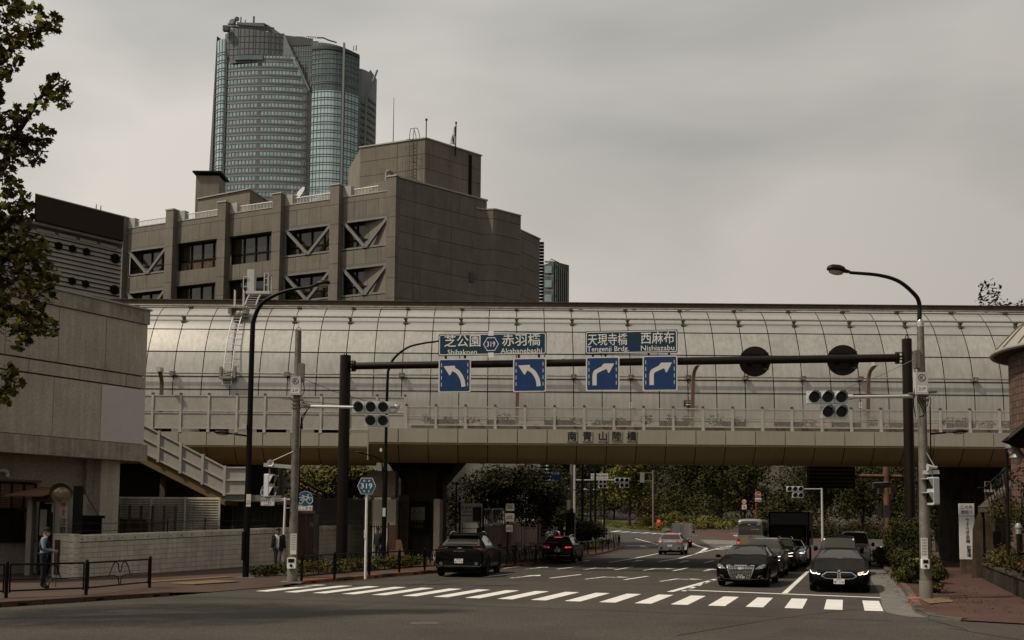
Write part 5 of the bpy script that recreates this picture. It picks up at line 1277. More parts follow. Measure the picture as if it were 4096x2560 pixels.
MB(T).box(a.x-.1,b.x+.12,.7,1.0,a.z+.05,a.z+.12).build('hood','rust_sheet',nl);MB(T).box(a.x,b.x+.05,.85,1.0,b.z-.12,b.z-.03).build('sill','bronze_frame',nl)
c=wplane(8,1113,.9);mb=MB(T);mb.tube(smooth_path([(c.x-.3,.8,c.z),(c.x,.8,c.z+.02),(c.x+.1,.8,c.z-.1),(c.x+.1,.8,c.z-.2)],4),.07,8);mb.build('vent_pipe','light_grey_metal',nl,smooth=True)
# ------ block wall
W0,wd=Vector((-14.8,36,0)),Vector((.265,.964,0)).normalized();WL=25.6
bw=thing('block_wall','long pale concrete block wall with a banded coping behind the pavement','wall',(-11,48,0))
T=frame(W0,wd);wtop=lambda s:lerp(1.62,2.04,s/WL)
MB(T).box(0.02,WL-.02,.03,.19,0,1.6).build('mortar','mortar',bw)
NR,bl=7,.42;nb=43;cache={};rest=MB(T)
for j in range(int(WL/bl)+1):
 for i in range(NR):
  x0,x1=j*bl,min((j+1)*bl,WL);h=(wtop((x0+x1)/2)-.26-.10)/NR;z0=.10+i*h
  if x1-x0<.1:continue
  g=.006;jit=random.uniform(0,.008)
  if j<nb and len(bw.children)<300:MB(T).box(x0+g,x1-g,-jit,.2,z0+g,z0+h-g).build('block','block',bw)
  else:rest.box(x0+g,x1-g,-jit,.2,z0+g,z0+h-g)
rest.build('block','block',bw,kind='stuff')
for j in range(12):
 x0,x1=j*WL/12,(j+1)*WL/12;za,zb=wtop(x0),wtop(x1)
 MB(T).add([(x0+.01,-.03,za-.24),(x1-.01,-.03,zb-.24),(x1-.01,.2,zb-.24),(x0+.01,.2,za-.24),(x0+.01,-.03,za-.06),(x1-.01,-.03,zb-.06),(x1-.01,.2,zb-.06),(x0+.01,.2,za-.06)],[(0,3,2,1),(4,5,6,7),(0,1,5,4),(1,2,6,5),(2,3,7,6),(3,0,4,7)]).build('band','wall_coping',bw)
 MB(T).add([(x0,-.01,za-.055),(x1,-.01,zb-.055),(x1,.22,zb-.055),(x0,.22,za-.055),(x0,.01,za),(x1,.01,zb),(x1,.2,zb),(x0,.2,za)],[(0,3,2,1),(4,5,6,7),(0,1,5,4),(1,2,6,5),(2,3,7,6),(3,0,4,7)]).build('coping','wall_coping',bw)
bo=MB(T)
for j in range(34):x=.35+j*.75;bo.disc((x,wtop(x)-.15),.022,-.05,-.03,6)
bo.build('bolt','bronze_frame',bw,kind='stuff')
MB(T).box(0,WL,-.02,.1,0,.11).build('plinth','stone_wall',bw)
a=dat(126,1260,36.9);rd=Vector((W0.x-a.x,W0.y-a.y,0));T2=frame(a*1,rd);T2.translation.z=0;rl_=rd.length
MB(T2).box(0,rl_-.01,.04,.19,0,1.6).build('mortar','mortar',bw)
for i in range(7):
 for k in range(3):x0=rl_*k/3;MB(T2).box(x0+.006,rl_*(k+1)/3-.006,0,.2,.1+i*.215+.006,.1+(i+1)*.215-.006).build('block','block',bw)
MB(T2).box(-.02,rl_,-.01,.21,1.61,1.66).build('coping','wall_coping',bw)
for x in(-.1,rl_*.3):MB(T2).box(x,x+.10,-.16,-.03,.25,1.45 if x>0 else 2.4).build('gate_post','wood_brown' if x>0 else 'black_steel',bw)
wr=MB(T)
for dz in(.12,.38):
 wr.tube([(x*.9,.1,wtop(x*.9)+dz+.02*math.sin(x*2.1))for x in range(29)],.009,4)
 for k in range(90):x=.1+k*.28;z=wtop(x)+dz;wr.bar((x-.03,.1,z-.03),(x+.03,.1,z+.03),.007)
for k in range(10):x=.2+k*2.7;wr.bar((x,.1,wtop(x)),(x,.1,wtop(x)+.5),.03)
wr.build('barbed_wire','black_steel',bw,kind='stuff')
# ------ gate, booth, mirror
Y=37.4;gp=thing('gate','black steel yard gate with a tall post and stay wire behind the wall','gate',(dat(186,1260,Y).x,Y,.1))
a=dat(186,1148,Y);MB().box(a.x-.14,a.x+.14,Y-.1,Y+.1,.1,a.z).build('post','black_steel',gp)
a,b=dat(191,1222,Y+1.2),dat(240,1262,Y+1.2);f=MB();f.box(a.x,b.x,Y+1.15,Y+1.2,b.z-.6,a.z-.02);f.build('panel','dark_window',gp)
for k in range(11):x=lerp(a.x,b.x,k/10);MB().box(x-.02,x+.02,Y+1.08,Y+1.15,.2,a.z).build('bar','black_steel',gp)
MB().box(a.x-.05,b.x+.12,Y+1.06,Y+1.16,a.z-.03,a.z+.07).build('rail','black_steel',gp)
m=MB();m.tube([dat(194,1150,Y),dat(212,1185,Y+.5),dat(238,1226,Y+1.1)],.014,5);m.build('stay_wire','black_steel',gp)
bt=thing('guard_booth','small pale rusty guard booth with a sloping roof beside the gate','booth',(dat(100,1320,38.2).x,38.2,.15))
Y=38;z=lambda y:dat(100,y,Y).z;X=lambda x:dat(x,1250,Y).x
MB().box(X(62),X(74),Y,Y+.3,.15,z(1180)).build('post','pale_sheet',bt)
MB().box(X(76),X(118),Y+.5,Y+.6,.15,z(1180)).build('back_wall','dark_window',bt)
d_=MB().box(X(82),X(118),Y+.28,Y+.34,.2,z(1190)).build('door','bronze_frame',bt)
MB().box(X(86),X(102),Y+.25,Y+.285,z(1265),z(1203)).build('pane','pale_sheet',d_)
for x0,x1 in((119,127),(128,148),(149,160)):MB().box(X(x0)+.01,X(x1)-.01,Y,Y+.06,.15,z(1183 if x0>120 else 1195)).build('sheet','pale_sheet',bt)
MB().box(X(118),X(160),Y+.06,Y+1.6,.15,z(1172)).build('wall','pale_sheet',bt)
MB().add([(X(28),Y-.7,z(1174)),(X(118),Y-.7,z(1174)),(X(124),Y+1.5,z(1150)),(X(50),Y+1.5,z(1150)),(X(28),Y-.7,z(1171)),(X(118),Y-.7,z(1171)),(X(124),Y+1.5,z(1147)),(X(50),Y+1.5,z(1147))],[(0,3,2,1),(4,5,6,7),(0,1,5,4),(1,2,6,5),(2,3,7,6),(3,0,4,7)]).build('roof','rust_sheet',bt)
MB().add([(X(74),Y-.05,z(1172)),(X(126),Y-.05,z(1160)),(X(126),Y+.02,z(1160)),(X(74),Y+.02,z(1172)),(X(74),Y-.05,z(1186)),(X(126),Y-.05,z(1184)),(X(126),Y+.02,z(1184)),(X(74),Y+.02,z(1186))],[(0,1,5,4),(1,2,6,5),(2,3,7,6),(3,0,4,7),(0,3,2,1),(4,5,6,7)]).build('fascia','wood_brown',bt)
MB().box(X(118),X(161),Y-.04,Y+1.6,z(1173),z(1166)).build('gutter','pale_sheet',bt)
Y=37.3;mr=thing('convex_mirror','round orange rimmed convex traffic mirror on a post by the booth','mirror',(dat(149,1250,Y).x,Y,.15))
c=dat(145,1165,Y);Tm=Matrix.Translation(c)@Matrix.Rotation(rad(14),4,'Z')@Matrix.Rotation(rad(6),4,'X');r=.355
m=MB(Tm);m.lathe([(0,-.09),(r*.4,-.075),(r*.75,-.035),(r*.95,.02)],28,axis='y');m.build('glass','mirror',mr,smooth=True)
m=MB(Tm);m.lathe([(r*.94,-.005),(r,-.02),(r*1.03,.02),(r*.97,.07),(.02,.16)],28,axis='y');m.build('rim','brown_lamp',mr,smooth=True)
m=MB(Tm)
for k in range(16):
 a0,a1=rad(-10+200*k/16),rad(-10+200*(k+1)/16);q=r*1.06
 dpt=lambda a:-.05-.20*max(0,math.sin(a));P=lambda a,y,q:(q*math.cos(a),y,q*math.sin(a))
 m.quad(P(a0,.04,q),P(a1,.04,q),P(a1,dpt(a1),q),P(a0,dpt(a0),q));m.quad(P(a1,.04,q-.012),P(a0,.04,q-.012),P(a0,dpt(a0),q-.012),P(a1,dpt(a1),q-.012))
m.build('hood','brown_lamp',mr,smooth=True)
a=dat(150,1175,Y+.12);m=MB();m.cyl((a.x,Y+.14,.15),(a.x,Y+.14,a.z),.045,.045,10);m.cyl((a.x,Y+.14,dat(150,1210,Y).z),(a.x,Y+.14,dat(150,1186,Y).z),.07,.07,10);m.build('post','orange_paint',mr,smooth=True)
c=dat(149,1231,Y-.02);Tm=Matrix.Translation(c);pl_=MB(Tm).prism(rrect(-.14,.14,-.50,.50,.02),0,.03).build('board','pale_sheet',mr)
m=MB(Tm);m.text('注',0,-.02,.28,-.005,bold=.012);m.text('意',0,-.31,.28,-.005,bold=.012);m.build('lettering','letter_black',pl_)
m=MB(Tm);m.flat([(-.03,.2),(-.03,.31),(-.09,.31),(0,.44),(.09,.31),(.03,.31),(.03,.2)],-.005);m.build('arrow','sign_red',pl_)
# ------ guard rails
def guard_rail(name,label,pts,group,h=.86,zb=.14,post_r=.045,decor=True,step=None,mat='black_steel'):
 P=[Vector((p[0],p[1],0))for p in pts];t=thing(name,label,'guard rail',(P[0].x,P[0].y,gz(P[0].y)+zb),group=group)
 for p in P:
  g=gz(p.y)+zb;m=MB();m.cyl((p.x,p.y,g-.05),(p.x,p.y,g+h+.05),post_r,post_r,8);m.ball((p.x,p.y,g+h+.05),post_r*1.05,8,4);m.build('post',mat,t,smooth=True)
 for a,b in zip(P[:-1],P[1:]):
  ga,gb=gz(a.y)+zb,gz(b.y)+zb;d=(b-a).normalized();L_=(b-a).length
  Q=lambda x,z:a+d*x+Vector((0,0,lerp(ga,gb,x/L_)+z));e=.08
  m=MB();m.tube([Q(e,h),Q(L_-e,h)],.028,6);m.tube([Q(e,.17),Q(L_-e,.17)],.024,6)
  for x in(e,L_-e):m.tube([Q(x,.12),Q(x,h+.0)],.022,6)
  m.build('frame',mat,t,smooth=True)
  if decor:
   c=L_/2;m=MB();r=.16*L_
   m.tube([Q(c-r*1.15,.44)]+[Q(c+r*(-1.05+.62*k/6),.44+.38*math.sin(rad(90*k/6)))for k in range(7)]+[Q(c-r*.2,h-.08),Q(c-r*.12,h-.26),Q(c,h-.31),Q(c+r*.12,h-.26),Q(c+r*.2,h-.08)]+[Q(c+r*(.43+.62*k/6),.44+.38*math.cos(rad(90*k/6)))for k in range(7)]+[Q(c+r*1.15,.44)],.016,5)
   m.build('arch',mat,t,smooth=True)
   for s0,s1,xe in((e,c-r*.3,c-r*.05),(L_-e,c+r*.3,c+r*.05)):
    m=MB();m.tube([Q(s0,.45),Q(lerp(s0,s1,.85),.45),Q(s1,.42),Q(xe*.6+s1*.4,.36),Q(xe,.17)],.016,5);m.build('scroll',mat,t,smooth=True)
 return t
G=lambda x,y,z=.14:tuple(dgr(x,y,z).to_2d())
guard_rail('guard_rail','black guard rail in front of the guard, nearest at the left corner',[(-17.6,20.8),G(14,1412),G(203,1404),G(353,1388)],'black guard rails with arch ornaments',.84)
guard_rail('guard_rail','black guard rail before the low yellow green hedge and route sign',[G(712,1374),G(790,1365),G(872,1358),G(943,1352),G(1003,1347),G(1048,1342)],'black guard rails with arch ornaments',.84)
gl=[(-1.0,50.3),(.2,53),(1.3,55.8),(2.4,58.8),(3.1,61.5)]
guard_rail('guard_rail','black guard rail beside the parked bicycles under the overpass',gl,'black guard rails with arch ornaments',.84)
gl=[(3.9,66.5),(4.55,69.3),(5.2,72.2),(6.0,75.5),(6.75,78.8),(7.5,82),(8.3,85.8),(9.0,89.5),(9.55,93.5),(9.8,97.5),(9.75,101.5),(9.45,105.5),(8.8,109.5),(7.6,113)]
guard_rail('guard_rail','black guard rail curving round the corner beyond the overpass',gl,'black guard rails with arch ornaments',.84)
# ------ stair with panel fence
st=thing('stairway','steep stair down from the overpass with pale perforated side panels','stairway',(-13,49,0))
Y=49;A_,B_,C_=dat(322,1062,Y),dat(530,1168,Y),dat(588,1168,Y);at_,bt_,ct_=dat(322,994,Y),dat(532,1104,Y),dat(588,1104,Y)
def ppanel(a0,a1,b0,b1,mat,name,y=Y,th=.04):return MB().add([(a0.x,y,a0.z),(b0.x,y,b0.z),(b1.x,y,b1.z),(a1.x,y,a1.z),(a0.x,y+th,a0.z),(b0.x,y+th,b0.z),(b1.x,y+th,b1.z),(a1.x,y+th,a1.z)],[(0,1,2,3),(7,6,5,4),(0,4,5,1),(1,5,6,2),(2,6,7,3),(3,7,4,0)]).build(name,mat,st)
n=4
for k in range(n):
 f=lambda u,v:A_.lerp(B_,u).lerp(at_.lerp(bt_,u),v)
 u0,u1=k/n+.01,(k+1)/n-.01
 ppanel(f(u0,.06),f(u0,.50),f(u1,.06),f(u1,.50),'perforated','perforated_panel');ppanel(f(u0,.55),f(u0,.96),f(u1,.55),f(u1,.96),'perforated','perforated_panel')
for v in(.03,.525,.99):MB().bar(f(0,v)+Vector((0,-.03,0)),f(1,v)+Vector((0,-.03,0)),.06,.07).build('rail','fence_metal',st)
for k in range(n+1):p,q=f(k/n,-.05),f(k/n,1.06);MB().box(p.x-.06,p.x+.06,Y-.08,Y+.08,p.z,q.z).build('post','fence_metal',st)
f2=lambda u,v:B_.lerp(C_,u).lerp(bt_.lerp(ct_,u),v)
ppanel(f2(.05,.06),f2(.05,.5),f2(.97,.06),f2(.97,.5),'perforated','perforated_panel');ppanel(f2(.05,.55),f2(.05,.96),f2(.97,.55),f2(.97,.96),'perforated','perforated_panel')
for v in(.03,.525,.99):MB().bar(f2(0,v)+Vector((0,-.03,0)),f2(1,v)+Vector((0,-.03,0)),.06,.07).build('rail','fence_metal',st)
MB().box(C_.x-.06,C_.x+.06,Y-.08,Y+.08,.1,ct_.z+.1).build('post','fence_metal',st)
m=MB();d=Vector((0,0,-.45));q=[A_+Vector((-3,0,1.45)),B_]
m.add([(v.x,Y+yy,v.z+dz)for yy in(.05,2.6)for dz in(0,-.5)for v in(A_,B_)],[(0,1,3,2),(4,6,7,5),(0,4,5,1),(2,3,7,6),(0,2,6,4),(1,5,7,3)]);m.build('stringer','fascia_lower',st)
for k in range(18):
 p=A_.lerp(B_,k/18);MB().box(p.x,p.x+.34,Y+.1,Y+2.5,p.z-.05,p.z).build('step','walk_slab',st)
MB().box(B_.x,C_.x+1.5,Y+.02,Y+2.6,B_.z-.3,B_.z-.02).build('landing','walk_slab',st)
for x in(385,466):p=dat(x,1150,Y+1.5);MB().box(p.x-.12,p.x+.12,Y+1.4,Y+1.65,0,p.z+.5).build('support','rust_steel',st)
# ------ yard behind the wall
def panel_wall(name,label,cat,x0,x1,y0,y1,Y,mat,rows=0,pname='slat',rail=None,zb=None):
 a,b=dat(x0,y0,Y),dat(x1,y0,Y);zt=a.z;zb=dat(x0,y1,Y).z if zb is None else zb
 t=thing(name,label,cat,((a.x+b.x)/2,Y,zb))
 if rows:
  for k in range(rows):z=lerp(zb,zt,k/rows);MB().add([(a.x,Y-.04,z+.01),(b.x,Y-.04,z+.01),(b.x,Y+.02,z+.01),(a.x,Y+.02,z+.01),(a.x,Y,z+(zt-zb)/rows-.005),(b.x,Y,z+(zt-zb)/rows-.005),(b.x,Y+.02,z+(zt-zb)/rows-.005),(a.x,Y+.02,z+(zt-zb)/rows-.005)],[(0,3,2,1),(4,5,6,7),(0,1,5,4),(1,2,6,5),(2,3,7,6),(3,0,4,7)]).build(pname,mat,t)
 else:MB().box(a.x,b.x,Y,Y+.06,zb,zt).build('board',mat,t)
 return t,a,b,zb,zt
t,a,b,zb,zt=panel_wall('slat_fence','pale grey fence of narrow horizontal slats under the stair','fence',278,520,1173,1236,47.6,'beige_stain',20,zb=.9)
for k in range(4):x=lerp(a.x,b.x,k/3);MB().box(x-.04,x+.04,47.5,47.56,.1,zt).build('post','fence_metal',t)
t=thing('wire_fence','brown wire mesh fence with rust coloured posts in the yard behind the wall','fence',(-16,44.5,.1));Y=44.5
a,b=dat(280,1196,Y),dat(415,1196,Y)
for k in range(6):x=lerp(a.x,b.x,k/5);MB().box(x-.05,x+.05,Y-.03,Y+.03,.1,a.z+.05).build('post','wood_brown',t)
m=MB()
for k in range(60):x=lerp(a.x,b.x,k/59);m.bar((x,Y,.4),(x,Y,a.z),.008)
for k in range(16):z=lerp(.6,a.z,k/15);m.bar((a.x,Y,z),(b.x,Y,z),.008)
m.build('mesh_panel','wood_brown',t,kind='stuff')
for x0,x1,y0,Y,lb in((283,345,1222,46,'rusty topped wide equipment box behind the wire mesh fence'),(350,383,1229,45.6,'narrower pale equipment box behind the wire mesh fence')):
 a,b=dat(x0,y0,Y),dat(x1,y0,Y);t=thing('equipment_box',lb,'box',((a.x+b.x)/2,Y,.1));MB().box(a.x,b.x,Y,Y+1,.1,a.z-.08).build('body','wood_brown' if x0<300 else 'pale_sheet',t);MB().box(a.x-.05,b.x+.05,Y-.05,Y+1.05,a.z-.08,a.z).build('lid','pale_sheet',t)
sh=thing('shed','dark green sheet metal shed with a rusty sloping roof behind the block wall','shed',(dat(590,1240,53).x,54,.1));Y=53
a,b=dat(470,1192,Y),dat(688,1192,Y)
nsh=22
for k in range(nsh):MB().box(lerp(dat(548,1192,Y).x,b.x,k/nsh)+.01,lerp(dat(548,1192,Y).x,b.x,(k+1)/nsh)-.01,Y+(k%2)*.03,Y+.1,.1,a.z+.02).build('sheet','green_sheet',sh)
MB().box(dat(548,1192,Y).x,b.x,Y+.1,Y+4,.1,a.z).build('body','bronze_frame',sh)
c0,c1,d0,d1=dat(500,1176,Y-.6),dat(725,1192,Y-.6),dat(520,1166,Y+3),dat(715,1180,Y+3)
MB().add([tuple(c0),tuple(c1),tuple(d1),tuple(d0)]+[tuple(v+Vector((0,0,.08)))for v in(c0,c1,d1,d0)],[(0,3,2,1),(4,5,6,7),(0,1,5,4),(1,2,6,5),(2,3,7,6),(3,0,4,7)]).build('roof','rust_sheet',sh)
a,b=dat(700,1212,51.5),dat(742,1212,51.5);t=thing('yard_hut','low dark wooden hut behind the wall beside the bicycle sign','hut',((a.x+b.x)/2,52,.1))
MB().box(a.x,b.x,51.5,53,.1,a.z).build('body','dark_window',t);MB().box(a.x-.1,b.x+.1,51.3,53.2,a.z,a.z+.12).build('roof','wood_brown',t)
for x0,x1 in((700,721),(722,742)):MB().box(dat(x0,1212,51.5).x+.03,dat(x1,1212,51.5).x-.03,51.44,51.5,.3,a.z-.05).build('door','wood_brown',t)
t=thing('panel_fence','lower pale panel fence behind the wall left of the route sign','fence',(dat(780,1230,62).x,62.5,.1));Y=62.5
a,b,z0,zm,z1=dat(690,1178,Y),dat(880,1178,Y),dat(700,1250,Y).z,dat(700,1233,Y).z,dat(700,1178,Y).z
for k in range(3):
 x0,x1=lerp(a.x,b.x,k/3),lerp(a.x,b.x,(k+1)/3)
 MB().box(x0+.06,x1-.06,Y,Y+.04,zm+.05,z1-.05).build('perforated_panel','perforated',t);MB().box(x0+.06,x1-.06,Y,Y+.04,.3,zm-.05).build('perforated_panel','perforated',t)
 for z in(zm,z1):MB().box(x0,x1,Y-.04,Y+.04,z-.03,z+.04).build('rail','fence_metal',t)
for k in range(4):x=lerp(a.x,b.x,k/3);MB().box(x-.08,x+.08,Y-.08,Y+.08,.1,z1+.3).build('post','fence_metal',t)
t=thing('stairway','brown sided stair rising to the left in the shade below the approach','stairway',(dat(760,1150,66).x,66,0));Y=66
for dy,w in((0,.12),(11,.09),(18,.09)):MB().bar(dat(690,1128+dy,Y),dat(850,1205+dy,Y),w).build('handrail','rust_steel',t)
p,q=dat(690,1150,Y),dat(850,1228,Y);MB().add([(p.x,Y+.1,p.z),(q.x,Y+.1,q.z),(q.x,Y+.1,q.z-1.2),(p.x,Y+.1,p.z-1.2),(p.x,Y+2,p.z),(q.x,Y+2,q.z),(q.x,Y+2,q.z-1.2),(p.x,Y+2,p.z-1.2)],[(0,3,2,1),(4,5,6,7),(0,1,5,4),(1,2,6,5),(2,3,7,6),(3,0,4,7)]).build('stringer','wood_brown',t)
MB().box(-34,-8.6,68.5,69,0,3.0).build('retaining_wall','planter_wall',label='dark retaining wall in the shade at the back of the yard',cat='wall')
# ------ station entrance beside the pier
se=thing('station_entrance','concrete station entrance with poster recess under the overpass','entrance',(dat(950,1250,55).x,56,0));Y=55.2
X=lambda x,Y=Y:dat(x,1200,Y).x;Zz=lambda y,Y=Y:dat(900,y,Y).z
MB().box(X(880),X(935),Y,Y+2.5,.1,Zz(1180)).build('wall','beige_wall',se);MB().box(X(860),X(928),Y+1,Y+2.5,Zz(1172),Zz(1110)).build('upper_wall','beige_render',se)
MB().box(X(936),X(1022),Y+2.2,Y+2.6,.1,5).build('recess_wall','planter_wall',se)
MB().box(X(1026),X(1040),Y-.4,Y+2.2,.1,Zz(1178)).build('column','beige_wall',se);MB().box(X(936),X(960),Y+1.2,Y+2,.1,Zz(1168)).build('column','planter_wall',se)
pz=Zz(1215);Tm=frame((X(978),Y+1.9,pz),(1,0))
b=MB(Tm).box(-.62,.62,0,.06,-1.0,.75).build('poster_board','bronze_frame',se)
MB(Tm).box(-.42,.42,-.02,0,-.28,.42).build('poster','dark_window',b)
m=MB(Tm)
for q in band([Vector(v)for v in((-.22,-.02),(-.24,.16),(-.12,.24),(0,.06),(.12,.24),(.24,.16),(.22,-.02))],.075):m.flat(q,-.026)
m.text('乃木坂駅',0,-.35,.17,-.026);m.text('千代田線',0,-.62,.17,-.026);m.build('lettering','tactile',b)
for k in range(6):MB().box(X(884+k*5)-.015,X(884+k*5)+.015,54.5,54.54,.15,2.1).build('railing_bar','black_steel',se)
MB().box(X(880),X(930),54.48,54.55,1.9,1.95).build('railing','black_steel',se)
t=thing('notice_stand','brown notice stand leaning on the concrete wall behind the black lamp','notice board',(dat(926,1320,52).x,52,.15))
a,b=dat(918,1240,52),dat(934,1300,52);MB().box(a.x,b.x,52,52.1,b.z,a.z).build('board','wood_brown',t);MB().box(a.x-.05,a.x+.03,52.02,52.08,.15,a.z+.1).build('post','black_steel',t)
mb=MB();mb.add([(a.x-.3,52.4,.15),(b.x+.5,52.4,.15),(b.x+.2,52.6,1.3),(a.x-.1,52.6,1.3),(a.x-.3,52.9,.15),(b.x+.5,52.9,.15)],[(0,1,2,3),(1,5,2),(0,3,4),(4,3,2,5),(0,4,5,1)]);mb.build('base_block','rust_sheet',t)
# ------ right-hand of the entrance: board, boarded wall, rails, bicycles
def loc(x,Y):return dat(x,1200,Y).x
t=thing('name_board','white sign board with the science council entrance text behind the parked car','sign',(loc(1114,60),60,0));c=dat(1114,1212,60);Tm=Matrix.Translation(c)
b=MB(Tm).box(-.62,.62,0,.06,-.55,.55).build('board','white_paint',t)
m=MB(Tm);m.text('日本学術会議',0,.30,.25,-.006,bold=.01,fit=1.1);m.text('SCIENCE COUNCIL OF JAPAN',0,.06,.12,-.006,bold=.012,fit=1.0);m.text('入口',-.1,-.36,.22,-.006);m.box(-.6,.6,-.01,-.004,-.16,-.12);m.build('lettering','letter_black',b)
for x in(-.66,.66):MB(Tm).box(x-.05,x+.05,-.02,.08,-c.z,.6).build('post','bronze_frame',t)
bf=thing('boarded_wall','weathered pinkish wall of vertical boards behind the parked bicycles','wall',(2.0,66,0))
PA,PB=Vector((loc(1135,61),61,0)),Vector((loc(1302,88),88,0));dd=(PB-PA);n=60;T=frame(PA,dd);L_=dd.length
for k in range(n):
 x0,x1=L_*k/n,L_*(k+1)/n;zt=lerp(1.95,2.55,k/n);MB(T).box(x0+.012,x1-.012,random.uniform(-.012,.012),.08,.1,zt).build('board','wood_fence',bf)
MB(T).box(0,L_,.08,.2,.1,1.9).build('backing','mortar',bf)
rl=thing('hand_railing','pale tubular railing along the top of the boarded wall','railing',(PA.x,PA.y,2));Q=lambda u,z:PA.lerp(PB,u)+Vector((0,.3,lerp(1.95,2.55,u)+z))
for k in range(7):
 u0,u1=k/7-.02,(k+1)/7-.02;m=MB();m.tube([Q(u0+.012,0),Q(u0,.12),Q(u0,.95),Q(u0+.004,1.0),Q(u1-.02,1.0),Q(u1-.012,.95),Q(u1-.012,.12),Q(u1-.02,.06),Q(u0+.01,.06)],.04,6);m.build('frame','light_grey_metal',rl,smooth=True)
 m=MB()
 for j in range(6):u=lerp(u0,u1-.02,(j+.5)/6);m.tube([Q(u,.06),Q(u,1.0)],.014,4)
 m.build('baluster','light_grey_metal',rl,kind='stuff')
t=thing('street_sign','small pale notice plates on a dark post right of the sport utility vehicle','sign',(loc(1204,52),52,.14))
p=dgr(1200,1330,.14);Ys=52;MB().cyl((loc(1198,Ys),Ys,.1),(loc(1200,Ys),Ys,dat(1200,1195,Ys).z),.04,.04,8).build('post','bronze_frame',t)
for x,y,w,h in((1205,1198,.42,.36),(1204,1222,.46,.4),(1203,1248,.34,.34)):
 c=dat(x,y,Ys-.06);Tm=Matrix.Translation(c);b=MB(Tm).prism(rrect(-w/2,w/2,-h/2,h/2,.04),0,.03).build('plate','beige_stain',t);m=MB(Tm);m.text('自転車\n放置禁止',0,0,.1,-.004,fit=w*.8);m.build('lettering','letter_black',b)
t=thing('bus_stop_post','slim dark post with small boxes behind the sport utility vehicle','post',(loc(1078,56),56,.14));MB().cyl((loc(1076,56),56,.1),(loc(1078,56),56,dat(1078,1138,56).z),.05,.05,8).build('post','black_steel',t);MB().bar(dat(1060,1135,56),dat(1080,1145,56),.05).build('arm','black_steel',t)
t=thing('notice_board','black notice panel on a post in front of the white sign board','notice board',(loc(1128,57),57,.14));a,b=dat(1117,1198,57),dat(1137,1232,57);MB().box(a.x,b.x,57,57.1,b.z,a.z).build('panel','black_steel',t);MB().cyl((b.x-.06,57,.1),(b.x-.06,57,a.z),.05,.05,8).build('post','black_steel',t)
t=thing('round_mirror','dark round mirror back hanging under the overpass beside the pier','mirror',dat(1058,1104,57));mb=MB(Matrix.Translation(dat(1058,1104,57)));mb.lathe([(.38,-.1),(.36,0),(.2,.12),(.02,.16)],18,axis='y');mb.build('shell','bronze_frame',t,smooth=True);MB().bar(dat(1058,1104,57),dat(1040,1100,57.5),.06).build('arm','black_steel',t)
def bicycle(label,x,y,rz,basket=True):
 t=thing('bicycle',label,'bicycle',(0,0,0),group='bicycles parked along the boarded wall')
 for sx_ in(-.52,.52):
  m=MB();m.tube([(sx_+.31*math.cos(a),0,.33+.31*math.sin(a))for a in[2*math.pi*k/18 for k in range(18)]],.022,5,closed=True);w=m.build('wheel','tyre',t,smooth=True)
  m=MB()
  for k in range(8):a=math.pi*k/8;m.bar((sx_-.3*math.cos(a),0,.33-.3*math.sin(a)),(sx_+.3*math.cos(a),0,.33+.3*math.sin(a)),.005)
  m.build('spokes','galvanised',w,kind='stuff')
 m=MB()
 for p in([(-.52,0,.33),(-.15,0,.32),(-.25,0,.75)],[(-.52,0,.33),(-.22,0,.66)],[(-.15,0,.32),(.36,0,.75)],[(-.2,0,.5),(.34,0,.82)],[(.52,0,.33),(.38,0,.70),(.33,0,.95)]):m.tube(p,.02,6)
 m.build('frame','dark_grey_car',t,smooth=True)
 m=MB();m.tube([(.22,-.28,1.02),(.35,-.24,1.0),(.35,.24,1.0),(.22,.28,1.02)],.016,5);m.build('handlebar','galvanised',t,smooth=True)
 MB().ball((-.27,0,.82),1,8,5,(.14,.08,.05)).build('saddle','black_steel',t)
 if basket:
  m=MB()
  for z in(.75,.85,.95):m.tube([(.42,-.14,z),(.72,-.16,z),(.72,.16,z),(.42,.14,z)],.008,4,closed=True)
  for a in((.42,-.14),(.57,-.15),(.72,-.16),(.72,0),(.72,.16),(.57,.15),(.42,.14)):m.bar((a[0],a[1],.72),(a[0],a[1],.95),.01)
  m.build('basket','bronze_frame',t,kind='stuff')
 t.location=(x,y,.14+gz(y));t.rotation_euler.z=rz
 return t
BX=[(dgr(1213,1300,.14),70,True),(dgr(1238,1308,.14),60,True),(dgr(1256,1305,.14),66,True),(dgr(1275,1303,.14),58,False),(dgr(955,1318,.14),20,True)]
for(p,a,bk),lb in zip(BX,('bicycle with a white bundle nearest the notice plates','bicycle with wire basket second along the black guard rail','bicycle with wire basket in the middle of the parked row','bicycle without basket just left of the black estate car','bicycle leaning in the shade at the station entrance')):bicycle(lb,p.x,min(p.y,57),rad(a),bk)
Y=66;t=thing('signal_cabinet','tall black board with a red beacon on top beyond the black estate car','cabinet',(loc(1347,Y),Y,.14));a,b=dat(1336,1211,Y),dat(1357,1300,Y)
MB().box(a.x,b.x,Y,Y+.25,.6,a.z).build('board','black_steel',t);MB().box(b.x,b.x+.07,Y,Y+.3,.1,a.z).build('edge_post','light_grey_metal',t);m=MB();m.lathe([(.14,0),(.14,.2),(.1,.3),(0,.34)],12,(a.x+.38,Y+.12,a.z));m.build('beacon','brown_lamp',t,smooth=True);MB().box(a.x+.1,b.x-.1,Y+.05,Y+.2,.1,.6).build('leg','black_steel',t)
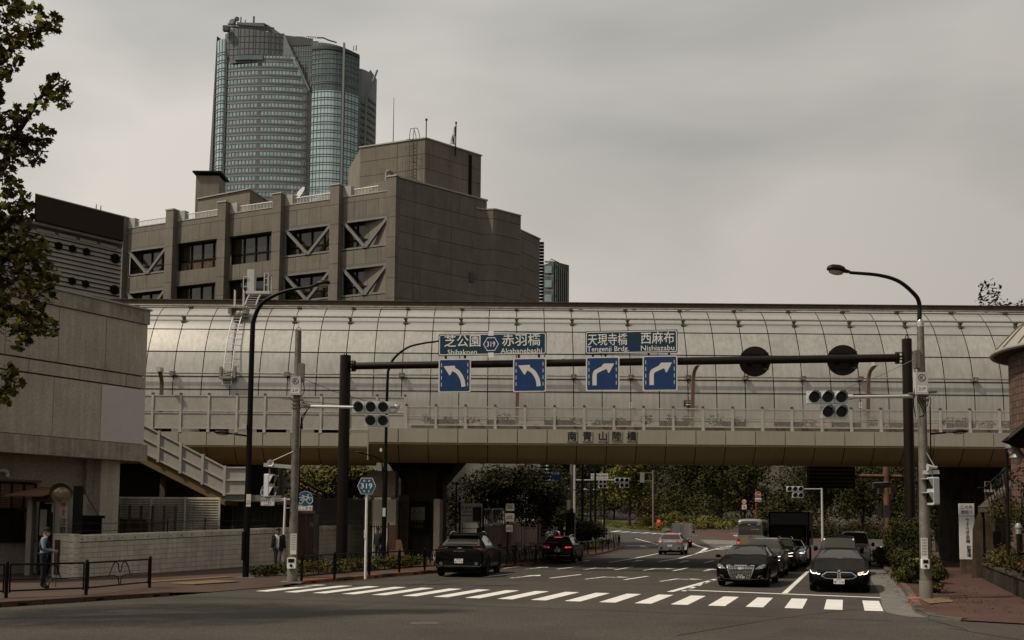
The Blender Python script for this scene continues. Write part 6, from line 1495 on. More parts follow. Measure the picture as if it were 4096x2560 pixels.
# ------ right-hand corner
br=thing('brick_turret','round brick building with a pale standing seam roof at the right edge','building',(20.3,36,.15))
e0,e1=dat(2391,900,36),dat(2352,829,36);RC=3.1;bx=20.45;by=36.
zt=e1.z;Rr=3.64
MB().lathe([(RC-.03,.1),(RC-.03,zt)],40,(bx,by,0)).build('core','mortar',br,smooth=True)
na,nrow=84,42;da=2*math.pi/na;count=0;rest=MB()
for r_ in range(nrow):
 z0=zt-.05-(r_+1)*.235
 if z0<.3:break
 for k in range(na):
  a=da*(k+.5)
  if not(rad(150)<a<rad(292)):continue
  m=rest if count>=290 or a>rad(215)or z0<4.2 else MB()
  vs=[]
  for rr in(RC-.02,RC+.012):
   for aa,z in((a-da*.46,z0+.008),(a+da*.46,z0+.008),(a+da*.46,z0+.227),(a-da*.46,z0+.227)):vs.append((bx+rr*math.cos(aa),by+rr*math.sin(aa),z))
  m.add(vs,[(4,5,6,7),(0,1,5,4),(1,2,6,5),(2,3,7,6),(3,0,4,7)])
  if m is not rest:m.build('brick','brick_wall',br);count+=1
rest.build('brick','brick_wall',br,kind='stuff')
ns=26;apex=zt+2.6
for k in range(ns):
 a0,a1=2*math.pi*k/ns,2*math.pi*(k+1)/ns;m=MB();prof=[(Rr,zt+.05),(Rr*.93,zt+.33),(Rr*.8,zt+.85),(Rr*.55,zt+1.6),(.05,apex)]
 m.grid([[(bx+r*math.cos(lerp(a0,a1,t)),by+r*math.sin(lerp(a0,a1,t)),z)for t in(.02,.5,.98)]for r,z in prof]);m.build('roof_panel','metal_roof',br,smooth=60)
 for i in range(len(prof)-1):pass
 m=MB();m.tube([(bx+(r+.01)*math.cos(a0),by+(r+.01)*math.sin(a0),z+.02)for r,z in prof],.022,4);m.build('seam','rust_steel',br)
m=MB();m.tube([(bx+Rr*math.cos(2*math.pi*k/48),by+Rr*math.sin(2*math.pi*k/48),zt+.03)for k in range(48)],.075,8,closed=True);m.build('gutter','metal_roof',br,smooth=True)
MB().lathe([(Rr-.02,zt),(RC-.05,zt-.02)],40,(bx,by,0)).build('soffit','wood_brown',br)
Y=33.5;t=thing('canopy','dark green pitched canopy below the brick turret','canopy',dat(2400,1020,Y));a,b=dat(2352,1043,Y),dat(2425,984,Y)
m=MB();m.add([(a.x,Y-.9,a.z),(a.x+1.3,Y+2,a.z),(b.x+2.5,Y+2,b.z+1.4),(b.x+2.5,Y-.9,b.z+2.0),(a.x,Y-.9,a.z+.06),(a.x+1.3,Y+2,a.z+.06),(b.x+2.5,Y+2,b.z+1.48),(b.x+2.5,Y-.9,b.z+2.08)],[(0,1,2,3),(7,6,5,4),(0,4,5,1),(1,5,6,2),(2,6,7,3),(3,7,4,0)]);m.build('roof','green_sheet',t)
m=MB();m.prism([(a.x+.08,a.z-.02),(b.x+2.5,b.z+1.95),(b.x+2.5,a.z-.25),(a.x+.6,a.z-.22)],Y-.6,Y-.2);m.build('underside_shade','joint_black',t)  # black slab standing in for the shade beneath the canopy
m=MB();m.tube([(a.x-.02,Y-.95,a.z+.03),(b.x+2.5,Y-.95,b.z+2.05)],.04,6);m.build('edge_trim','green_sheet',t)
Y=38;st2=thing('outdoor_stair','outdoor stair with black balustrade climbing to the right under the canopy','stairway',dat(2370,1200,Y))
p0,p1=dat(2336,1196,Y),dat(2440,1110,Y)
m=MB();m.add([(p.x,Y+dy,p.z+dz)for dy in(0,.9)for p,dz in((p0,0),(p1,0),(p1,-.55),(p0,-.2))],[(0,3,2,1),(4,5,6,7),(0,1,5,4),(2,3,7,6),(1,2,6,5),(3,0,4,7)]);m.build('stringer','planter_wall',st2)
q0,q1=dat(2325,1153,Y),dat(2440,1050,Y)
m=MB();m.tube([q0+Vector((-.25,0,0)),q0,q1],.035,6);m.build('handrail','black_steel',st2)
m=MB()
for k in range(16):u=(k+.3)/16;m.bar(p0.lerp(p1,u),q0.lerp(q1,u),.022)
m.build('baluster','black_steel',st2,kind='stuff')
for k in range(8):p=p0.lerp(p1,k/8);MB().box(p.x,p.x+.3,Y+.1,Y+.85,p.z-.03,p.z+.02).build('step','walk_slab',st2)
Y=34;t=thing('lantern_post','slim post with two white dome lanterns on curved arms before the stair','lamp',(dat(2380,1320,Y).x,Y,.15));b=dat(2382,1335,Y);c=dat(2378,1062,Y)
m=MB();m.tube([(b.x,Y,.15),(c.x,Y,c.z)],.045,8);m.build('post','bronze_frame',t,smooth=True)
def dome(px,py,r):
 q=dat(px,py,Y-.1);m=MB(Matrix.Translation(q));m.lathe([(.02,.28),(.09,.26),(.10,.16),(.14,.12),(r,-.08),(r*.98,-.10),(r*.3,-.08)],18);o=m.build('shade','sign_back',t,smooth=True)
 m=MB(Matrix.Translation(q));m.lathe([(r*.62,-.09),(r*.6,-.2),(r*.35,-.29),(.01,-.31)],16);m.build('globe','lamp_glass',o,smooth=True)
dome(2390,1052,.20);dome(2403,1075,.24)
m=MB();m.tube(smooth_path([c+Vector((0,0,-.3)),dat(2379,1050,Y),dat(2386,1038,Y),dat(2393,1038,Y-.05),dat(2394,1046,Y-.1)],5),.03,6);m.tube(smooth_path([dat(2390,1040,Y),dat(2397,1042,Y-.1),dat(2402,1054,Y-.1),dat(2403,1064,Y-.1)],5),.03,6);m.build('arm','bronze_frame',t,smooth=True,kind='stuff')
sw=thing('stone_wall','stained tapering stone wall beside the right pavement','wall',(18.4,42,.15));Y=42
X=lambda x,Y=Y:dat(x,1200,Y).x;Zz=lambda y,Y=Y:dat(2320,y,Y).z
def facet(pts,y0,y1,mat,name):m=MB();m.prism([(X(x),Zz(y))for x,y in pts],y0,y1);m.v=[(x+.45*(y-y0),y,z)for x,y,z in m.v];return m.build(name,mat,sw)
facet([(2292,1372),(2296,1250),(2302,1228),(2314,1205),(2320,1225),(2320,1372)],Y,Y+2.6,'stone_wall','wing')
facet([(2319,1375),(2320,1160),(2341,1160),(2343,1255),(2334,1330),(2334,1375)],Y-.25,Y+1.2,'stone_wall','pylon')
facet([(2318,1163),(2318,1157),(2343,1157),(2343,1163)],Y-.3,Y+1.25,'coping','cap')
facet([(2341,1330),(2341,1210),(2392,1208),(2392,1330)],Y+.6,Y+1.6,'stone_wall','back_wall')
facet([(2330,1285),(2330,1255),(2350,1255),(2350,1285)],Y-.5,Y-.2,'bronze_frame','box')
m=MB();m.tube([(X(2325),Y-.1,Zz(1157)),(X(2326),Y-.1,Zz(1138)),(X(2340),Y-.1,Zz(1138)),(X(2340),Y-.1,Zz(1157))],.025,6);m.build('rail','galvanised',sw)
pw=thing('planter','low stained concrete planter full of red and green shrubs, right edge','planter',(16,35,.15))
P0,P1=Vector((18.25,41.2,0)),Vector((13.4,27.2,0));T=frame(P1,P0-P1);LL=(P0-P1).length;n=9
for k in range(n):MB(T).box(LL*k/n+.01,LL*(k+1)/n-.01,-.28,0,.1,.68).build('wall_block','planter_wall',pw);MB(T).box(LL*k/n+.01,LL*(k+1)/n-.01,-.32,.04,.68,.75).build('coping','planter_wall',pw)
T_=frame(P0,P1-P0);m=MB();q=[P0,P1,P1+Vector((4,-1.5,0)),P0+Vector((4,-1.5,0))];m.poly([(v.x,v.y)for v in q],.1,.66);m.build('soil','ground_soil',pw)
def along(u,o):return P0.lerp(P1,u)+E2*o
for nm,mt,seed,k,cn in(('green_shrub','leaf_mid',3,16,5200),('red_shrub','leaf_red',4,13,4200)):
 g=random.Random(seed);bl=[]
 for i in range(k):p=along(g.uniform(.02,.95),g.uniform(.25,1.6));bl.append((p.x,p.y,.85+g.uniform(0,.3),g.uniform(.35,.7),g.uniform(.35,.7),g.uniform(.25,.5)))
 foliage(nm,bl,cn,.055,mt,pw,'stuff',shell=.4)
Y=32.5;b=dat(2407,1290,Y);t=thing('bollard_light','dark bollard light with a pale ribbed head in the planter','lamp',(b.x,Y,.6))
MB().cyl((b.x,Y,.5),(b.x,Y,dat(2407,1262,Y).z),.07,.07,10).build('post','bronze_frame',t,smooth=True);zc=dat(2407,1262,Y).z
for k in range(3):MB().lathe([(.085,zc+k*.06),(.10,zc+k*.06+.03),(.085,zc+k*.06+.05)],12,(b.x,Y,0)).build('louvre','sign_back',t)
MB().lathe([(.11,zc+.19),(.11,zc+.24),(.06,zc+.33),(.0,zc+.35)],12,(b.x,Y,0)).build('cap','sign_back',t,smooth=True)
Y=46.5;sg=thing('vertical_sign','tall white vertical sign with black Japanese lettering on a stone foot','sign',(dat(2285,1345,Y).x,Y,.15));c=dat(2285,1255,Y);w,h=34*Y/2500,131*Y/2500;Tm=frame(c,(1,-.1))
MB(Tm).box(-w/2,w/2,0,.12,-h/2,h/2-.56).build('panel','sign_white',sg);MB(Tm).box(-w/2,w/2,0,.12,h/2-.54,h/2).build('panel','sign_white',sg)
m=MB(Tm);m.text('この先',0,h/2-.16,.17,-.006,bold=.008,fit=.48);m.text('陸橋下',0,h/2-.38,.17,-.006,bold=.008,fit=.48)
for i,ch in enumerate('やすらぎ会館'):m.text(ch,.02,h/2-.72-.185*i,.19,-.006,bold=.012)
for i,ch in enumerate('駐車場'):m.text(ch,.05,h/2-1.92-.17*i,.19,-.006,bold=.012)
m.build('lettering','letter_black',sg);MB(Tm).box(-w/2+.02,w/2-.05,0,.16,-h/2-.62,-h/2-.005).build('foot','stone_wall',sg)
G=lambda x,y,z=.14:tuple(dgr(x,y,z).to_2d())
guard_rail('guard_rail','short black guard rail end beside the lamp pole and hedge',[(12.9,32.6),(13.35,34.0)],None,.86,decor=False)
guard_rail('guard_rail','black guard rail hung with rope coils at the far end of the hedge',[(19.0,53.5),(20.0,56.5),(21.0,59.5)],None,.86,decor=False)
Y=55;t=thing('rope_coil','thick rope coils hung on the guard rail at the hedge end','rope',dat(2100,1275,Y))
for k in range(4):c=dat(2092+k*6,1272+(k%2)*2,Y-.2+k*.02);m=MB(Matrix.Translation(c));m.tube([(.06*math.sin(a),.22*math.cos(a),.24*math.sin(a))for a in[2*math.pi*j/16 for j in range(16)]],.055,6,closed=True);m.build('coil','beige_stain',t,smooth=True)
Y=60;t=thing('sign_post','slim pale post with a six sided sign seen from behind near the hedge','sign',(dat(2090,1270,Y).x,Y,.15));MB().cyl((dat(2089,1270,Y).x,Y,.1),(dat(2088,1198,Y).x,Y,dat(2088,1196,Y).z),.05,.05,8).build('post','light_grey_metal',t,smooth=True)
c=dat(2086,1208,Y+.1);MB(Matrix.Translation(c)).prism([(-.42,0),(-.2,.36),(.25,.36),(.45,0),(.25,-.36),(-.2,-.36)],0,.04).build('plate','sign_back',t)
Y=70;fg=thing('far_gantry','rusty brown sign gantry half hidden behind the overpass, right','gantry',(dat(2097,1270,Y).x,Y,.1));px_=dat(2096,1200,Y).x
MB().cyl((px_,Y,.1),(px_,Y,7.5),.24,.22,12).build('post','rust_sheet',fg,smooth=True);a,b=dat(1905,1123,Y),dat(2130,1126,Y);MB().cyl(a,b,.13,.13,10).build('beam','rust_sheet',fg,smooth=True)
a,b=dat(1905,1100,Y-.2),dat(2020,1140,Y-.2);MB().box(a.x,b.x,Y-.25,Y-.2,dat(1905,1153,Y).z,7.2).build('sign_back','dark_brown_steel',fg)
for k in range(6):z=dat(1905,1148-k*9,Y).z;MB().box(a.x+.1,b.x-.1,Y-.3,Y-.25,z,z+.06).build('rib','bronze_frame',fg)
def far_signal(label,x,y,Y,sc,px,ybase,polelabel,arm=True,pole_mat='light_grey_metal',ptop=1098):
 pz_=gz(Y);t=thing('signal_pole',polelabel,'pole',(dat(px,ybase,Y).x,Y,pz_));X0=dat(px,1200,Y).x
 MB().cyl((X0,Y,pz_),(X0,Y,dat(px,ptop,Y).z),.14,.10,10).build('shaft',pole_mat,t,smooth=True)
 if arm:MB().tube([(X0,Y,dat(px,y,Y).z),tuple(dat(x,y,Y))],.06,6).build('arm',pole_mat,t)
 signal_head('traffic_signal',label,dat(x,y,Y-.2),(1,0),sc,sc*.38,'distant five lens traffic signals')
 return t
far_signal('distant five lens signal beside the science council street sign',1469,1134,110,.50,1357,1275,'pale pole carrying the signal arm with the science council sign')
far_signal('distant five lens signal half hidden below the science council sign',1419,1138,122,.46,1395,1262,'slim dark pole just right of the science council signal pole',pole_mat='black_steel')
far_signal('distant five lens signal with white box above the dark lorry',1878,1155,118,.62,1942,1265,'pale signal pole with a white box standing above the queue of cars',ptop=1140)
t=thing('street_name_sign','white street name sign with Science Council of Japan lettering','sign',dat(1416,1125,110));Tm=Matrix.Translation(dat(1416,1125,109.6));b=MB(Tm).box(-.88,.88,0,.06,-.28,.28).build('plate','sign_white',t);m=MB(Tm);m.text('日本学術会議前',0,.07,.24,-.01,bold=.006,fit=1.62);m.text('Science Council of Japan',0,-.17,.13,-.01,bold=.01,fit=1.6);m.build('lettering','letter_black',b)
t=thing('direction_sign','distant blue road sign partly hidden by the pale building corner','sign',dat(1300,1129,105));Tm=Matrix.Translation(dat(1299,1131,104.5));MB(Tm).box(-1.1,1.1,0,.06,-.85,.85).build('plate','sign_blue',t);m=MB(Tm);m.text('芝公園 赤羽橋',0,.55,.3,-.01,fit=1.9);m.text('外苑西通り',-.1,-.2,.25,-.01,fit=1.8);m.flat([(-.06,-.1),(-.06,.2),(-.14,.2),(0,.36),(.14,.2),(.06,.2),(.06,-.1)],-.012);m.flat([(.1,-.6),(.7,-.6),(.7,-.68),(.95,-.55),(.7,-.42),(.7,-.5),(.1,-.5)],-.012);m.build('lettering','sign_white',t)
MB().cyl((dat(1293,1200,105).x,105,gz(105)),(dat(1293,1098,105).x,105,9),.14,.14,8).build('post','light_grey_metal',t)
for x,y0,Y,mt,lb,lx in((1376,1262,92,'black_steel','first tall black lamp post beyond the curving guard rail',-36),(1406,1255,108,'black_steel','second tall black lamp post beyond the curving guard rail',-30),(1427,1250,124,'black_steel','third black lamp post beyond the curving guard rail',-26),(1300+50,1275,84,'galvanised','mottled pale post with a white cabinet beyond the black board',0),(1543,1226,170,'galvanised','thick pale sign post standing on the far verge',0)):
 t=thing('lamp_post' if lx else 'sign_post',lb,'lamp post' if lx else 'post',(dat(x,1200,Y).x,Y,gz(Y)));X0=dat(x,1200,Y).x;r=.13 if lx else .17
 MB().cyl((X0,Y,gz(Y)),(X0,Y,dat(x,1090 if x!=1543 else 1111,Y).z),r,r*.85,8).build('shaft',mt,t,smooth=True)
 if lx:
  a,b=dat(x,1163,Y),dat(x+lx*.5,1158,Y);MB().tube(smooth_path([a+Vector((0,0,-.4)),dat(x-4,1160,Y),b],4),.05,6).build('arm',mt,t,smooth=True);lamp_head(t,b,dat(x+lx,1157,Y),.22,.16,'sign_back')
 elif x==1350:
  c=dat(1343,1193,Y);MB().bc(c,(.28,.3,.75)).build('cabinet','light_grey_metal',t)
 else:
  for yy in(1117,1136):MB().bar(dat(1543,yy,Y),dat(1506,yy,Y),.14).build('bracket',mt,t)
  a,b=dat(1512,1116,Y),dat(1522,1140,Y);MB().box(a.x,b.x,Y-.1,Y,b.z,a.z).build('plate','sign_back',t)
def round_sign(label,x,y,Y,kind):
 t=thing('road_sign',label,'sign',dat(x,y,Y));c=dat(x,y,Y-.12);r=6.2*Y/2500
 MB().cyl((c.x-(.3 if kind==1 else .25),Y,gz(Y)),(c.x-(.3 if kind==1 else .25),Y,c.z+.6),.06,.06,8).build('post','sign_red' if kind==2 else 'black_steel',t)
 Tm=Matrix.Translation(c)
 if kind==1:
  d=MB(Tm).disc((0,0),r,0,.03,24).build('disc','sign_red',t);MB(Tm).disc((0,0),r*.78,-.006,0,24).build('face','sign_white',d);m=MB(Tm);[m.flat(q,-.012)for q in band([Vector((-r*.6,r*.6)),Vector((r*.6,-r*.6))],r*.16)];m.build('slash','sign_red',d);m=MB(Tm);bike(m,r*.9,-.010);m.build('bicycle_mark','letter_black',d)
  T2=Matrix.Translation(dat(x,y+12.6,Y-.12));d=MB(T2).box(-r,r,0,.03,-r,r).build('square_plate','sign_red',t);MB(T2).box(-r*.86,r*.86,-.006,0,-r*.86,r*.86).build('face','sign_white',d);m=MB(T2);m.disc((0,r*.5),r*.13,-.012,-.008,10)
  for pp in([(0,.35),(-.05,-.1),(-.3,-.7)],[(-.03,-.1),(.25,-.65)],[(0,.3),(-.28,-.05)],[(0,.3),(.28,.0)]):[m.flat([(a*r,b*r)for a,b in q],-.010)for q in band([Vector(v)for v in pp],.16)]
  m.build('walker_mark','letter_black',d);m=MB(T2);[m.flat(q,-.014)for q in band([Vector((-r*.8,r*.8)),Vector((r*.8,-r*.8))],r*.14)];m.build('slash','sign_red',d)
 else:
  d=MB(Tm).disc((0,0),r*1.15,0,.03,24).build('disc','sign_white',t);MB(Tm).disc((0,0),r*1.05,-.006,0,24).build('face','sign_red',d);m=MB(Tm);m.text('消火栓',0,0,r*.75,-.012,bold=.02,fit=r*1.6);m.build('lettering','sign_white',d)
  T2=Matrix.Translation(dat(x,y+12.6,Y-.12));d=MB(T2).box(-r*1.2,r*1.2,0,.03,-r*.7,r*.7).build('notice','sign_white',t);m=MB(T2);m.box(-r*1.05,r*1.05,-.01,-.002,-r*.5,r*.15);m.build('dark_strip','letter_black',d);m=MB(T2);m.text('KEN',0,-r*.17,r*.5,-.014,bold=.03,fit=r*1.5);m.build('lettering','sign_white',d)
round_sign('red ringed no cycling sign above a square no walking sign',1758,1185,128,1);round_sign('round red hydrant sign above a white KEN notice',1791,1168,134,2)
Y=163;t=thing('warning_post','orange warning post with glowing red light and small solar panel on the grass island','warning light',(dat(1556,1250,Y).x,Y,gz(Y)));X0=dat(1556,1240,Y).x
MB().cyl((X0,Y,gz(Y)),(X0,Y,dat(1556,1255,Y).z),.07,.07,8).build('post','beige_bus',t);a,b=dat(1552,1226,Y),dat(1560,1257,Y);MB().box(a.x,b.x,Y-.1,Y+.2,b.z,a.z).build('case','lamp_orange',t)
c=dat(1556,1231,Y-.12);MB(Matrix.Translation(c)).disc((0,0),.20,-.02,.0,16).build('lit_lens','tail_lit',t);c=dat(1556,1245,Y-.12);MB(Matrix.Translation(c)).disc((0,0),.18,-.02,.0,16).build('dark_lens','lens_dark',t);MB().bar(dat(1549,1219,Y),dat(1561,1225,Y),.5,.06).build('solar_panel','sign_back',t)
Y=205;hb=[dat(1424+k*12.5,1236,Y+k*.5)for k in range(5)]
for k,lb in enumerate(('leftmost white hoop barrier on the far verge','second white hoop barrier from the left on the far verge','middle white hoop barrier on the far verge','fourth white hoop barrier from the left on the far verge','rightmost white hoop barrier, nearest the street tree')):
 x0=dat(1421+k*12.6,1240,Y).x;w=11*Y/2500;z1=dat(1430,1231+k*1.2,Y).z;z0=dat(1430,1243+k*1.2,Y).z
 m=MB();m.tube([(x0,Y,z0-.6),(x0,Y,z1-.15),(x0+.12,Y,z1),(x0+w-.12,Y,z1),(x0+w,Y,z1-.15),(x0+w,Y,z0-.6)],.08,6);m.build('hoop_barrier','white_paint',label=lb,cat='barrier',group='white hoop barriers on the verge')
MB().tube([(dat(1765,1265,150).x,150,1.0),(dat(1765,1252,150).x,150,dat(1765,1250,150).z),(dat(1781,1252,146).x,146,dat(1781,1254,146).z)],.06,5).build('fence_end','black_steel',label='short dark fence end on the bank beside the minibus',cat='fence')
Y=66;t=thing('camera_arm','white traffic cameras on a horizontal arm behind the right gantry post','camera',dat(2120,1148,Y));MB().bar(dat(2066,1147,Y),dat(2172,1140,Y),.12).build('arm','light_grey_metal',t);m=MB();m.tube([dat(2062,1147,Y-.2),dat(2098,1145,Y-.2)],.2,10);m.build('camera_housing','light_grey_metal',t,smooth=True);MB().bc(dat(2110,1159,Y),(.4,.3,.4)).build('camera_box','light_grey_metal',t);MB().bc(dat(2081,1159,Y),(.35,.3,.4)).build('camera_box','light_grey_metal',t);MB().cyl((dat(2172,1200,Y).x,Y,.1),(dat(2170,1100,Y).x,Y,6.5),.12,.12,8).build('post','galvanised',t)
# ------ vehicles (local: +x forward, +y the car's left, z up)
from mathutils.geometry import tessellate_polygon
def sm(a,k):
 for _ in range(k):a=np.concatenate([a[:1],(a[:-2]+2*a[1:-1]+a[2:])/4,a[-1:]])
 return a
class Car:
 def __init__(s,name,label,cat,L_,W_,H_,st,paint,ws,rw,side,pillars=(),wheels=(1.4,-1.4),R=.33,glass='car_glass',rim='alloy_dark',group=None,tumble=.06,nostep=False):
  s.root=thing(name,label,cat,(0,0,0),group=group);s.L,s.W,s.H=L_,W_,H_;s.R=R
  st=sorted(st);X=np.array([q[0]for q in st]);n=max(40,int(L_/.045));xs=np.linspace(-L_/2,L_/2,n+1)
  xs=np.unique(np.concatenate([xs,[L_/2-.02,L_/2-.05,-L_/2+.02,-L_/2+.05]]))
  f=lambda k,sm_=3:sm(np.interp(xs,X,[q[k]for q in st]),sm_)
  zb,zs,zt,w,wt=f(1),f(2),f(3,2),f(4)*W_/2,f(5,2)*W_/2
  sec=[]
  for i,x in enumerate(xs):
   b,sh,t,hw,ht=zb[i],zs[i],zt[i],w[i],wt[i];g=t-sh
   P=np.array([(0,b),(.80*hw,b),(.93*hw,b+.04),(.985*hw,b+.13*(sh-b)),(hw,b+.5*(sh-b)),(.99*hw,b+.83*(sh-b)),(.955*hw,sh),(max(ht,.955*hw-.055-.0*g),sh+.12*min(g,.25)),(ht,sh+g*.86),(.88*ht,sh+g*.965),(.5*ht,t-.003+(.024 if g<.14 and x>0 else 0)),(0,t)])
   u=np.linspace(0,len(P)-1,(len(P)-1)*4+1);q=np.stack([np.interp(u,np.arange(len(P)),P[:,k])for k in(0,1)],1)
   for _ in range(2):q=np.concatenate([q[:1],(q[:-2]+2*q[1:-1]+q[2:])/4,q[-1:]])
   sec.append(q)
  s.sec=np.array(sec);s.xs=xs;m=s.sec.shape[1];s.u=u
  V=[];
  for i,x in enumerate(xs):
   for j in range(m):V.append((x,s.sec[i,j,0],s.sec[i,j,1]))
   for j in range(m-2,0,-1):V.append((x,-s.sec[i,j,0],s.sec[i,j,1]))
  k=2*m-2;groups={'body':[],'windscreen':[],'rear_window':[],'side_l':[],'side_r':[]}
  for i in range(len(xs)-1):
   xc=(xs[i]+xs[i+1])/2
   for j in range(k):
    jj=j if j<m-1 else k-1-j;uu=(u[jj]+u[min(jj+1,m-1)])/2;left=j<m-1
    a=(i*k+j,(i+1)*k+j,(i+1)*k+(j+1)%k,i*k+(j+1)%k);c=[sum(V[q][d]for q in a)/4 for d in(0,1,2)]
    g='body'
    if ws and ws[0]>xc>ws[1]and uu>8.35:g='windscreen'
    elif rw and rw[0]>xc>rw[1]and uu>8.35:g='rear_window'
    elif side and 7.05<uu<7.92 and side[0]>xc>side[1]and not any(abs(xc-p)<.045 for p in pillars)and(zt[i]-zs[i])>.16:g='side_l' if left else 'side_r'
    if g=='body' and abs(c[1])>.60*w[i]and any((c[0]-wx)**2+(c[2]-R)**2<(R+.045)**2 for wx in wheels):continue
    groups[g].append(a)
  groups['body']+=[tuple(range(k)),tuple(range((len(xs)-1)*k,len(xs)*k))[::-1]]
  s.bvh=BVHTree.FromPolygons([Vector(v)for v in V],[q for g in groups.values()for q in g])
  for g,fs in groups.items():
   if not fs:continue
   idx={};vs=[];ff=[]
   for q in fs:
    r=[]
    for v in q:
     if v not in idx:idx[v]=len(vs);vs.append(V[v])
     r.append(idx[v])
    ff.append(tuple(r))
   mb=MB();mb.add(vs,ff);nm=g if not g.startswith('side')else 'side_window'
   o=mb.build(nm,paint if g=='body' else glass,s.root,smooth=42)
   if g=='body':s.body=o
  mb=MB();mb.box(-L_/2+.25,L_/2-.25,-W_*.40,W_*.40,.17,.62);mb.build('underbody','dark_plastic',s.root)
  for wx in wheels:
   for sy in(1,-1):
    yo=sy*(W_/2-.02);y0=sy*(W_/2-.235)
    mb=MB();prof=[(R*.66,yo-sy*.01),(R*.72,yo),(R*.93,yo-sy*.005),(R,yo-sy*.04),(R,y0+sy*.04),(R*.93,y0),(R*.66,y0)]
    mb.lathe(prof,24,(wx,0,R),'y');wh=mb.build('wheel','tyre',s.root,smooth=True)
    mb=MB();mb.disc((wx,R),R*.68,yo-sy*.06-.004,yo-sy*.06+.004,20);
    mb.build('hub_disc','dark_plastic',wh)
    mb=MB();mb.lathe([(R*.70,yo-sy*.02),(R*.64,yo-sy*.012),(R*.62,yo-sy*.05)],24,(wx,0,R),'y')
    for q in range(5):
     a=2*math.pi*q/5+.3
     for d in(-.16,.16):mb.bar((wx+R*.1*math.cos(a),yo-sy*.03,R+R*.1*math.sin(a)),(wx+R*.65*math.cos(a+d),yo-sy*.025,R+R*.65*math.sin(a+d)),.035,.02)
    mb.lathe([(R*.16,yo-sy*.04),(R*.14,yo-sy*.015),(.001,yo-sy*.015)],10,(wx,0,R),'y');mb.build('rim',rim,wh)
    mb=MB();mb.box(wx-R-.03,wx+R+.03,min(y0,y0-sy*.04),max(y0,y0-sy*.04),.2,2*R+.02)
    mb.build('wheel_well','dark_plastic',s.root)
    mb=MB();pts=[(wx+(R+.05)*math.cos(a),yo-sy*.015,R+(R+.05)*math.sin(a))for a in[rad(-12+204*q/20)for q in range(21)]];mb.tube(pts,.022,5);mb.build('arch_lip',paint if paint!='white_car' else 'white_car',s.root,smooth=True)
 def patch(s,polys,side,mat,name,parent=None,off=.010,sub=1,skirt=.03,flat=None):
  """conforming trim pieces drawn in a head-on view: side front / rear / left / right, (h, z) with h to the viewer's right"""
  ax={'front':(Vector((1,0,0)),lambda h,z:Vector((9,h,z))),'rear':(Vector((-1,0,0)),lambda h,z:Vector((-9,-h,z))),'left':(Vector((0,1,0)),lambda h,z:Vector((-h,9,z))),'right':(Vector((0,-1,0)),lambda h,z:Vector((h,-9,z)))}[side]
  mb=MB()
  for poly in polys:
   P=[Vector((h,z,0))for h,z in poly];tri=[tuple(t)for t in tessellate_polygon([P])];vs=[p.copy()for p in P]
   for _ in range(sub):
    nt_=[];mid={}
    def M(a,b):
     q=(min(a,b),max(a,b))
     if q not in mid:mid[q]=len(vs);vs.append((vs[a]+vs[b])/2)
     return mid[q]
    for a,b,c in tri:d,e_,f=M(a,b),M(b,c),M(c,a);nt_+=[(a,d,f),(d,b,e_),(f,e_,c),(d,e_,f)]
    tri=nt_
   out_,miss=[],[]
   for v in vs:
    o=ax[1](v.x,v.y);hit=s.bvh.ray_cast(o,-ax[0],18)
    out_.append(hit[0]);
   good=[h for h in out_ if h is not None]
   dm=max((h.dot(ax[0])for h in good),default=s.L/2*.9)
   res=[]
   for v,h in zip(vs,out_):
    o=ax[1](v.x,v.y);d=h.dot(ax[0])if h is not None else dm-.05
    if flat is not None:d=max(dm-flat,d)
    o=o-ax[0]*(o.dot(ax[0])-d-off);res.append(o)
   base=res+[r-ax[0]*(skirt+off)for r in res];n=len(res);cnt={};T_=[]
   for a,b,c in tri:
    nrm=(res[b]-res[a]).cross(res[c]-res[a])
    if nrm.dot(ax[0])<0:b,c=c,b
    T_.append((a,b,c))
    for e_ in((a,b),(b,c),(c,a)):cnt[e_]=1
   fs=list(T_)+[(b,a,a+n,b+n)for a,b in cnt if(b,a)not in cnt]
   mb.add(base,fs)
  return mb.build(name,mat,parent or s.root,smooth=30)
 def line(s,pts,w,side,mat,name,parent=None,off=.014,mir=False,sub=1):
  ps=band(pts,w)
  if mir:ps+=[[(-h,z)for h,z in q]for q in ps]
  return s.patch(ps,side,mat,name,parent,off,sub)
 def mir(s,poly,side,mat,name,parent=None,off=.01,sub=1):
  a=s.patch([poly],side,mat,name,parent,off,sub);b=s.patch([[(-h,z)for h,z in poly]],side,mat,name,parent,off,sub);return a,b
 def plate(s,side,z,top,num,fg='letter_black',bgm='sign_white',h0=0.):
  w,hh=.165,.083
  hit=s.bvh.ray_cast(Vector((9 if side=='front' else-9,0,z)),Vector((-1 if side=='front' else 1,0,0)),18)[0]
  x=hit.x+(.02 if side=='front' else-.02)
  T=Matrix.Translation((x,0,z))@Matrix.Rotation(rad(90 if side=='front' else-90),4,'Z')
  p=MB(T).prism(rrect(-w,w,-hh,hh,.01,2),-.012,.03).build('number_plate',bgm,s.root)
  m=MB(T);m.text(top,0,.05,.05,-.015,bold=.012,fit=.17);m.text(num,0,-.022,.098,-.015,bold=.018,fit=.29);m.build('lettering',fg,p)
 def mirrors(s,x,z,paint,w=.20,h=.14):
  y0=s.W/2-.08
  for sy in(1,-1):
   mb=MB();mb.ball((0,0,0),1,10,6,(1,1,1));mb.v=[(x-.02+v[0]*.09*(1 if v[0]>0 else .5),sy*(y0+.19)+v[1]*w/2,z+v[2]*h/2*(1 if v[2]<0 else .85))for v in mb.v];o=mb.build('wing_mirror',paint,s.root,smooth=True)
   mb=MB();mb.bar((x,sy*(y0-.03),z-.05),(x,sy*(y0+.12),z-.03),.05,.03);mb.build('stalk','dark_plastic',o)
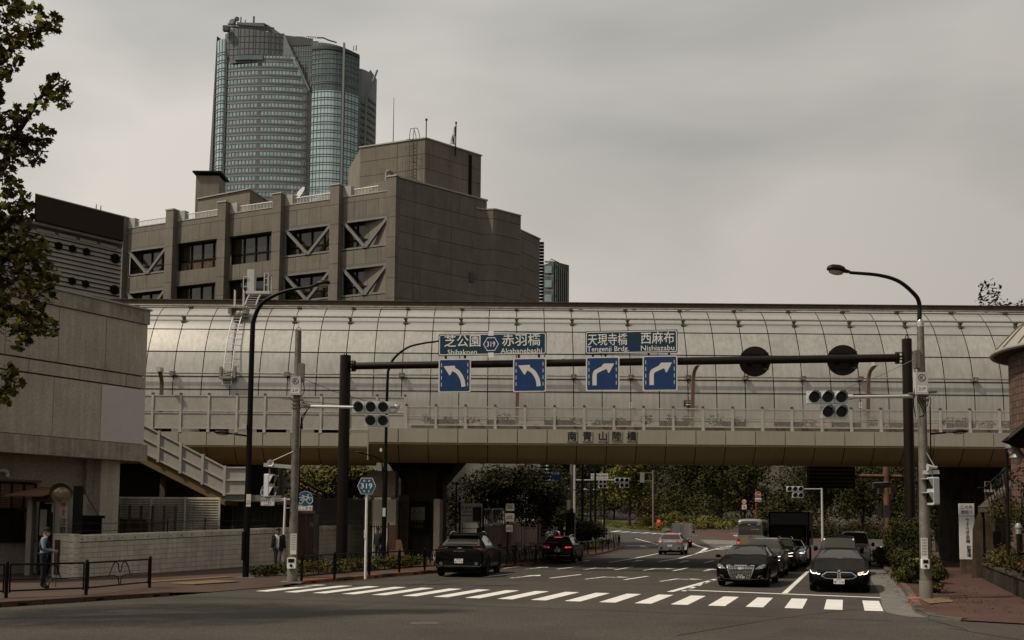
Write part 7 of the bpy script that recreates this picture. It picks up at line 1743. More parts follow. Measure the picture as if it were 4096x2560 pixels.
 def interior(s):pass
 def place(s,front=None,rear=None,heading=None,sc=1.):
  d=Vector(heading).normalized();p=Vector((*(front or rear)[:2],0));c=p-d*s.L/2 if front else p+d*s.L/2
  s.root.location=(c.x,c.y,gz(c.y));s.root.rotation_euler.z=math.atan2(d.y,d.x)
  return s
def sedan(L_,hz,belt,H,xw0,xw1,xr1,xr0,deck,tz_,roofw=.66,cw=.86,zb=.18,rearw=.86):
 """stations (x, zb, shoulder, top, half-width, half-width of the top)"""
 h=L_/2
 return[(h,.30,hz-.20,hz-.17,.78,.62),(h-.06,.22,hz-.09,hz-.06,.88,.70),(h-.22,zb,hz-.03,hz+.01,.955,.78),(h-.55,zb,hz+.03,hz+.08,.985,.82),((h-.55+xw0)/2,zb,(hz+belt)/2+.01,(hz+belt)/2+.075,1,cw),(xw0,zb,belt-.01,belt+.06,1,cw),(lerp(xw0,xw1,.5),zb,belt,lerp(belt+.06,H-.05,.54),1,lerp(cw,roofw,.5)),(xw1,zb,belt+.01,H-.04,1,roofw+.02),((xw1+xr1)/2,zb,belt+.025,H,1,roofw),(xr1,zb,belt+.04,H-.05,.995,roofw-.01),(lerp(xr1,xr0,.5),zb+.01,belt+.045,lerp(H-.05,deck,.52),.985,lerp(roofw,.78,.5)),(xr0,zb+.02,deck-.05,deck,.97,.80),(-h+.10,zb+.08,deck-.07,deck-.01,.92,.78),(-h+.02,.34,deck-.12,deck-.07,rearw,.70),(-h,.40,deck-.20,deck-.16,rearw-.06,.6)]
def wagon(L_,hz,belt,H,xw0,xw1,xr1,xr0,tz_,roofw=.70,cw=.86,zb=.20,rb=None):
 h=L_/2;rb=rb or belt+.08
 return[(h,.32,hz-.20,hz-.17,.80,.62),(h-.06,.24,hz-.09,hz-.06,.90,.72),(h-.22,zb,hz-.03,hz+.01,.96,.78),(h-.55,zb,hz+.03,hz+.08,.985,.82),(xw0,zb,belt-.01,belt+.06,1,cw),(lerp(xw0,xw1,.5),zb,belt,lerp(belt+.06,H-.05,.54),1,lerp(cw,roofw,.5)),(xw1,zb,belt+.01,H-.05,1,roofw+.02),((xw1+xr1)/2,zb,belt+.03,H,1,roofw),(xr1,zb,belt+.05,H-.05,.99,roofw-.02),(lerp(xr1,xr0,.6),zb+.02,belt+.05,lerp(H-.05,rb,.55),.98,lerp(roofw,.80,.55)),(xr0,zb+.03,rb-.05,rb,.96,.80),(-h+.06,zb+.10,rb-.10,rb-.05,.93,.76),(-h,.34,rb-.20,rb-.16,.88,.66)]
FWD,BACK=E1,-E1
c=Car('sedan_car','black limousine with a wide chrome barred grille waiting at the stop line','car',4.92,1.80,1.46,sedan(4.92,.80,.98,1.455,.98,.22,-.95,-1.75,1.06,0,.655),'black_car',(.90,.28),(-1.02,-1.66),(.42,-1.25),(-.35,),(1.50,-1.42),.325)
g=[(-.47,.755),(.47,.755),(.44,.66),(.32,.27),(-.32,.27),(-.44,.66)]
gr_=c.patch([g],'front','dark_plastic','grille',off=.004,sub=2)
c.line(g+[g[0]],.032,'front','chrome','grille_frame',gr_,.02)
for k in range(9):
 z=.70-.048*k;hw=lerp(.43,.31,(k+.5)/9)
 for j in range(-4,5):
  a,b=hw*(j-.42)/4.5,hw*(j+.42)/4.5;c.patch([[(a,z-.010),(b,z-.010),(b,z+.010),(a,z+.010)]],'front','chrome','grille_bar',gr_,.012,0)
c.patch([[(-.06,.62),(.06,.62),(.085,.70),(.04,.66),(0,.71),(-.04,.66),(-.085,.70)]],'front','chrome','emblem',gr_,.03,0)
for o in c.mir([(-.83,.80),(-.74,.80),(-.60,.73),(-.49,.635),(-.62,.64),(-.82,.665)],'front','headlamp','headlamp',off=.012,sub=2):pass
c.line([(-.80,.69),(-.70,.67),(-.62,.745)],.03,'front','chrome','lamp_trim',None,.02,True)
c.line([(-.86,.25),(-.6,.225),(-.3,.205),(0,.20),(.3,.205),(.6,.225),(.86,.25)],.025,'front','chrome','bumper_trim',None,.016)
c.line([(-.84,.43),(-.62,.40),(-.58,.30),(-.34,.285)],.018,'front','chrome','fog_trim',None,.014,True)
c.mir([(-.80,.35),(-.70,.36),(-.66,.32),(-.70,.28),(-.80,.29)],'front','headlamp','fog_lamp',off=.01)
c.plate('front',.375,'品川300','に17-83','sign_white','green_sheet');c.mirrors(.78,1.03,'black_car')
p=gr(2962,2350);c.place(front=p,heading=(BACK.x-.03,BACK.y,0))
c=Car('coupe_car','low black coupe with twin kidney grilles, one amber and lit white headlamps','car',5.05,1.92,1.395,sedan(5.05,.70,.95,1.395,.85,.02,-.95,-1.85,1.02,0,.60,.84),'black_car',(.78,.08),(-1.0,-1.75),(.2,-1.25),(-.45,),(1.55,-1.50),.345)
for sg in(-1,1):
 g=[(sg*.03,.635),(sg*.10,.655),(sg*.38,.65),(sg*.52,.555),(sg*.53,.53),(sg*.40,.46),(sg*.10,.44),(sg*.035,.47)]
 o=c.patch([g],'front','dark_plastic','grille',off=.006,sub=2);c.line(g+[g[0]],.026,'front','chrome','grille_frame',o,.024)
 hl=[(sg*.55,.60),(sg*.62,.67),(sg*.90,.745),(sg*.93,.70),(sg*.90,.62),(sg*.66,.575)]
 o=c.patch([hl],'front','lens_dark','headlamp',off=.010,sub=2)
 c.line([(sg*.58,.595),(sg*.66,.59),(sg*.70,.635),(sg*.74,.60),(sg*.84,.625),(sg*.905,.70)],.026,'front','drl','running_light',o,.022)
 if sg>0:c.line([(.57,.63),(.92,.715)],.03,'front','drl_amber','indicator',o,.025)
 c.patch([[(sg*.60,.24),(sg*.90,.36),(sg*.90,.22),(sg*.62,.20)]],'front','dark_plastic','air_intake',off=.006)
 c.line([(sg*.90,.30),(sg*.84,.205),(sg*.55,.20)],.016,'front','chrome','bumper_trim',None,.016)
 c.line([(sg*.30,.80),(sg*.48,.90)],.02,'front','black_car','bonnet_crease',None,.012)
c.patch([[(-.5,.30),(.5,.30),(.44,.20),(-.44,.20)]],'front','dark_plastic','air_intake',off=.006)
c.patch([[(.045*math.cos(rad(30*k)),.70+.032*math.sin(rad(30*k)))for k in range(12)]],'front','chrome','emblem',off=.03,sub=0)
c.plate('front',.37,'品川347','ゆ・3 35');c.mirrors(.62,.99,'black_car')
p=gr(3357,2372);c.place(front=p,heading=(BACK.x,BACK.y,0))
def suv_rear():
 c=Car('suv_car','dark glossy sport utility vehicle driving away, nearest on the left','car',5.03,2.0,1.68,wagon(5.03,.95,1.08,1.68,1.05,.35,-1.35,-2.18,0,.59,.82,.26,1.12),'black_car',(.95,.42),(-1.62,-2.08),(.55,-1.75),(-.35,),(1.55,-1.50),.40,rim='alloy_dark')
 c.line([(-.88,1.10),(-.6,1.17),(0,1.19),(.6,1.17),(.88,1.10)],.035,'rear','black_car','tailgate_lip',None,.06)
 c.line([(-.90,1.06),(-.62,1.10),(-.5,1.13)],.03,'rear','tail_red','tail_light',None,.03,True)
 t=Matrix.Translation((-2.40,0,1.09))@Matrix.Rotation(rad(-90),4,'Z')
 hit=c.bvh.ray_cast(Vector((-9,0,.99)),Vector((1,0,0)),18)[0];T=Matrix.Translation((hit.x-.012,0,.99))@Matrix.Rotation(rad(-90),4,'Z')
 MB(T).text('ASTON MARTIN',0,0,.05,-.004,bold=.015,fit=.44).build('lettering','chrome',c.root)
 hit=c.bvh.ray_cast(Vector((-9,0,1.09)),Vector((1,0,0)),18)[0];T=Matrix.Translation((hit.x-.015,0,1.095))@Matrix.Rotation(rad(-90),4,'Z')
 MB(T).prism([(-.11,.02),(-.04,.03),(.04,.03),(.11,.02),(.05,-.02),(.02,-.03),(-.02,-.03),(-.05,-.02)],-.01,.02).build('emblem','chrome',c.root)
 c.patch([[(-.72,.62),(.72,.62),(.84,.52),(.70,.40),(-.70,.40),(-.84,.52)]],'rear','dark_plastic','diffuser',off=.008,sub=2)
 for sg in(-1,1):
  hit=c.bvh.ray_cast(Vector((-9,sg*.68,.52)),Vector((1,0,0)),18)[0];m=MB();m.lathe([(.04,-.02),(.06,-.02),(.065,-.06),(.05,-.06),(.045,.02)],14,(hit.x-.01,sg*.68,.52),'x');m.build('exhaust','alloy',c.root,smooth=True)
 c.line([(-.90,.52),(-.80,.41),(-.5,.43),(0,.43),(.5,.43),(.80,.41),(.90,.52)],.018,'rear','alloy','bumper_trim',None,.014)
 c.plate('rear',.62,'品川350','も・7 14');c.mirrors(.72,1.18,'black_car')
 for sg in(-1,1):
  m=MB();m.tube(smooth_path([(.35,sg*.60,1.63),(-.2,sg*.62,1.715),(-.9,sg*.60,1.70),(-1.5,sg*.56,1.60)],4),.02,5);m.build('roof_rail','chrome',c.root,smooth=True)
 m=MB();m.box(-1.75,-1.40,-.62,.62,1.555,1.585);m.build('roof_spoiler','black_car',c.root)
 c.line([(-.62,1.245),(.62,1.245)],.02,'rear','black_car','wiper',None,.015)
 return c
c=suv_rear();p=gr(1836,2309);c.place(rear=p,heading=(.13,.99,0));c.root.scale=(1.04,)*3
def vw_lamp(c,sg,z0,z1,h0,h1):
 o=c.patch([[(sg*h0,z1),(sg*h1,z1-.02),(sg*(h1-.0),z0),(sg*(h0+.02),z0+.02)]],'rear','tail_red','tail_light',off=.012,sub=2)
 c.line([(sg*(h0+.04),(z0+z1)/2+.02),(sg*(h1-.05),(z0+z1)/2+.02)],.035,'rear','tail_lit','lit_bar',o,.02);c.patch([[(sg*(h0+.03),z0+.10),(sg*(h0+.13),z0+.10),(sg*(h0+.13),z0+.035),(sg*(h0+.03),z0+.035)]],'rear','tail_lit','lit_bar',o,.02,0)
c=Car('estate_car','black estate car with lit tail lamps in the shade of the overpass','car',4.57,1.80,1.50,wagon(4.57,.88,.98,1.50,.95,.30,-1.75,-2.12,0,.70,.86,.2,1.02),'black_car',(.86,.36),(-1.82,-2.09),(.5,-1.75),(-.4,-1.25),(1.33,-1.32),.325)
for sg in(-1,1):vw_lamp(c,sg,.80,.93,.42,.84)
c.patch([[(-.22,1.425),(.22,1.425),(.22,1.40),(-.22,1.40)]],'rear','tail_lit','brake_light',off=.03,sub=0)
c.patch([[(.06*math.cos(rad(30*k)),.89+.06*math.sin(rad(30*k)))for k in range(12)]],'rear','chrome','emblem',off=.02,sub=0);c.plate('rear',.70,'品川300','ち31-97');c.line([(-.75,.42),(.75,.42)],.022,'rear','chrome','bumper_trim',None,.014);c.mirrors(.72,1.06,'black_car')
for sg in(-1,1):m=MB();m.tube(smooth_path([(.3,sg*.60,1.46),(-.2,sg*.61,1.535),(-1.2,sg*.60,1.53),(-1.75,sg*.58,1.46)],4),.018,5);m.build('roof_rail','chrome',c.root,smooth=True)
p=gr(2228,2253);c.place(rear=p,heading=(.20,.98,0))
c=Car('crossover_car','silver crossover with lit brake lamps following the white box van','car',4.24,1.82,1.58,wagon(4.24,.95,1.03,1.58,.90,.30,-1.45,-1.98,0,.68,.85,.24,1.07),'silver_car',(.82,.36),(-1.55,-1.94),(.5,-1.5),(-.4,),(1.28,-1.31),.345)
for sg in(-1,1):
 o=c.patch([[(sg*.40,1.03),(sg*.86,1.02),(sg*.85,.90),(sg*.55,.93)]],'rear','tail_red','tail_light',off=.012,sub=2);c.patch([[(sg*.60,1.0),(sg*.83,.99),(sg*.82,.925),(sg*.62,.945)]],'rear','tail_lit','lit_bar',o,.02,1)
 c.patch([[(sg*.52,.55),(sg*.84,.58),(sg*.84,.47),(sg*.56,.45)]],'rear','dark_plastic','bumper_vent',off=.008);c.line([(sg*.5,.42),(sg*.82,.43)],.025,'rear','chrome','bumper_trim',None,.014)
c.patch([[(-.8,.40),(.8,.40),(.74,.30),(-.74,.30)]],'rear','dark_plastic','diffuser',off=.008);c.patch([[(-.26,1.50),(.26,1.50),(.26,1.475),(-.26,1.475)]],'rear','tail_lit','brake_light',off=.04,sub=0)
c.patch([[(.055*math.cos(rad(30*k)),.99+.055*math.sin(rad(30*k)))for k in range(12)]],'rear','chrome','emblem',off=.02,sub=0);c.plate('rear',.66,'品川331','り47-15');c.mirrors(.68,1.12,'silver_car')
for sg in(-1,1):m=MB();m.tube(smooth_path([(.3,sg*.60,1.53),(-.2,sg*.61,1.615),(-.9,sg*.60,1.61),(-1.45,sg*.57,1.53)],4),.018,5);m.build('roof_rail','chrome',c.root,smooth=True)
p=gr(2680,2220);c.place(rear=p,heading=(FWD.x-.05,FWD.y,0))
t=thing('box_van','small white box van with double rear doors ahead of the silver crossover','van',(0,0,0));w=1.72
m=MB();m.box(-1.7,.75,-w/2,w/2,.62,2.12,b=.03);bx=m.build('box_body','white_car',t)
for sg in(-1,1):m=MB();m.box(-1.73,-1.70,min(sg*.01,sg*(w/2-.03)),max(sg*.01,sg*(w/2-.03)),.70,2.05);o=m.build('rear_door','white_car',t);m=MB();m.tube([(-1.75,sg*.10,.72),(-1.75,sg*.10,2.0)],.014,5);m.build('lock_bar','galvanised',o);m=MB();[m.box(-1.75,-1.72,sg*(w/2-.10),sg*(w/2-.02),z,z+.06)if sg>0 else m.box(-1.75,-1.72,sg*(w/2-.02),sg*(w/2-.10),z,z+.06)for z in(.9,1.7)];m.build('hinge','dark_plastic',o)
m=MB();m.add([(1.7,-.72,.35),(1.7,.72,.35),(1.62,.72,1.0),(1.62,-.72,1.0),(1.25,.66,1.75),(1.25,-.66,1.75),(.75,.66,1.80),(.75,-.66,1.80),(.75,.72,.35),(.75,-.72,.35)],[(0,1,2,3),(3,2,4,5),(5,4,6,7),(7,6,8,9),(9,8,1,0),(1,8,6,4,2),(0,3,5,7,9)]);m.build('cab','dark_grey_car',t)
m=MB();m.box(-1.7,.9,-.68,.68,.38,.62);m.build('chassis','dark_plastic',t)
for sg in(-1,1):
 m=MB();m.box(-1.76,-1.70,sg*.66-.13,sg*.66+.13,.50,.60);o=m.build('tail_light','tail_red',t);m=MB();m.box(-1.77,-1.755,sg*.70-.07,sg*.70+.07,.51,.59);m.build('lit_lamp','tail_lit',o)
 for x in(-1.1,1.2):m=MB();m.lathe([(.16,sg*.74),(.25,sg*.74),(.27,sg*.70),(.27,sg*.58),(.2,sg*.56)],18,(x,0,.27),'y');m.build('wheel','tyre',t,smooth=True)
 m=MB();m.bc((1.2,sg*.92,1.35),(.06,.16,.22));m.build('wing_mirror','dark_plastic',t)
m=MB();m.box(-1.74,-1.70,-.1,.1,2.09,2.13);m.build('brake_light','tail_lit',t);m=MB();m.box(-1.76,-1.72,-.17,.17,.40,.56);m.build('number_plate','sign_white',t)
d=Vector((FWD.x-.10,FWD.y,0)).normalized();p=gr(2727,2199);p=Vector((p.x,p.y,0))+d*1.75;t.location=(p.x,p.y,gz(p.y));t.rotation_euler.z=math.atan2(d.y,d.x)
c=Car('minibus','silver and mustard minibus seen from behind beside the dark lorry','minibus',6.2,2.06,2.62,[(3.1,.35,1.0,1.05,.9,.8),(3.0,.3,1.1,1.4,.97,.86),(2.5,.3,1.25,2.5,1,.88),(2.2,.3,1.25,2.6,1,.88),(-2.8,.3,1.28,2.62,1,.88),(-3.0,.32,1.28,2.56,.98,.86),(-3.08,.34,1.27,2.40,.96,.84),(-3.1,.36,1.26,2.2,.94,.84)],'silver_car',(2.95,2.5),None,(2.3,-2.7),(1.2,.2,-.8,-1.8),(2.0,-1.7),.36)
c.patch([[(-.84,2.30),(.84,2.30),(.84,1.42),(-.84,1.42)]],'rear','car_glass','rear_window',off=.012,sub=2);c.patch([[(-.98,1.24),(.98,1.24),(.98,.42),(-.98,.42)]],'rear','beige_bus','rear_panel',off=.008,sub=2)
for sg in(-1,1):
 for z,mt in((1.02,'tail_red'),(.80,'tail_lit')):c.patch([[(sg*.84+.085*math.cos(rad(30*k)),z+.085*math.sin(rad(30*k)))for k in range(12)]],'rear',mt,'tail_light',off=.03,sub=0)
c.patch([[(-.6,2.42),(.6,2.42),(.6,2.36),(-.6,2.36)]],'rear','dark_plastic','roof_vent',off=.02,sub=0);c.patch([[(.1,1.85),(.7,1.87),(.7,1.80),(.1,1.78)]],'rear','silver_car','seat_back',off=.016,sub=0)
c.patch([[(-.1,2.20),(.06,2.20),(.06,2.17),(-.1,2.17)]],'rear','sign_white','sticker',off=.02,sub=0)
c.root.location=(19.1,83.5,gz(83));c.root.rotation_euler.z=math.atan2(.95,.33)
t=thing('box_lorry','tall dark box lorry waiting in the shade under the overpass','lorry',(0,0,0));w=2.3
m=MB();m.box(-4.6,.9,-w/2,w/2,.95,2.95,b=.04);o=m.build('box_body','dark_grey_car',t)
m=MB();m.box(.9,.94,-w/2+.06,w/2-.06,1.0,2.88);m.build('front_panel','brown_car',o);m=MB();[m.box(.93,.97,sg*(w/2-.04)-.04,sg*(w/2-.04)+.04,.95,2.95)for sg in(-1,1)];m.box(.93,.97,-w/2,w/2,2.88,2.95);m.build('frame_rail','bronze_frame',o)
m=MB()
P0=[(2.55,.5),(2.6,1.0),(2.52,1.35),(2.2,2.1),(2.0,2.2),(1.0,2.22),(1.0,.5)]
m.T=Matrix();vs=[(x,y,z)for y in(-1.02,1.02)for x,z in P0];n=len(P0);m.add(vs,[tuple(range(n)),tuple(range(n,2*n))[::-1]]+[(i,n+i,n+(i+1)%n,(i+1)%n)for i in range(n)]);m.build('cab','dark_grey_car',t)
m=MB();m.add([(2.535,-.93,1.38),(2.535,.93,1.38),(2.235,.88,2.05),(2.235,-.88,2.05)],[(0,1,2,3)]);m.v=[(x+.015,y,z+.008)for x,y,z in m.v];m.build('windscreen','car_glass',t)
for sg in(-1,1):
 m=MB();m.bc((2.59,sg*.78,.82),(.06,.34,.18));m.build('headlamp','lens_dark',t);m=MB();m.bc((2.35,sg*1.22,1.65),(.10,.18,.42));o=m.build('wing_mirror','dark_plastic',t);m=MB();m.bar((2.25,sg*1.0,1.8),(2.35,sg*1.2,1.8),.03);m.build('stalk','dark_plastic',o)
 for x in(1.75,-3.0):m=MB();m.lathe([(.25,sg*1.08),(.40,sg*1.08),(.43,sg*1.03),(.43,sg*.8),(.3,sg*.78)],20,(x,0,.43),'y');m.build('wheel','tyre',t,smooth=True)
 m=MB();m.bc((-.9,sg*1.0,.62),(2.6,.04,.35));m.build('side_guard','red_asphalt',t)
m=MB();m.box(-4.5,2.3,-.9,.9,.45,.95);m.build('chassis','dark_plastic',t);m=MB();m.bc((2.6,0,.55),(.08,2.05,.28));m.build('bumper','dark_plastic',t)
d=Vector((BACK.x,BACK.y,0));p=Vector((15.75,60.6,0));q=p-d*2.6;t.location=(q.x,q.y,0);t.rotation_euler.z=math.atan2(d.y,d.x)
def front_suv(name,label,paint,rails,L_=4.6,W_=1.84,H_=1.62,drl=True,boxy=False):
 c=Car(name,label,'car',L_,W_,H_,wagon(L_,.95,1.04,H_,.95,.35,-1.75,-2.15,0,.68,.86,.22,1.08),paint,(.86,.42),(-1.85,-2.1),(.55,-1.8),(-.35,-1.2),(1.4,-1.4),.35)
 g=[(-.42,.86),(.42,.86),(.46,.70),(.38,.58),(-.38,.58),(-.46,.70)];o=c.patch([g],'front','dark_plastic','grille',off=.006,sub=2);c.line(g+[g[0]],.02,'front','chrome','grille_frame',o,.018);c.line([(-.4,.72),(.4,.72)],.03,'front','chrome','grille_bar',o,.016)
 for sg in(-1,1):
  hl=[(sg*.50,.72),(sg*.53,.87),(sg*.82,.92),(sg*.85,.80),(sg*.80,.72)];h=c.patch([hl],'front','lens_dark','headlamp',off=.010,sub=2)
  if drl:c.line([(sg*.80,.74),(sg*.56,.735),(sg*.57,.85),(sg*.82,.89)],.024,'front','drl','running_light',h,.02)
  if rails:m=MB();m.tube(smooth_path([(.3,sg*.60,H_-.05),(-.2,sg*.62,H_+.04),(-1.2,sg*.61,H_+.035),(-1.7,sg*.58,H_-.05)],4),.02,5);m.build('roof_rail','chrome',c.root,smooth=True)
 c.patch([[(-.7,.42),(.7,.42),(.62,.28),(-.62,.28)]],'front','dark_plastic','air_intake',off=.006);c.plate('front',.47,'品川300','な52-08');c.mirrors(.74,1.10,paint)
 return c
lane=lambda y:Vector((7.75+.324*(y-36),y,0))
front_suv('crossover_car','grey brown crossover with bright bracket lamps right behind the limousine','grey_car',True).place(front=lane(43.2),heading=BACK)
front_suv('estate_car','dark estate half hidden between the grey crossover and the pale saloon','brown_car',True,H_=1.56).place(front=lane(49.4)+Vector((.15,0,0)),heading=BACK)
c=Car('sedan_car','pale silver saloon with thin outlined headlamps third in the queue','car',4.95,1.92,1.44,sedan(4.95,.78,.98,1.44,.95,.1,-1.0,-1.9,1.06,0,.63),'silver_car',(.86,.18),(-1.05,-1.8),(.3,-1.3),(-.4,),(1.5,-1.45),.345)
for sg in(-1,1):h=c.patch([[(sg*.52,.70),(sg*.60,.76),(sg*.88,.83),(sg*.90,.74),(sg*.62,.66)]],'front','lens_dark','headlamp',off=.01,sub=2);c.line([(sg*.88,.815),(sg*.60,.745),(sg*.58,.695),(sg*.86,.745)],.02,'front','drl','running_light',h,.018);c.patch([[(sg*.6,.36),(sg*.86,.42),(sg*.86,.32),(sg*.64,.28)]],'front','dark_plastic','air_intake',off=.006)
c.patch([[(-.5,.42),(.5,.42),(.45,.30),(-.45,.30)]],'front','dark_plastic','air_intake',off=.006);c.mirrors(.74,1.04,'silver_car');c.place(front=lane(55.2)+Vector((.35,0,0)),heading=BACK)
def boxy(name,label,cat,L_,W_,H_,paint,roof,y,dx):
 h=L_/2
 c=Car(name,label,cat,L_,W_,H_,[(h,.34,.80,.85,.86,.75),(h-.06,.26,.95,1.0,.94,.82),(h-.3,.22,1.0,1.06,.98,.84),(h-.95,.22,1.05,1.12,1,.86),(h-1.45,.22,1.06,H_-.06,1,.80),(h-1.8,.22,1.06,H_,1,.79),(-h+.25,.22,1.08,H_,1,.79),(-h+.05,.26,1.06,H_-.1,.97,.77),(-h,.34,1.0,H_-.3,.92,.75)],paint,(h-1.0,h-1.44),(-h+.3,-h),(h-1.5,-h+.3),(0,),(1.35,-1.35),.34)
 for k in range(7):m=MB();yy=(k-3)*W_*.105;m.box(-h+.4,h-1.75,yy-.03,yy+.03,H_-.005,H_+.02);m.build('roof_rib',roof,c.root)
 for sg in(-1,1):c.patch([[(sg*.52,.70),(sg*.82,.74),(sg*.82,.88),(sg*.54,.86)]],'front','headlamp','headlamp',off=.012)
 c.patch([[(-.46,.66),(.46,.66),(.46,.84),(-.46,.84)]],'front','dark_plastic','grille',off=.01);c.plate('front',.48,'品川501','う61-24');c.mirrors(h-1.25,1.16,'dark_plastic',.2,.26)
 for sx_ in(-.6,.62):c.patch([[(sx_+.04*math.cos(rad(45*k)),H_-.14+.04*math.sin(rad(45*k)))for k in range(8)]],'front','sign_white','sticker',off=.02,sub=0)
 l2=Vector((10.35+.324*(y-33.8)+dx,y,0));c.place(front=l2,heading=BACK);return c
boxy('taxi_car','tall boxy black car with a ribbed roof directly behind the low coupe','car',4.4,1.72,1.70,'brown_car','black_car',45.5,-.15)
boxy('van','pale silver boxy van behind the tall black car','van',3.9,1.70,1.86,'white_car','white_car',57.5,.55)
# ------ people (local: +y the way they face, +x their right)
def person(label,loc,heading,J,col,hair=None,hat=None,mask=False,fingers=False,group=None,sc=1.,extra=None):
 """J: joint name -> (x, y, z); body grown as one skinned surface"""
 names=list(J);idx={n:i for i,n in enumerate(names)}
 E_=[('pelvis','waist'),('waist','chest'),('chest','neck'),('neck','jaw'),('jaw','brow'),('brow','crown')]
 for s in 'lr':E_+=[('chest','shoulder_'+s),('shoulder_'+s,'elbow_'+s),('elbow_'+s,'wrist_'+s),('wrist_'+s,'palm_'+s),('pelvis','hip_'+s),('hip_'+s,'knee_'+s),('knee_'+s,'ankle_'+s),('ankle_'+s,'toe_'+s)]
 rr={'pelvis':(.15,.115),'waist':(.145,.11),'chest':(.165,.12),'neck':(.06,.06),'jaw':(.072,.085),'brow':(.085,.10),'crown':(.062,.075)}
 for s in 'lr':rr.update({'shoulder_'+s:(.075,.075),'elbow_'+s:(.052,.052),'wrist_'+s:(.038,.036),'palm_'+s:(.036,.026),'hip_'+s:(.095,.10),'knee_'+s:(.066,.068),'ankle_'+s:(.050,.055),'toe_'+s:(.042,.035)})
 me=bpy.data.meshes.new('person');me.from_pydata([J[n]for n in names],[(idx[a],idx[b])for a,b in E_],[])
 o=bpy.data.objects.new('tmp',me);COL.objects.link(o);sk=o.modifiers.new('s','SKIN');ss=o.modifiers.new('u','SUBSURF');ss.levels=1
 for n in names:v=me.skin_vertices[0].data[idx[n]];v.radius=rr[n];v.use_root=(n=='pelvis')
 bm_=bpy.data.meshes.new_from_object(o.evaluated_get(bpy.context.evaluated_depsgraph_get()));bpy.data.objects.remove(o)
 vs=[v.co.copy()for v in bm_.vertices];fs=[tuple(p.vertices)for p in bm_.polygons];bpy.data.meshes.remove(bm_)
 mats=['skin',col[0],col[1],'shoe',col[2]if len(col)>2 else 'skin']
 def zone(a,b):
  t=a+' '+b
  if 'palm' in t:return 4
  if 'toe' in t:return 3
  if 'jaw' in t or 'brow' in t:return 0
  if 'knee' in t or 'ankle' in t or 'hip' in t:return 2
  return 1
 segs=[(Vector(J[a]),Vector(J[b]),zone(a,b))for a,b in E_]
 def near(c):
  best=(9,1)
  for a,b,z in segs:
   d=b-a;t=max(0,min(1,(c-a).dot(d)/max(d.length_squared,1e-6)));q=(c-(a+d*t)).length
   if q<best[0]:best=(q,z)
  return best[1]
 mb=MB();mb.v=[tuple(v)for v in vs]
 for f in fs:
  c=Vector();
  for i in f:c+=vs[i]
  mb.f.append(f);mb.mi.append(near(c/len(f)))
 B=Vector(J['brow']);Jw=Vector(J['jaw']);up=(B-Jw).normalized();fwd=Vector((0,1,0));fwd=(fwd-up*fwd.dot(up)).normalized();side=fwd.cross(up)
 mb.m=0;mb.tube([B+fwd*.085+up*.01,B+fwd*.112-up*.03,B+fwd*.085-up*.04],[.012,.017,.008],6)
 for s in(-1,1):mb.ball(tuple(B+side*.088*s-up*.02),.022,6,4,(.5,1,1.4))
 for s in 'lr':
  p,w=Vector(J['palm_'+s]),Vector(J['wrist_'+s]);d=(p-w).normalized();inn=Vector((-1 if s=='r' else 1,0,0));inn=(inn-d*inn.dot(d));inn=inn.normalized()if inn.length>.1 else Vector((0,0,1));ac=d.cross(inn).normalized();mb.m=4
  for k,l in enumerate((.065,.078,.072,.055)):q=p+d*.02+ac*(k-1.5)*.018;mb.tube([q,q+d*l*.5+inn*.004,q+d*l*.8+inn*.025],[.010,.009,.007],5)
  q=p-d*.03+ac*-.03;mb.tube([q,q-ac*.03+d*.02+inn*.01,q-ac*.035+d*.05+inn*.02],[.011,.010,.008],5)
 root=mb.build('person',mats,None,smooth=70)
 tag(root,label,'person',group)
 def child(m,name,mat,smooth=60):c=m.build(name,mat,None,smooth=smooth);c.parent=root;return c
 m=MB()
 for s in(-1,1):m.ball(tuple(B+fwd*.088+side*.034*s),.011,6,4)
 child(m,'eyes','hair_black')
 m=MB();q=Jw+fwd*.082+up*.02;m.bar(q-side*.025,q+side*.025,.006,.012);child(m,'mouth','tail_red')
 def shell(r0,lo,name,mat,back=.012):
  m=MB();prof=[]
  for i in range(6):a=rad(lerp(lo,90,i/5));prof.append((r0*math.cos(a),r0*1.05*math.sin(a)))
  n=14;vs=[]
  for r,h in prof:
   for k in range(n):a=2*math.pi*k/n;vs.append(B-fwd*back+side*(r*.93*math.cos(a))+fwd*(r*1.08*math.sin(a))+up*(h+.02+(.035 if math.sin(a)>.4 and h<.05 else 0)))
  m.add(vs,[(i*n+k,i*n+(k+1)%n,(i+1)*n+(k+1)%n,(i+1)*n+k)for i in range(5)for k in range(n)]);return child(m,name,mat)
 if hair:shell(.108,-15,'hair',hair)
 if hat:
  shell(.118,8,'cap',hat);m=MB();vs=[B+up*.04+side*(.11*math.cos(a))+fwd*(.02+.17*math.sin(a))for a in[math.pi*k/10 for k in range(11)]];n=len(vs);m.add(vs+[v+up*.012 for v in vs],[tuple(range(n))[::-1],tuple(range(n,2*n))]+[(i,i+1,n+i+1,n+i)for i in range(n-1)]);child(m,'peak',hat)
 if mask:m=MB();c=Jw+fwd*.035+up*.03;m.ball((0,0,0),1,10,6);m.v=[tuple(c+side*v[0]*.072+fwd*(v[1]*.075+.0)+up*v[2]*.055)for v in m.v];child(m,'face_mask','cloth_white')
 if extra:extra(child,J)
 root.location=loc;root.rotation_euler.z=heading;root.scale=(sc,)*3
 return root
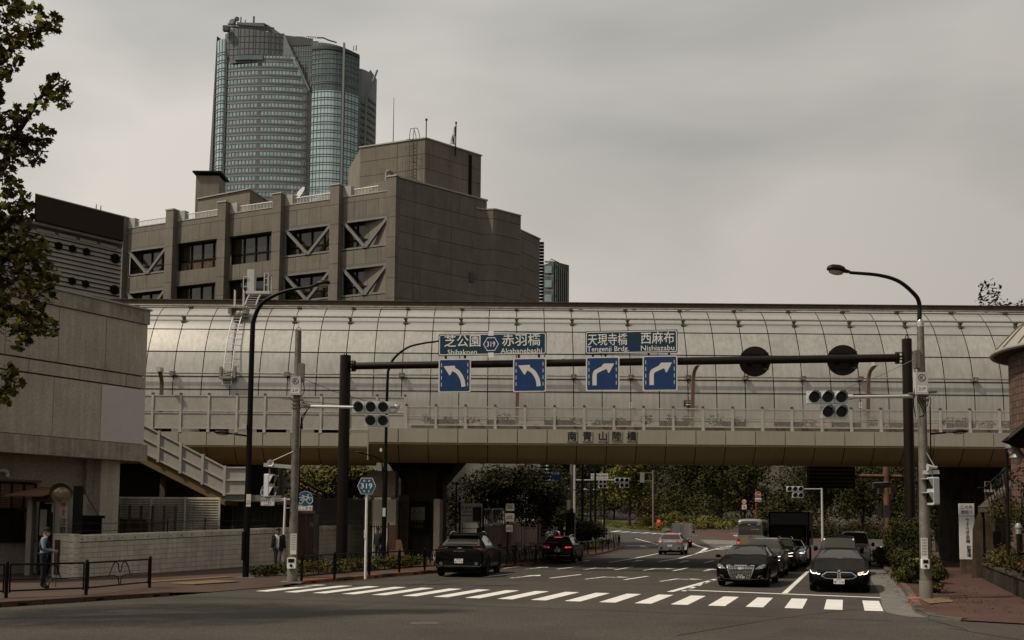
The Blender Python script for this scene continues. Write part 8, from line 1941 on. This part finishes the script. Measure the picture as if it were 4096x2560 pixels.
def stand(**k):
 J={'pelvis':(0,0,.95),'waist':(0,.01,1.10),'chest':(0,.0,1.33),'neck':(0,.015,1.47),'jaw':(0,.045,1.54),'brow':(0,.045,1.63),'crown':(0,.03,1.70)}
 for s,q in(('l',-1),('r',1)):
  J.update({'shoulder_'+s:(.185*q,0,1.40),'elbow_'+s:(.23*q,-.02,1.13),'wrist_'+s:(.235*q,.05,.89),'palm_'+s:(.23*q,.07,.81),'hip_'+s:(.095*q,0,.88),'knee_'+s:(.10*q,.02,.48),'ankle_'+s:(.10*q,-.01,.08),'toe_'+s:(.12*q,.16,.035)})
 J.update(k);return J
g=dgr(96,1390,.15)
def guard_extra(child,J):
 m=MB();m.ball((0,.0,1.24),1,12,8,(.195,.155,.235));child(m,'vest','cloth_black')
 m=MB();m.ball((.24,.02,1.33),.035,8,5,(.4,1,1));child(m,'arm_badge','sign_red')
 m=MB();m.tube([(.0,.33,1.04),(.02,.36,.5),(.02,.36,.05)],.016,6);child(m,'baton','brown_lamp')
 m=MB();m.lathe([(.165,.98),(.168,1.02),(.162,1.03)],14,(0,.005,0));child(m,'belt','shoe')
person('security guard with dark cap, pale mask, blue shirt and black vest',(g.x+.05,g.y,.15),rad(-78),stand(elbow_l=(-.25,.06,1.13),wrist_l=(-.10,.27,1.06),palm_l=(-.03,.33,1.05),elbow_r=(.25,.05,1.13),wrist_r=(.09,.26,1.08),palm_r=(.02,.33,1.08)),('cloth_blue_shirt','cloth_navy','cloth_white'),None,'cloth_black',True,extra=guard_extra)
g=dgr(656,1349,.14)
def jacket(child,J):
 for s in(-1,1):
  m=MB();vs=[];fs=[];n=8
  prof=[(.185,.135,1.42),(.20,.15,1.30),(.20,.15,1.10),(.21,.155,.92),(.215,.155,.80)]
  for rx,ry,z in prof:
   for k in range(n+1):a=rad(lerp(68,-95,k/n))if s>0 else rad(lerp(112,275,k/n));vs.append((rx*math.cos(a),.01+ry*math.sin(a),z))
  for i in range(len(prof)-1):
   for k in range(n):fs.append((i*(n+1)+k,i*(n+1)+k+1,(i+1)*(n+1)+k+1,(i+1)*(n+1)+k))
  m.add(vs,fs);child(m,'jacket_front','cloth_navy',70)
 for s,q in(('l',-1),('r',1)):
  m=MB();m.tube([J['shoulder_'+s],J['elbow_'+s],Vector(J['wrist_'+s]).lerp(Vector(J['elbow_'+s]),.12)],[.088,.066,.052],10);m.ball(J['shoulder_'+s],.088,10,6);child(m,'sleeve','cloth_navy')
 m=MB();m.ball((.10,-.18,1.15),1,10,7,(.15,.10,.22));child(m,'backpack','cloth_black')
 m=MB();m.tube([(.12,.14,1.40),(.15,.165,1.15),(.17,.1,.98)],.018,5);child(m,'strap','cloth_black')
person('man walking in an open dark jacket and grey trousers before the block wall',(g.x,g.y,.14),rad(176),stand(crown=(0,.045,1.69),brow=(0,.065,1.62),jaw=(0,.065,1.53),knee_l=(-.10,.12,.50),ankle_l=(-.10,.16,.09),toe_l=(-.12,.32,.05),knee_r=(.10,.02,.48),ankle_r=(.10,-.16,.10),toe_r=(.12,-.02,.035),wrist_r=(.27,.12,.90),palm_r=(.27,.15,.82),wrist_l=(-.27,-.02,.88),palm_l=(-.27,-.01,.80)),('cloth_white','cloth_grey'),'hair_black',extra=jacket)
walk=lambda:stand(knee_l=(-.09,.16,.52),ankle_l=(-.10,.26,.12),toe_l=(-.11,.42,.10),knee_r=(.09,-.02,.49),ankle_r=(.10,-.30,.16),toe_r=(.11,-.17,.04),elbow_r=(.23,.08,1.14),wrist_r=(.22,.26,1.0),palm_r=(.21,.31,.96),elbow_l=(-.23,-.14,1.14),wrist_l=(-.23,-.16,.9),palm_l=(-.23,-.15,.82))
def pack(child,J):m=MB();m.ball((0,-.18,1.25),1,10,7,(.17,.12,.25));child(m,'backpack','cloth_black')
for lb,x,Y,h,c,J,ex,hr in(('person in a white shirt walking away, nearest of the group past the black estate',1298.5,73,-12,('cloth_white','cloth_black'),stand(),None,'hair_black'),('person in dark clothes walking away beside the white shirted one',1309,76,-10,('cloth_navy','cloth_black'),walk(),None,'hair_black'),('person in a pale shirt with shoulder strap in the walking group',1315,80,-10,('cloth_white','cloth_navy'),stand(),pack,'hair_black'),('person in black farther back pushing a bicycle',1321,87,165,('cloth_black','cloth_navy'),stand(),None,'hair_black'),('person in brown standing right of the one with the bicycle',1328,88,170,('cloth_grey','cloth_grey'),walk(),None,'hair_black'),('person with bare arm just left of the black board',1340,80,100,('cloth_khaki','cloth_khaki'),stand(),None,'hair_black'),('person in black behind the slender black lamp post',893,52,150,('cloth_black','cloth_black'),stand(),None,'hair_black')):
 q=dat(x,1300,Y);person(lb,(q.x,Y,gz(Y)+.15),rad(h),J,c,hr,extra=ex)
q=dat(1424,1250,156);person('person in an orange top, white cap and backpack striding over the far crossing',(q.x,156,gz(156)+.01),rad(-85),walk(),('cloth_orange','cloth_khaki'),None,'cloth_white',extra=pack)
# ------ vegetation
t=thing('plane_tree','broadleaf tree hanging large dark leaves over the upper left corner','tree',(-13.9,21.5,.15));Y=22
m=MB();B=lambda x,y,d=0:tuple(dat(x,y,Y+d))
m.tube(smooth_path([(-13.9,21.5,.1),(-13.8,21.6,5),(-13.5,21.8,9),(-12.6,22,13.5)],5),[lerp(.30,.12,i/15)for i in range(16)],10);m.build('trunk','bark',t,smooth=True)
limbs=[[(-13.6,21.7,7.5),B(-20,420),B(20,345),B(60,285),B(100,225),B(140,195)],[(-13.2,21.9,11),B(-10,150),B(40,95),B(110,70)],[(-13.7,21.6,5.6),B(-30,640),B(50,590),B(110,655)],[(-13.6,21.7,6.5),B(-20,560),B(40,505),B(80,480)],[(-13.8,21.6,4.8),B(-20,930),B(20,890),B(45,880)],[(-13.7,21.6,5.2),B(-30,740),B(60,740),B(120,770)],[(-13.5,21.8,9),B(-30,330),B(50,330),B(110,330)]]
for l in limbs:m=MB();p=smooth_path(l,4);m.tube(p,[lerp(.11,.02,i/(len(p)-1))for i in range(len(p))],6);m.build('bough','bark',t,smooth=True)
spots=[(15,20,40,30),(60,20,40,20),(30,75,40,30),(105,55,42,30),(125,65,20,16),(20,130,35,45),(70,95,30,20),(10,180,20,20),(130,205,36,28),(145,235,24,22),(100,235,25,20),(60,260,30,22),(25,285,28,25),(90,320,42,26),(30,340,35,32),(70,365,40,28),(12,400,26,30),(30,440,30,28),(12,480,26,32),(50,500,30,28),(40,560,40,40),(90,585,30,34),(20,620,35,50),(80,640,40,44),(120,655,24,30),(40,690,45,40),(100,700,34,30),(20,750,35,40),(75,760,40,34),(115,775,22,24),(45,800,30,26),(20,880,22,22),(35,905,22,24),(15,935,24,22),(60,480,26,24),(-40,200,50,200),(-40,600,50,200)]
def lobed():
 o=[(0,-.5)]
 for a,r in((-60,.42),(-25,.62),(5,.36),(35,.66),(65,.42),(90,.74),(115,.42),(145,.66),(175,.36),(205,.62),(240,.42)):o.append((r*math.cos(rad(a)),r*math.sin(rad(a))))
 n=len(o);vs=[(0,0,0)]+[(x,y,-.25*abs(x)**1.2-.12*max(0,y))for x,y in o];return vs,[(0,i+1,(i+1)%n+1)for i in range(n)]
lv,lf=lobed();lme=[]
for k in range(3):
 s=.125*(.75,1.,1.25)[k];m=MB();m.add([(x*s,y*s,z*s)for x,y,z in lv],lf);lme.append(m.mesh('leaf','leaf_plane',smooth=True))
wgt=np.array([a*b for*_,a,b in spots],float);nl_=0;allm=MB();g=random.Random(11)
ids=RNG.choice(len(spots),3400,p=wgt/wgt.sum())
for k,i in enumerate(ids):
 x,y,rx,ry=spots[i]
 while True:
  u,v=g.uniform(-1,1),g.uniform(-1,1)
  if u*u+v*v<1:break
 p=dat(x+u*rx,y+v*ry,Y+g.uniform(-.55,.55)*(1-.4*(u*u+v*v)));M_=Matrix.Translation(p)@Matrix.Rotation(g.uniform(0,6.28),4,'Z')@Matrix.Rotation(g.uniform(.2,1.5),4,'X')@Matrix.Rotation(g.uniform(0,6.28),4,'Z')
 if k<300 and x>0:o=link('leaf',g.choice(lme),t);o.matrix_basis=M_
 else:s=.125*g.uniform(.7,1.3);allm.T=M_;allm.add([(a*s,b*s,c*s)for a,b,c in lv],lf)
for _ in range(5200):
 d=Vector((g.gauss(0,1),g.gauss(0,1),g.gauss(0,1))).normalized()*g.uniform(.55,1);p=Vector((-15.0+d.x*3.4,21.3+d.y*3.4,10.3+d.z*4.6))
 if p.x>-.535*p.y:continue
 s=.13*g.uniform(.8,1.3);allm.T=Matrix.Translation(p)@Matrix.Rotation(g.uniform(0,6.28),4,'Z')@Matrix.Rotation(g.uniform(.2,1.5),4,'X');allm.add([(a*s,b*s,c*s)for a,b,c in lv],lf)
allm.build('leaf','leaf_plane',t,smooth=True,kind='stuff')
def hedge(name,label,blobs,n,size,mat,cat='hedge',stems=True,base=None,extra=None):
 b=base or(sum(q[0]for q in blobs)/len(blobs),sum(q[1]for q in blobs)/len(blobs),.1);t=thing(name,label,cat,b);foliage('foliage',blobs,n,size,mat,t,shell=.35)
 if extra:foliage('foliage',[(x,y,z+.12,rx,ry,rz)for x,y,z,rx,ry,rz in blobs],extra[0],size,extra[1],t,shell=.8)
 m=MB();g=random.Random(len(blobs));
 for q in blobs[::2]:m.tube([(q[0],q[1],.05+gz(q[1])),(q[0]+g.uniform(-.1,.1),q[1],max(.3,q[2]))],.02,5)
 m.build('stem','bark',t,kind='stuff');return t
g=random.Random(5)
def lined(p,q,n,h,r,z0=.15,j=.15):return[(lerp(p[0],q[0],(k+.5)/n)+g.uniform(-j,j),lerp(p[1],q[1],(k+.5)/n)+g.uniform(-j,j),z0+gz(q[1])+h*g.uniform(.42,.62),r*g.uniform(.8,1.2),r*g.uniform(.8,1.2),h*g.uniform(.42,.56))for k in range(n)]
hedge('low_hedge','low yellow green hedge behind the guard rail under the route sign',lined((-8.2,39.0),(-4.2,49.0),22,.55,.55),9000,.05,'leaf_hedge')
hedge('shrub','small dark shrub at the foot of the white sign pole',lined((-9.2,38.6),(-8.6,40),3,.4,.35),900,.05,'leaf_mid','shrub')
H1=[(x,y,z*1.02,r,r*1.2,z*.62)for x,y,z,r in((15.45,40.6,.8,.62),(15.9,42,1.2,.72),(16.3,43.4,1.45,.78),(16.75,44.8,1.6,.8),(17.2,46.2,1.65,.85),(17.7,47.8,1.65,.85),(18.2,49.4,1.6,.8),(18.7,51,1.3,.8))]
hedge('tall_hedge','tall dark bushy hedge left of the lamp pole at the right kerb',[(x+g.uniform(-.35,.35),y+g.uniform(-.5,.5),z*g.uniform(.6,1.35),r*.62,r*.7,r*.6)for x,y,z,r,_,_ in H1 for k in range(4)]+H1,15000,.06,'leaf_dark',extra=(4200,'leaf_mid'))
hedge('shrub','lower lighter shrub in front of the tall hedge at the kerb',sub_blobs(14.5,38.3,.75,.75,1.5,.75,14,.45,4),4200,.055,'leaf_mid','shrub',extra=(700,'leaf_hedge'))
hedge('shrub','small round shrub behind the base of the lamp pole',sub_blobs(12.95,32.3,.5,.45,.5,.42,8,.55,5),2200,.045,'leaf_mid','shrub')
hedge('shrub','narrow shrub strip at the kerb end near the rope coils',lined((19.2,55),(21.5,61.5),10,.85,.5),2600,.07,'leaf_mid','shrub')
hedge('tall_hedge','big dark hedge above the boarded wall left of the black estate',sub_blobs(.2,70,4.0,3.4,3.0,2.3,40,.34,6)+[(-3.2,69,3.6,1.5,1.5,1.4),(-2.2,69,4.7,1.2,1.2,.9),(-.2,69,4.9,1.3,1.3,1),(1.2,69,2.9,1.2,1.4,1.1),(-4.3,69,2.6,1.1,1.1,1.6)],15000,.10,'leaf_dark',extra=(3200,'leaf_mid'))
hedge('tall_hedge','narrow dark shrubs right of the pale building corner',sub_blobs(3.4,84,3.4,1.1,2,2.6,20,.42,8),5200,.11,'leaf_dark')
hedge('corner_bush','dark round bush behind the curving guard rail',sub_blobs(6.0,87,1.7,1.55,2.0,1.5,22,.42,9),7500,.09,'leaf_dark','shrub',extra=(1200,'leaf_mid'))
hedge('low_hedge','low grassy shrubs inside the curving guard rail',lined((4.4,72),(8.6,96),16,.5,.9),3500,.08,'leaf_mid')
tree('yard_tree','yellow green tree behind the yard stair left of the pier',(-12.9,74,0),7.2,3.6,9000,.13,'leaf_bright',.14,.35,22,21)
tree('yard_tree','darker tree against the retaining wall beside the round bicycle sign',(-19.5,72,0),6.6,2.6,5000,.13,'leaf_mid',.14,.3,16,22)
tree('conifer','dark ragged tree top showing above the overpass at the right edge',(36.4,78,0),20.8,2.4,3600,.15,'leaf_dark',.25,.55,16,23)
pb=thing('pale_building','pale concrete building corner rising behind the big hedge under the overpass','building',(-1,86,0));a,b=dat(1085,1150,82),dat(1277,1150,82)
MB().box(a.x-4,b.x,82.1,92,0,9).build('body','concrete_grey',pb)
for k in range(5):
 for j in range(3):x0,x1=lerp(a.x-4,b.x,j/3),lerp(a.x-4,b.x,(j+1)/3);MB().box(x0+.02,x1-.02,82,82.12,k*1.75+.02,(k+1)*1.75-.02).build('panel','louvre_wall',pb)
m=MB()
for k in range(26):m.box(b.x+.05,b.x+.9,83,83.3,1.2+k*.28,1.34+k*.28)
m.build('louvre','bronze_frame',pb,kind='stuff')
hs=[]
for i in range(22):
 x=-70+i*10.5;hs.append([(x,262-.55*max(0,x-10)+0*i,gz(250)-1.5),(x,270-.55*max(0,x-10),9+2*math.sin(i*1.3)),(x,282-.55*max(0,x-10),17+2.5*math.sin(i*.9)),(x,320-.3*max(0,x-10),22)])
MB().grid(hs).build('hillside','ground_soil',kind='structure',smooth=True)
def slope_foliage(name,label,poly,n,size,mat,d0,d1,z0,z1,k=26,rad_=(2.2,3.6),seed=1,cat='shrubs'):
 """clumps filling the view between disp columns and heights, at real distances d0..d1"""
 g=random.Random(seed);bl=[]
 for _ in range(k):
  x=g.uniform(poly[0],poly[1]);u=g.random();Yd=lerp(d0,d1,u);X=dat(x,1200,Yd).x;r=g.uniform(*rad_);z=gz(Yd)+lerp(z0,z1,u)*g.uniform(.75,1.05)
  bl.append((X,Yd,z,r,r,r*.8))
 t=thing(name,label,cat,(bl[0][0],(d0+d1)/2,gz(d0)));foliage('foliage',bl,n,size,mat,t,'stuff',shell=.6,up=.5)
 return t
slope_foliage('ivy_bank','steep ivy covered bank behind the black lamp posts',(1290,1470),11000,.24,'leaf_mid',205,232,.8,11,46,(1.8,3.0),31,'ivy')
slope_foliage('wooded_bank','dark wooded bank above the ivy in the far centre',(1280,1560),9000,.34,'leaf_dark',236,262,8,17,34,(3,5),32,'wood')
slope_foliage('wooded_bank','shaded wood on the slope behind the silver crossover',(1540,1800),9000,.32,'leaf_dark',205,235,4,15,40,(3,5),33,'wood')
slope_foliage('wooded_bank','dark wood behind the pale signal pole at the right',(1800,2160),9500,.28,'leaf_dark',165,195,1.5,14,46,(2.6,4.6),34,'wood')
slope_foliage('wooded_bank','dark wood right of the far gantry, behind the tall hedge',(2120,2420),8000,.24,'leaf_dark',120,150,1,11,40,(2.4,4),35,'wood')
slope_foliage('bank_shrubs','sunlit low shrubs along the foot of the far bank',(1490,1790),9000,.2,'leaf_bright',170,186,.2,1.2,44,(1.1,1.7),36)
slope_foliage('bank_shrubs','pale green bushes half way up the bank behind the van',(1570,1760),8000,.24,'leaf_mid',186,205,2,7.5,34,(1.8,3),37)
slope_foliage('bank_shrubs','brown tinged bushes behind the street tree',(1430,1570),4500,.24,'leaf_brown',206,222,1.5,7,20,(1.8,2.8),38)
slope_foliage('flower_bed','shaded bed of low bushes with pale flowers beyond the silver van',(1925,2080),3600,.16,'leaf_brown',140,152,.3,1.8,22,(1.0,1.7),39)
slope_foliage('flower_bed','low dark hedge along the far kerb right of the lorry',(1880,2110),5000,.15,'leaf_dark',128,136,.2,.9,26,(.8,1.3),40,'hedge')
tree('street_tree','slender street tree with bright sparse leaves on the grass island',(dat(1487,1240,176).x,176,gz(176)),14.5,3.9,5200,.27,'leaf_bright',.24,.22,26,41)
for lb,x,Y,h,r,n,mt,sd in(('broad sunlit tree behind the minibus roof',1760,168,12.5,4.2,5200,'leaf_mid',51),('taller leaning tree left of the no cycling sign',1700,186,15,4.6,5200,'leaf_mid',52),('dense dark tree in the middle of the wooded bank',1630,212,19,6,5200,'leaf_dark',53),('round topped shrub tree just above the dark lorry',1850,138,5.6,3.4,5200,'leaf_mid',54),('dark tree directly behind the far pale signal pole',1945,158,13.5,4.6,4600,'leaf_dark',55),('tree with light tips right of the far brown gantry post',2035,140,11.5,3.8,4600,'leaf_mid',56),('dark tree seen left of the right gantry post',2120,128,10,3.4,4200,'leaf_dark',57),('dark tree behind the white vertical sign',2275,96,8.5,3.4,5200,'leaf_dark',58),('young tree with yellow tips at the head of the right pavement',2215,84,7.5,2.6,3800,'leaf_mid',59),('overgrown tree on the bank left of the street tree',1420,226,17,5,4200,'leaf_mid',60),('dark crown at the far left of the wooded bank',1330,232,17,5,4200,'leaf_dark',61),('yellow green bush tree behind the science council sign',1450,214,11,4,3800,'leaf_bright',62)):
 q=dat(x,1200,Y);tree('tree',lb,(q.x,Y,gz(Y)),h,r,n,.0014*Y,mt,.2,.12 if h<14 else .2,20,sd)
q=dat(2400,1235,35);tree('garden_tree','leafy branch of a small garden tree before the stair at the right edge',(q.x+.4,35.5,.6),3.6,1.0,2200,.055,'leaf_mid',.05,.25,12,63)
gp_=[]
for _ in range(5200):
 u,v=RNG.random(),RNG.random();a=Vector((16.5,172)).lerp(Vector((22.3,158.5)),u);b=Vector((9.5,221)).lerp(Vector((25.6,178)),u);p=a.lerp(b,v);gp_.append((p.x,p.y,gz(p.y)+.25))
V,Q=leaf_quads(np.array(gp_),.16,up=.1);o=link('grass',np_mesh('grass',V,Q,'leaf_bright'));o['kind']='stuff'
lit=[]
for(p,q,w)in(((10.1,26.6),(23.5,69),.5),((11.2,24.4),(14.5,36),1.6),((-7.0,36.8),(0,53),.5)):
 for _ in range(420):u=RNG.random();a=Vector(p).lerp(Vector(q),u);lit.append((a.x+RNG.normal()*w*.35,a.y+RNG.normal()*.2,.022+(.14 if w>1 else 0)))
V,Q=leaf_quads(np.array(lit),.035,up=2);V[:,2]=np.maximum(V[:,2],.012);o=link('fallen_leaves',np_mesh('fallen_leaves',V,Q,'leaf_brown'));o['kind']='stuff'
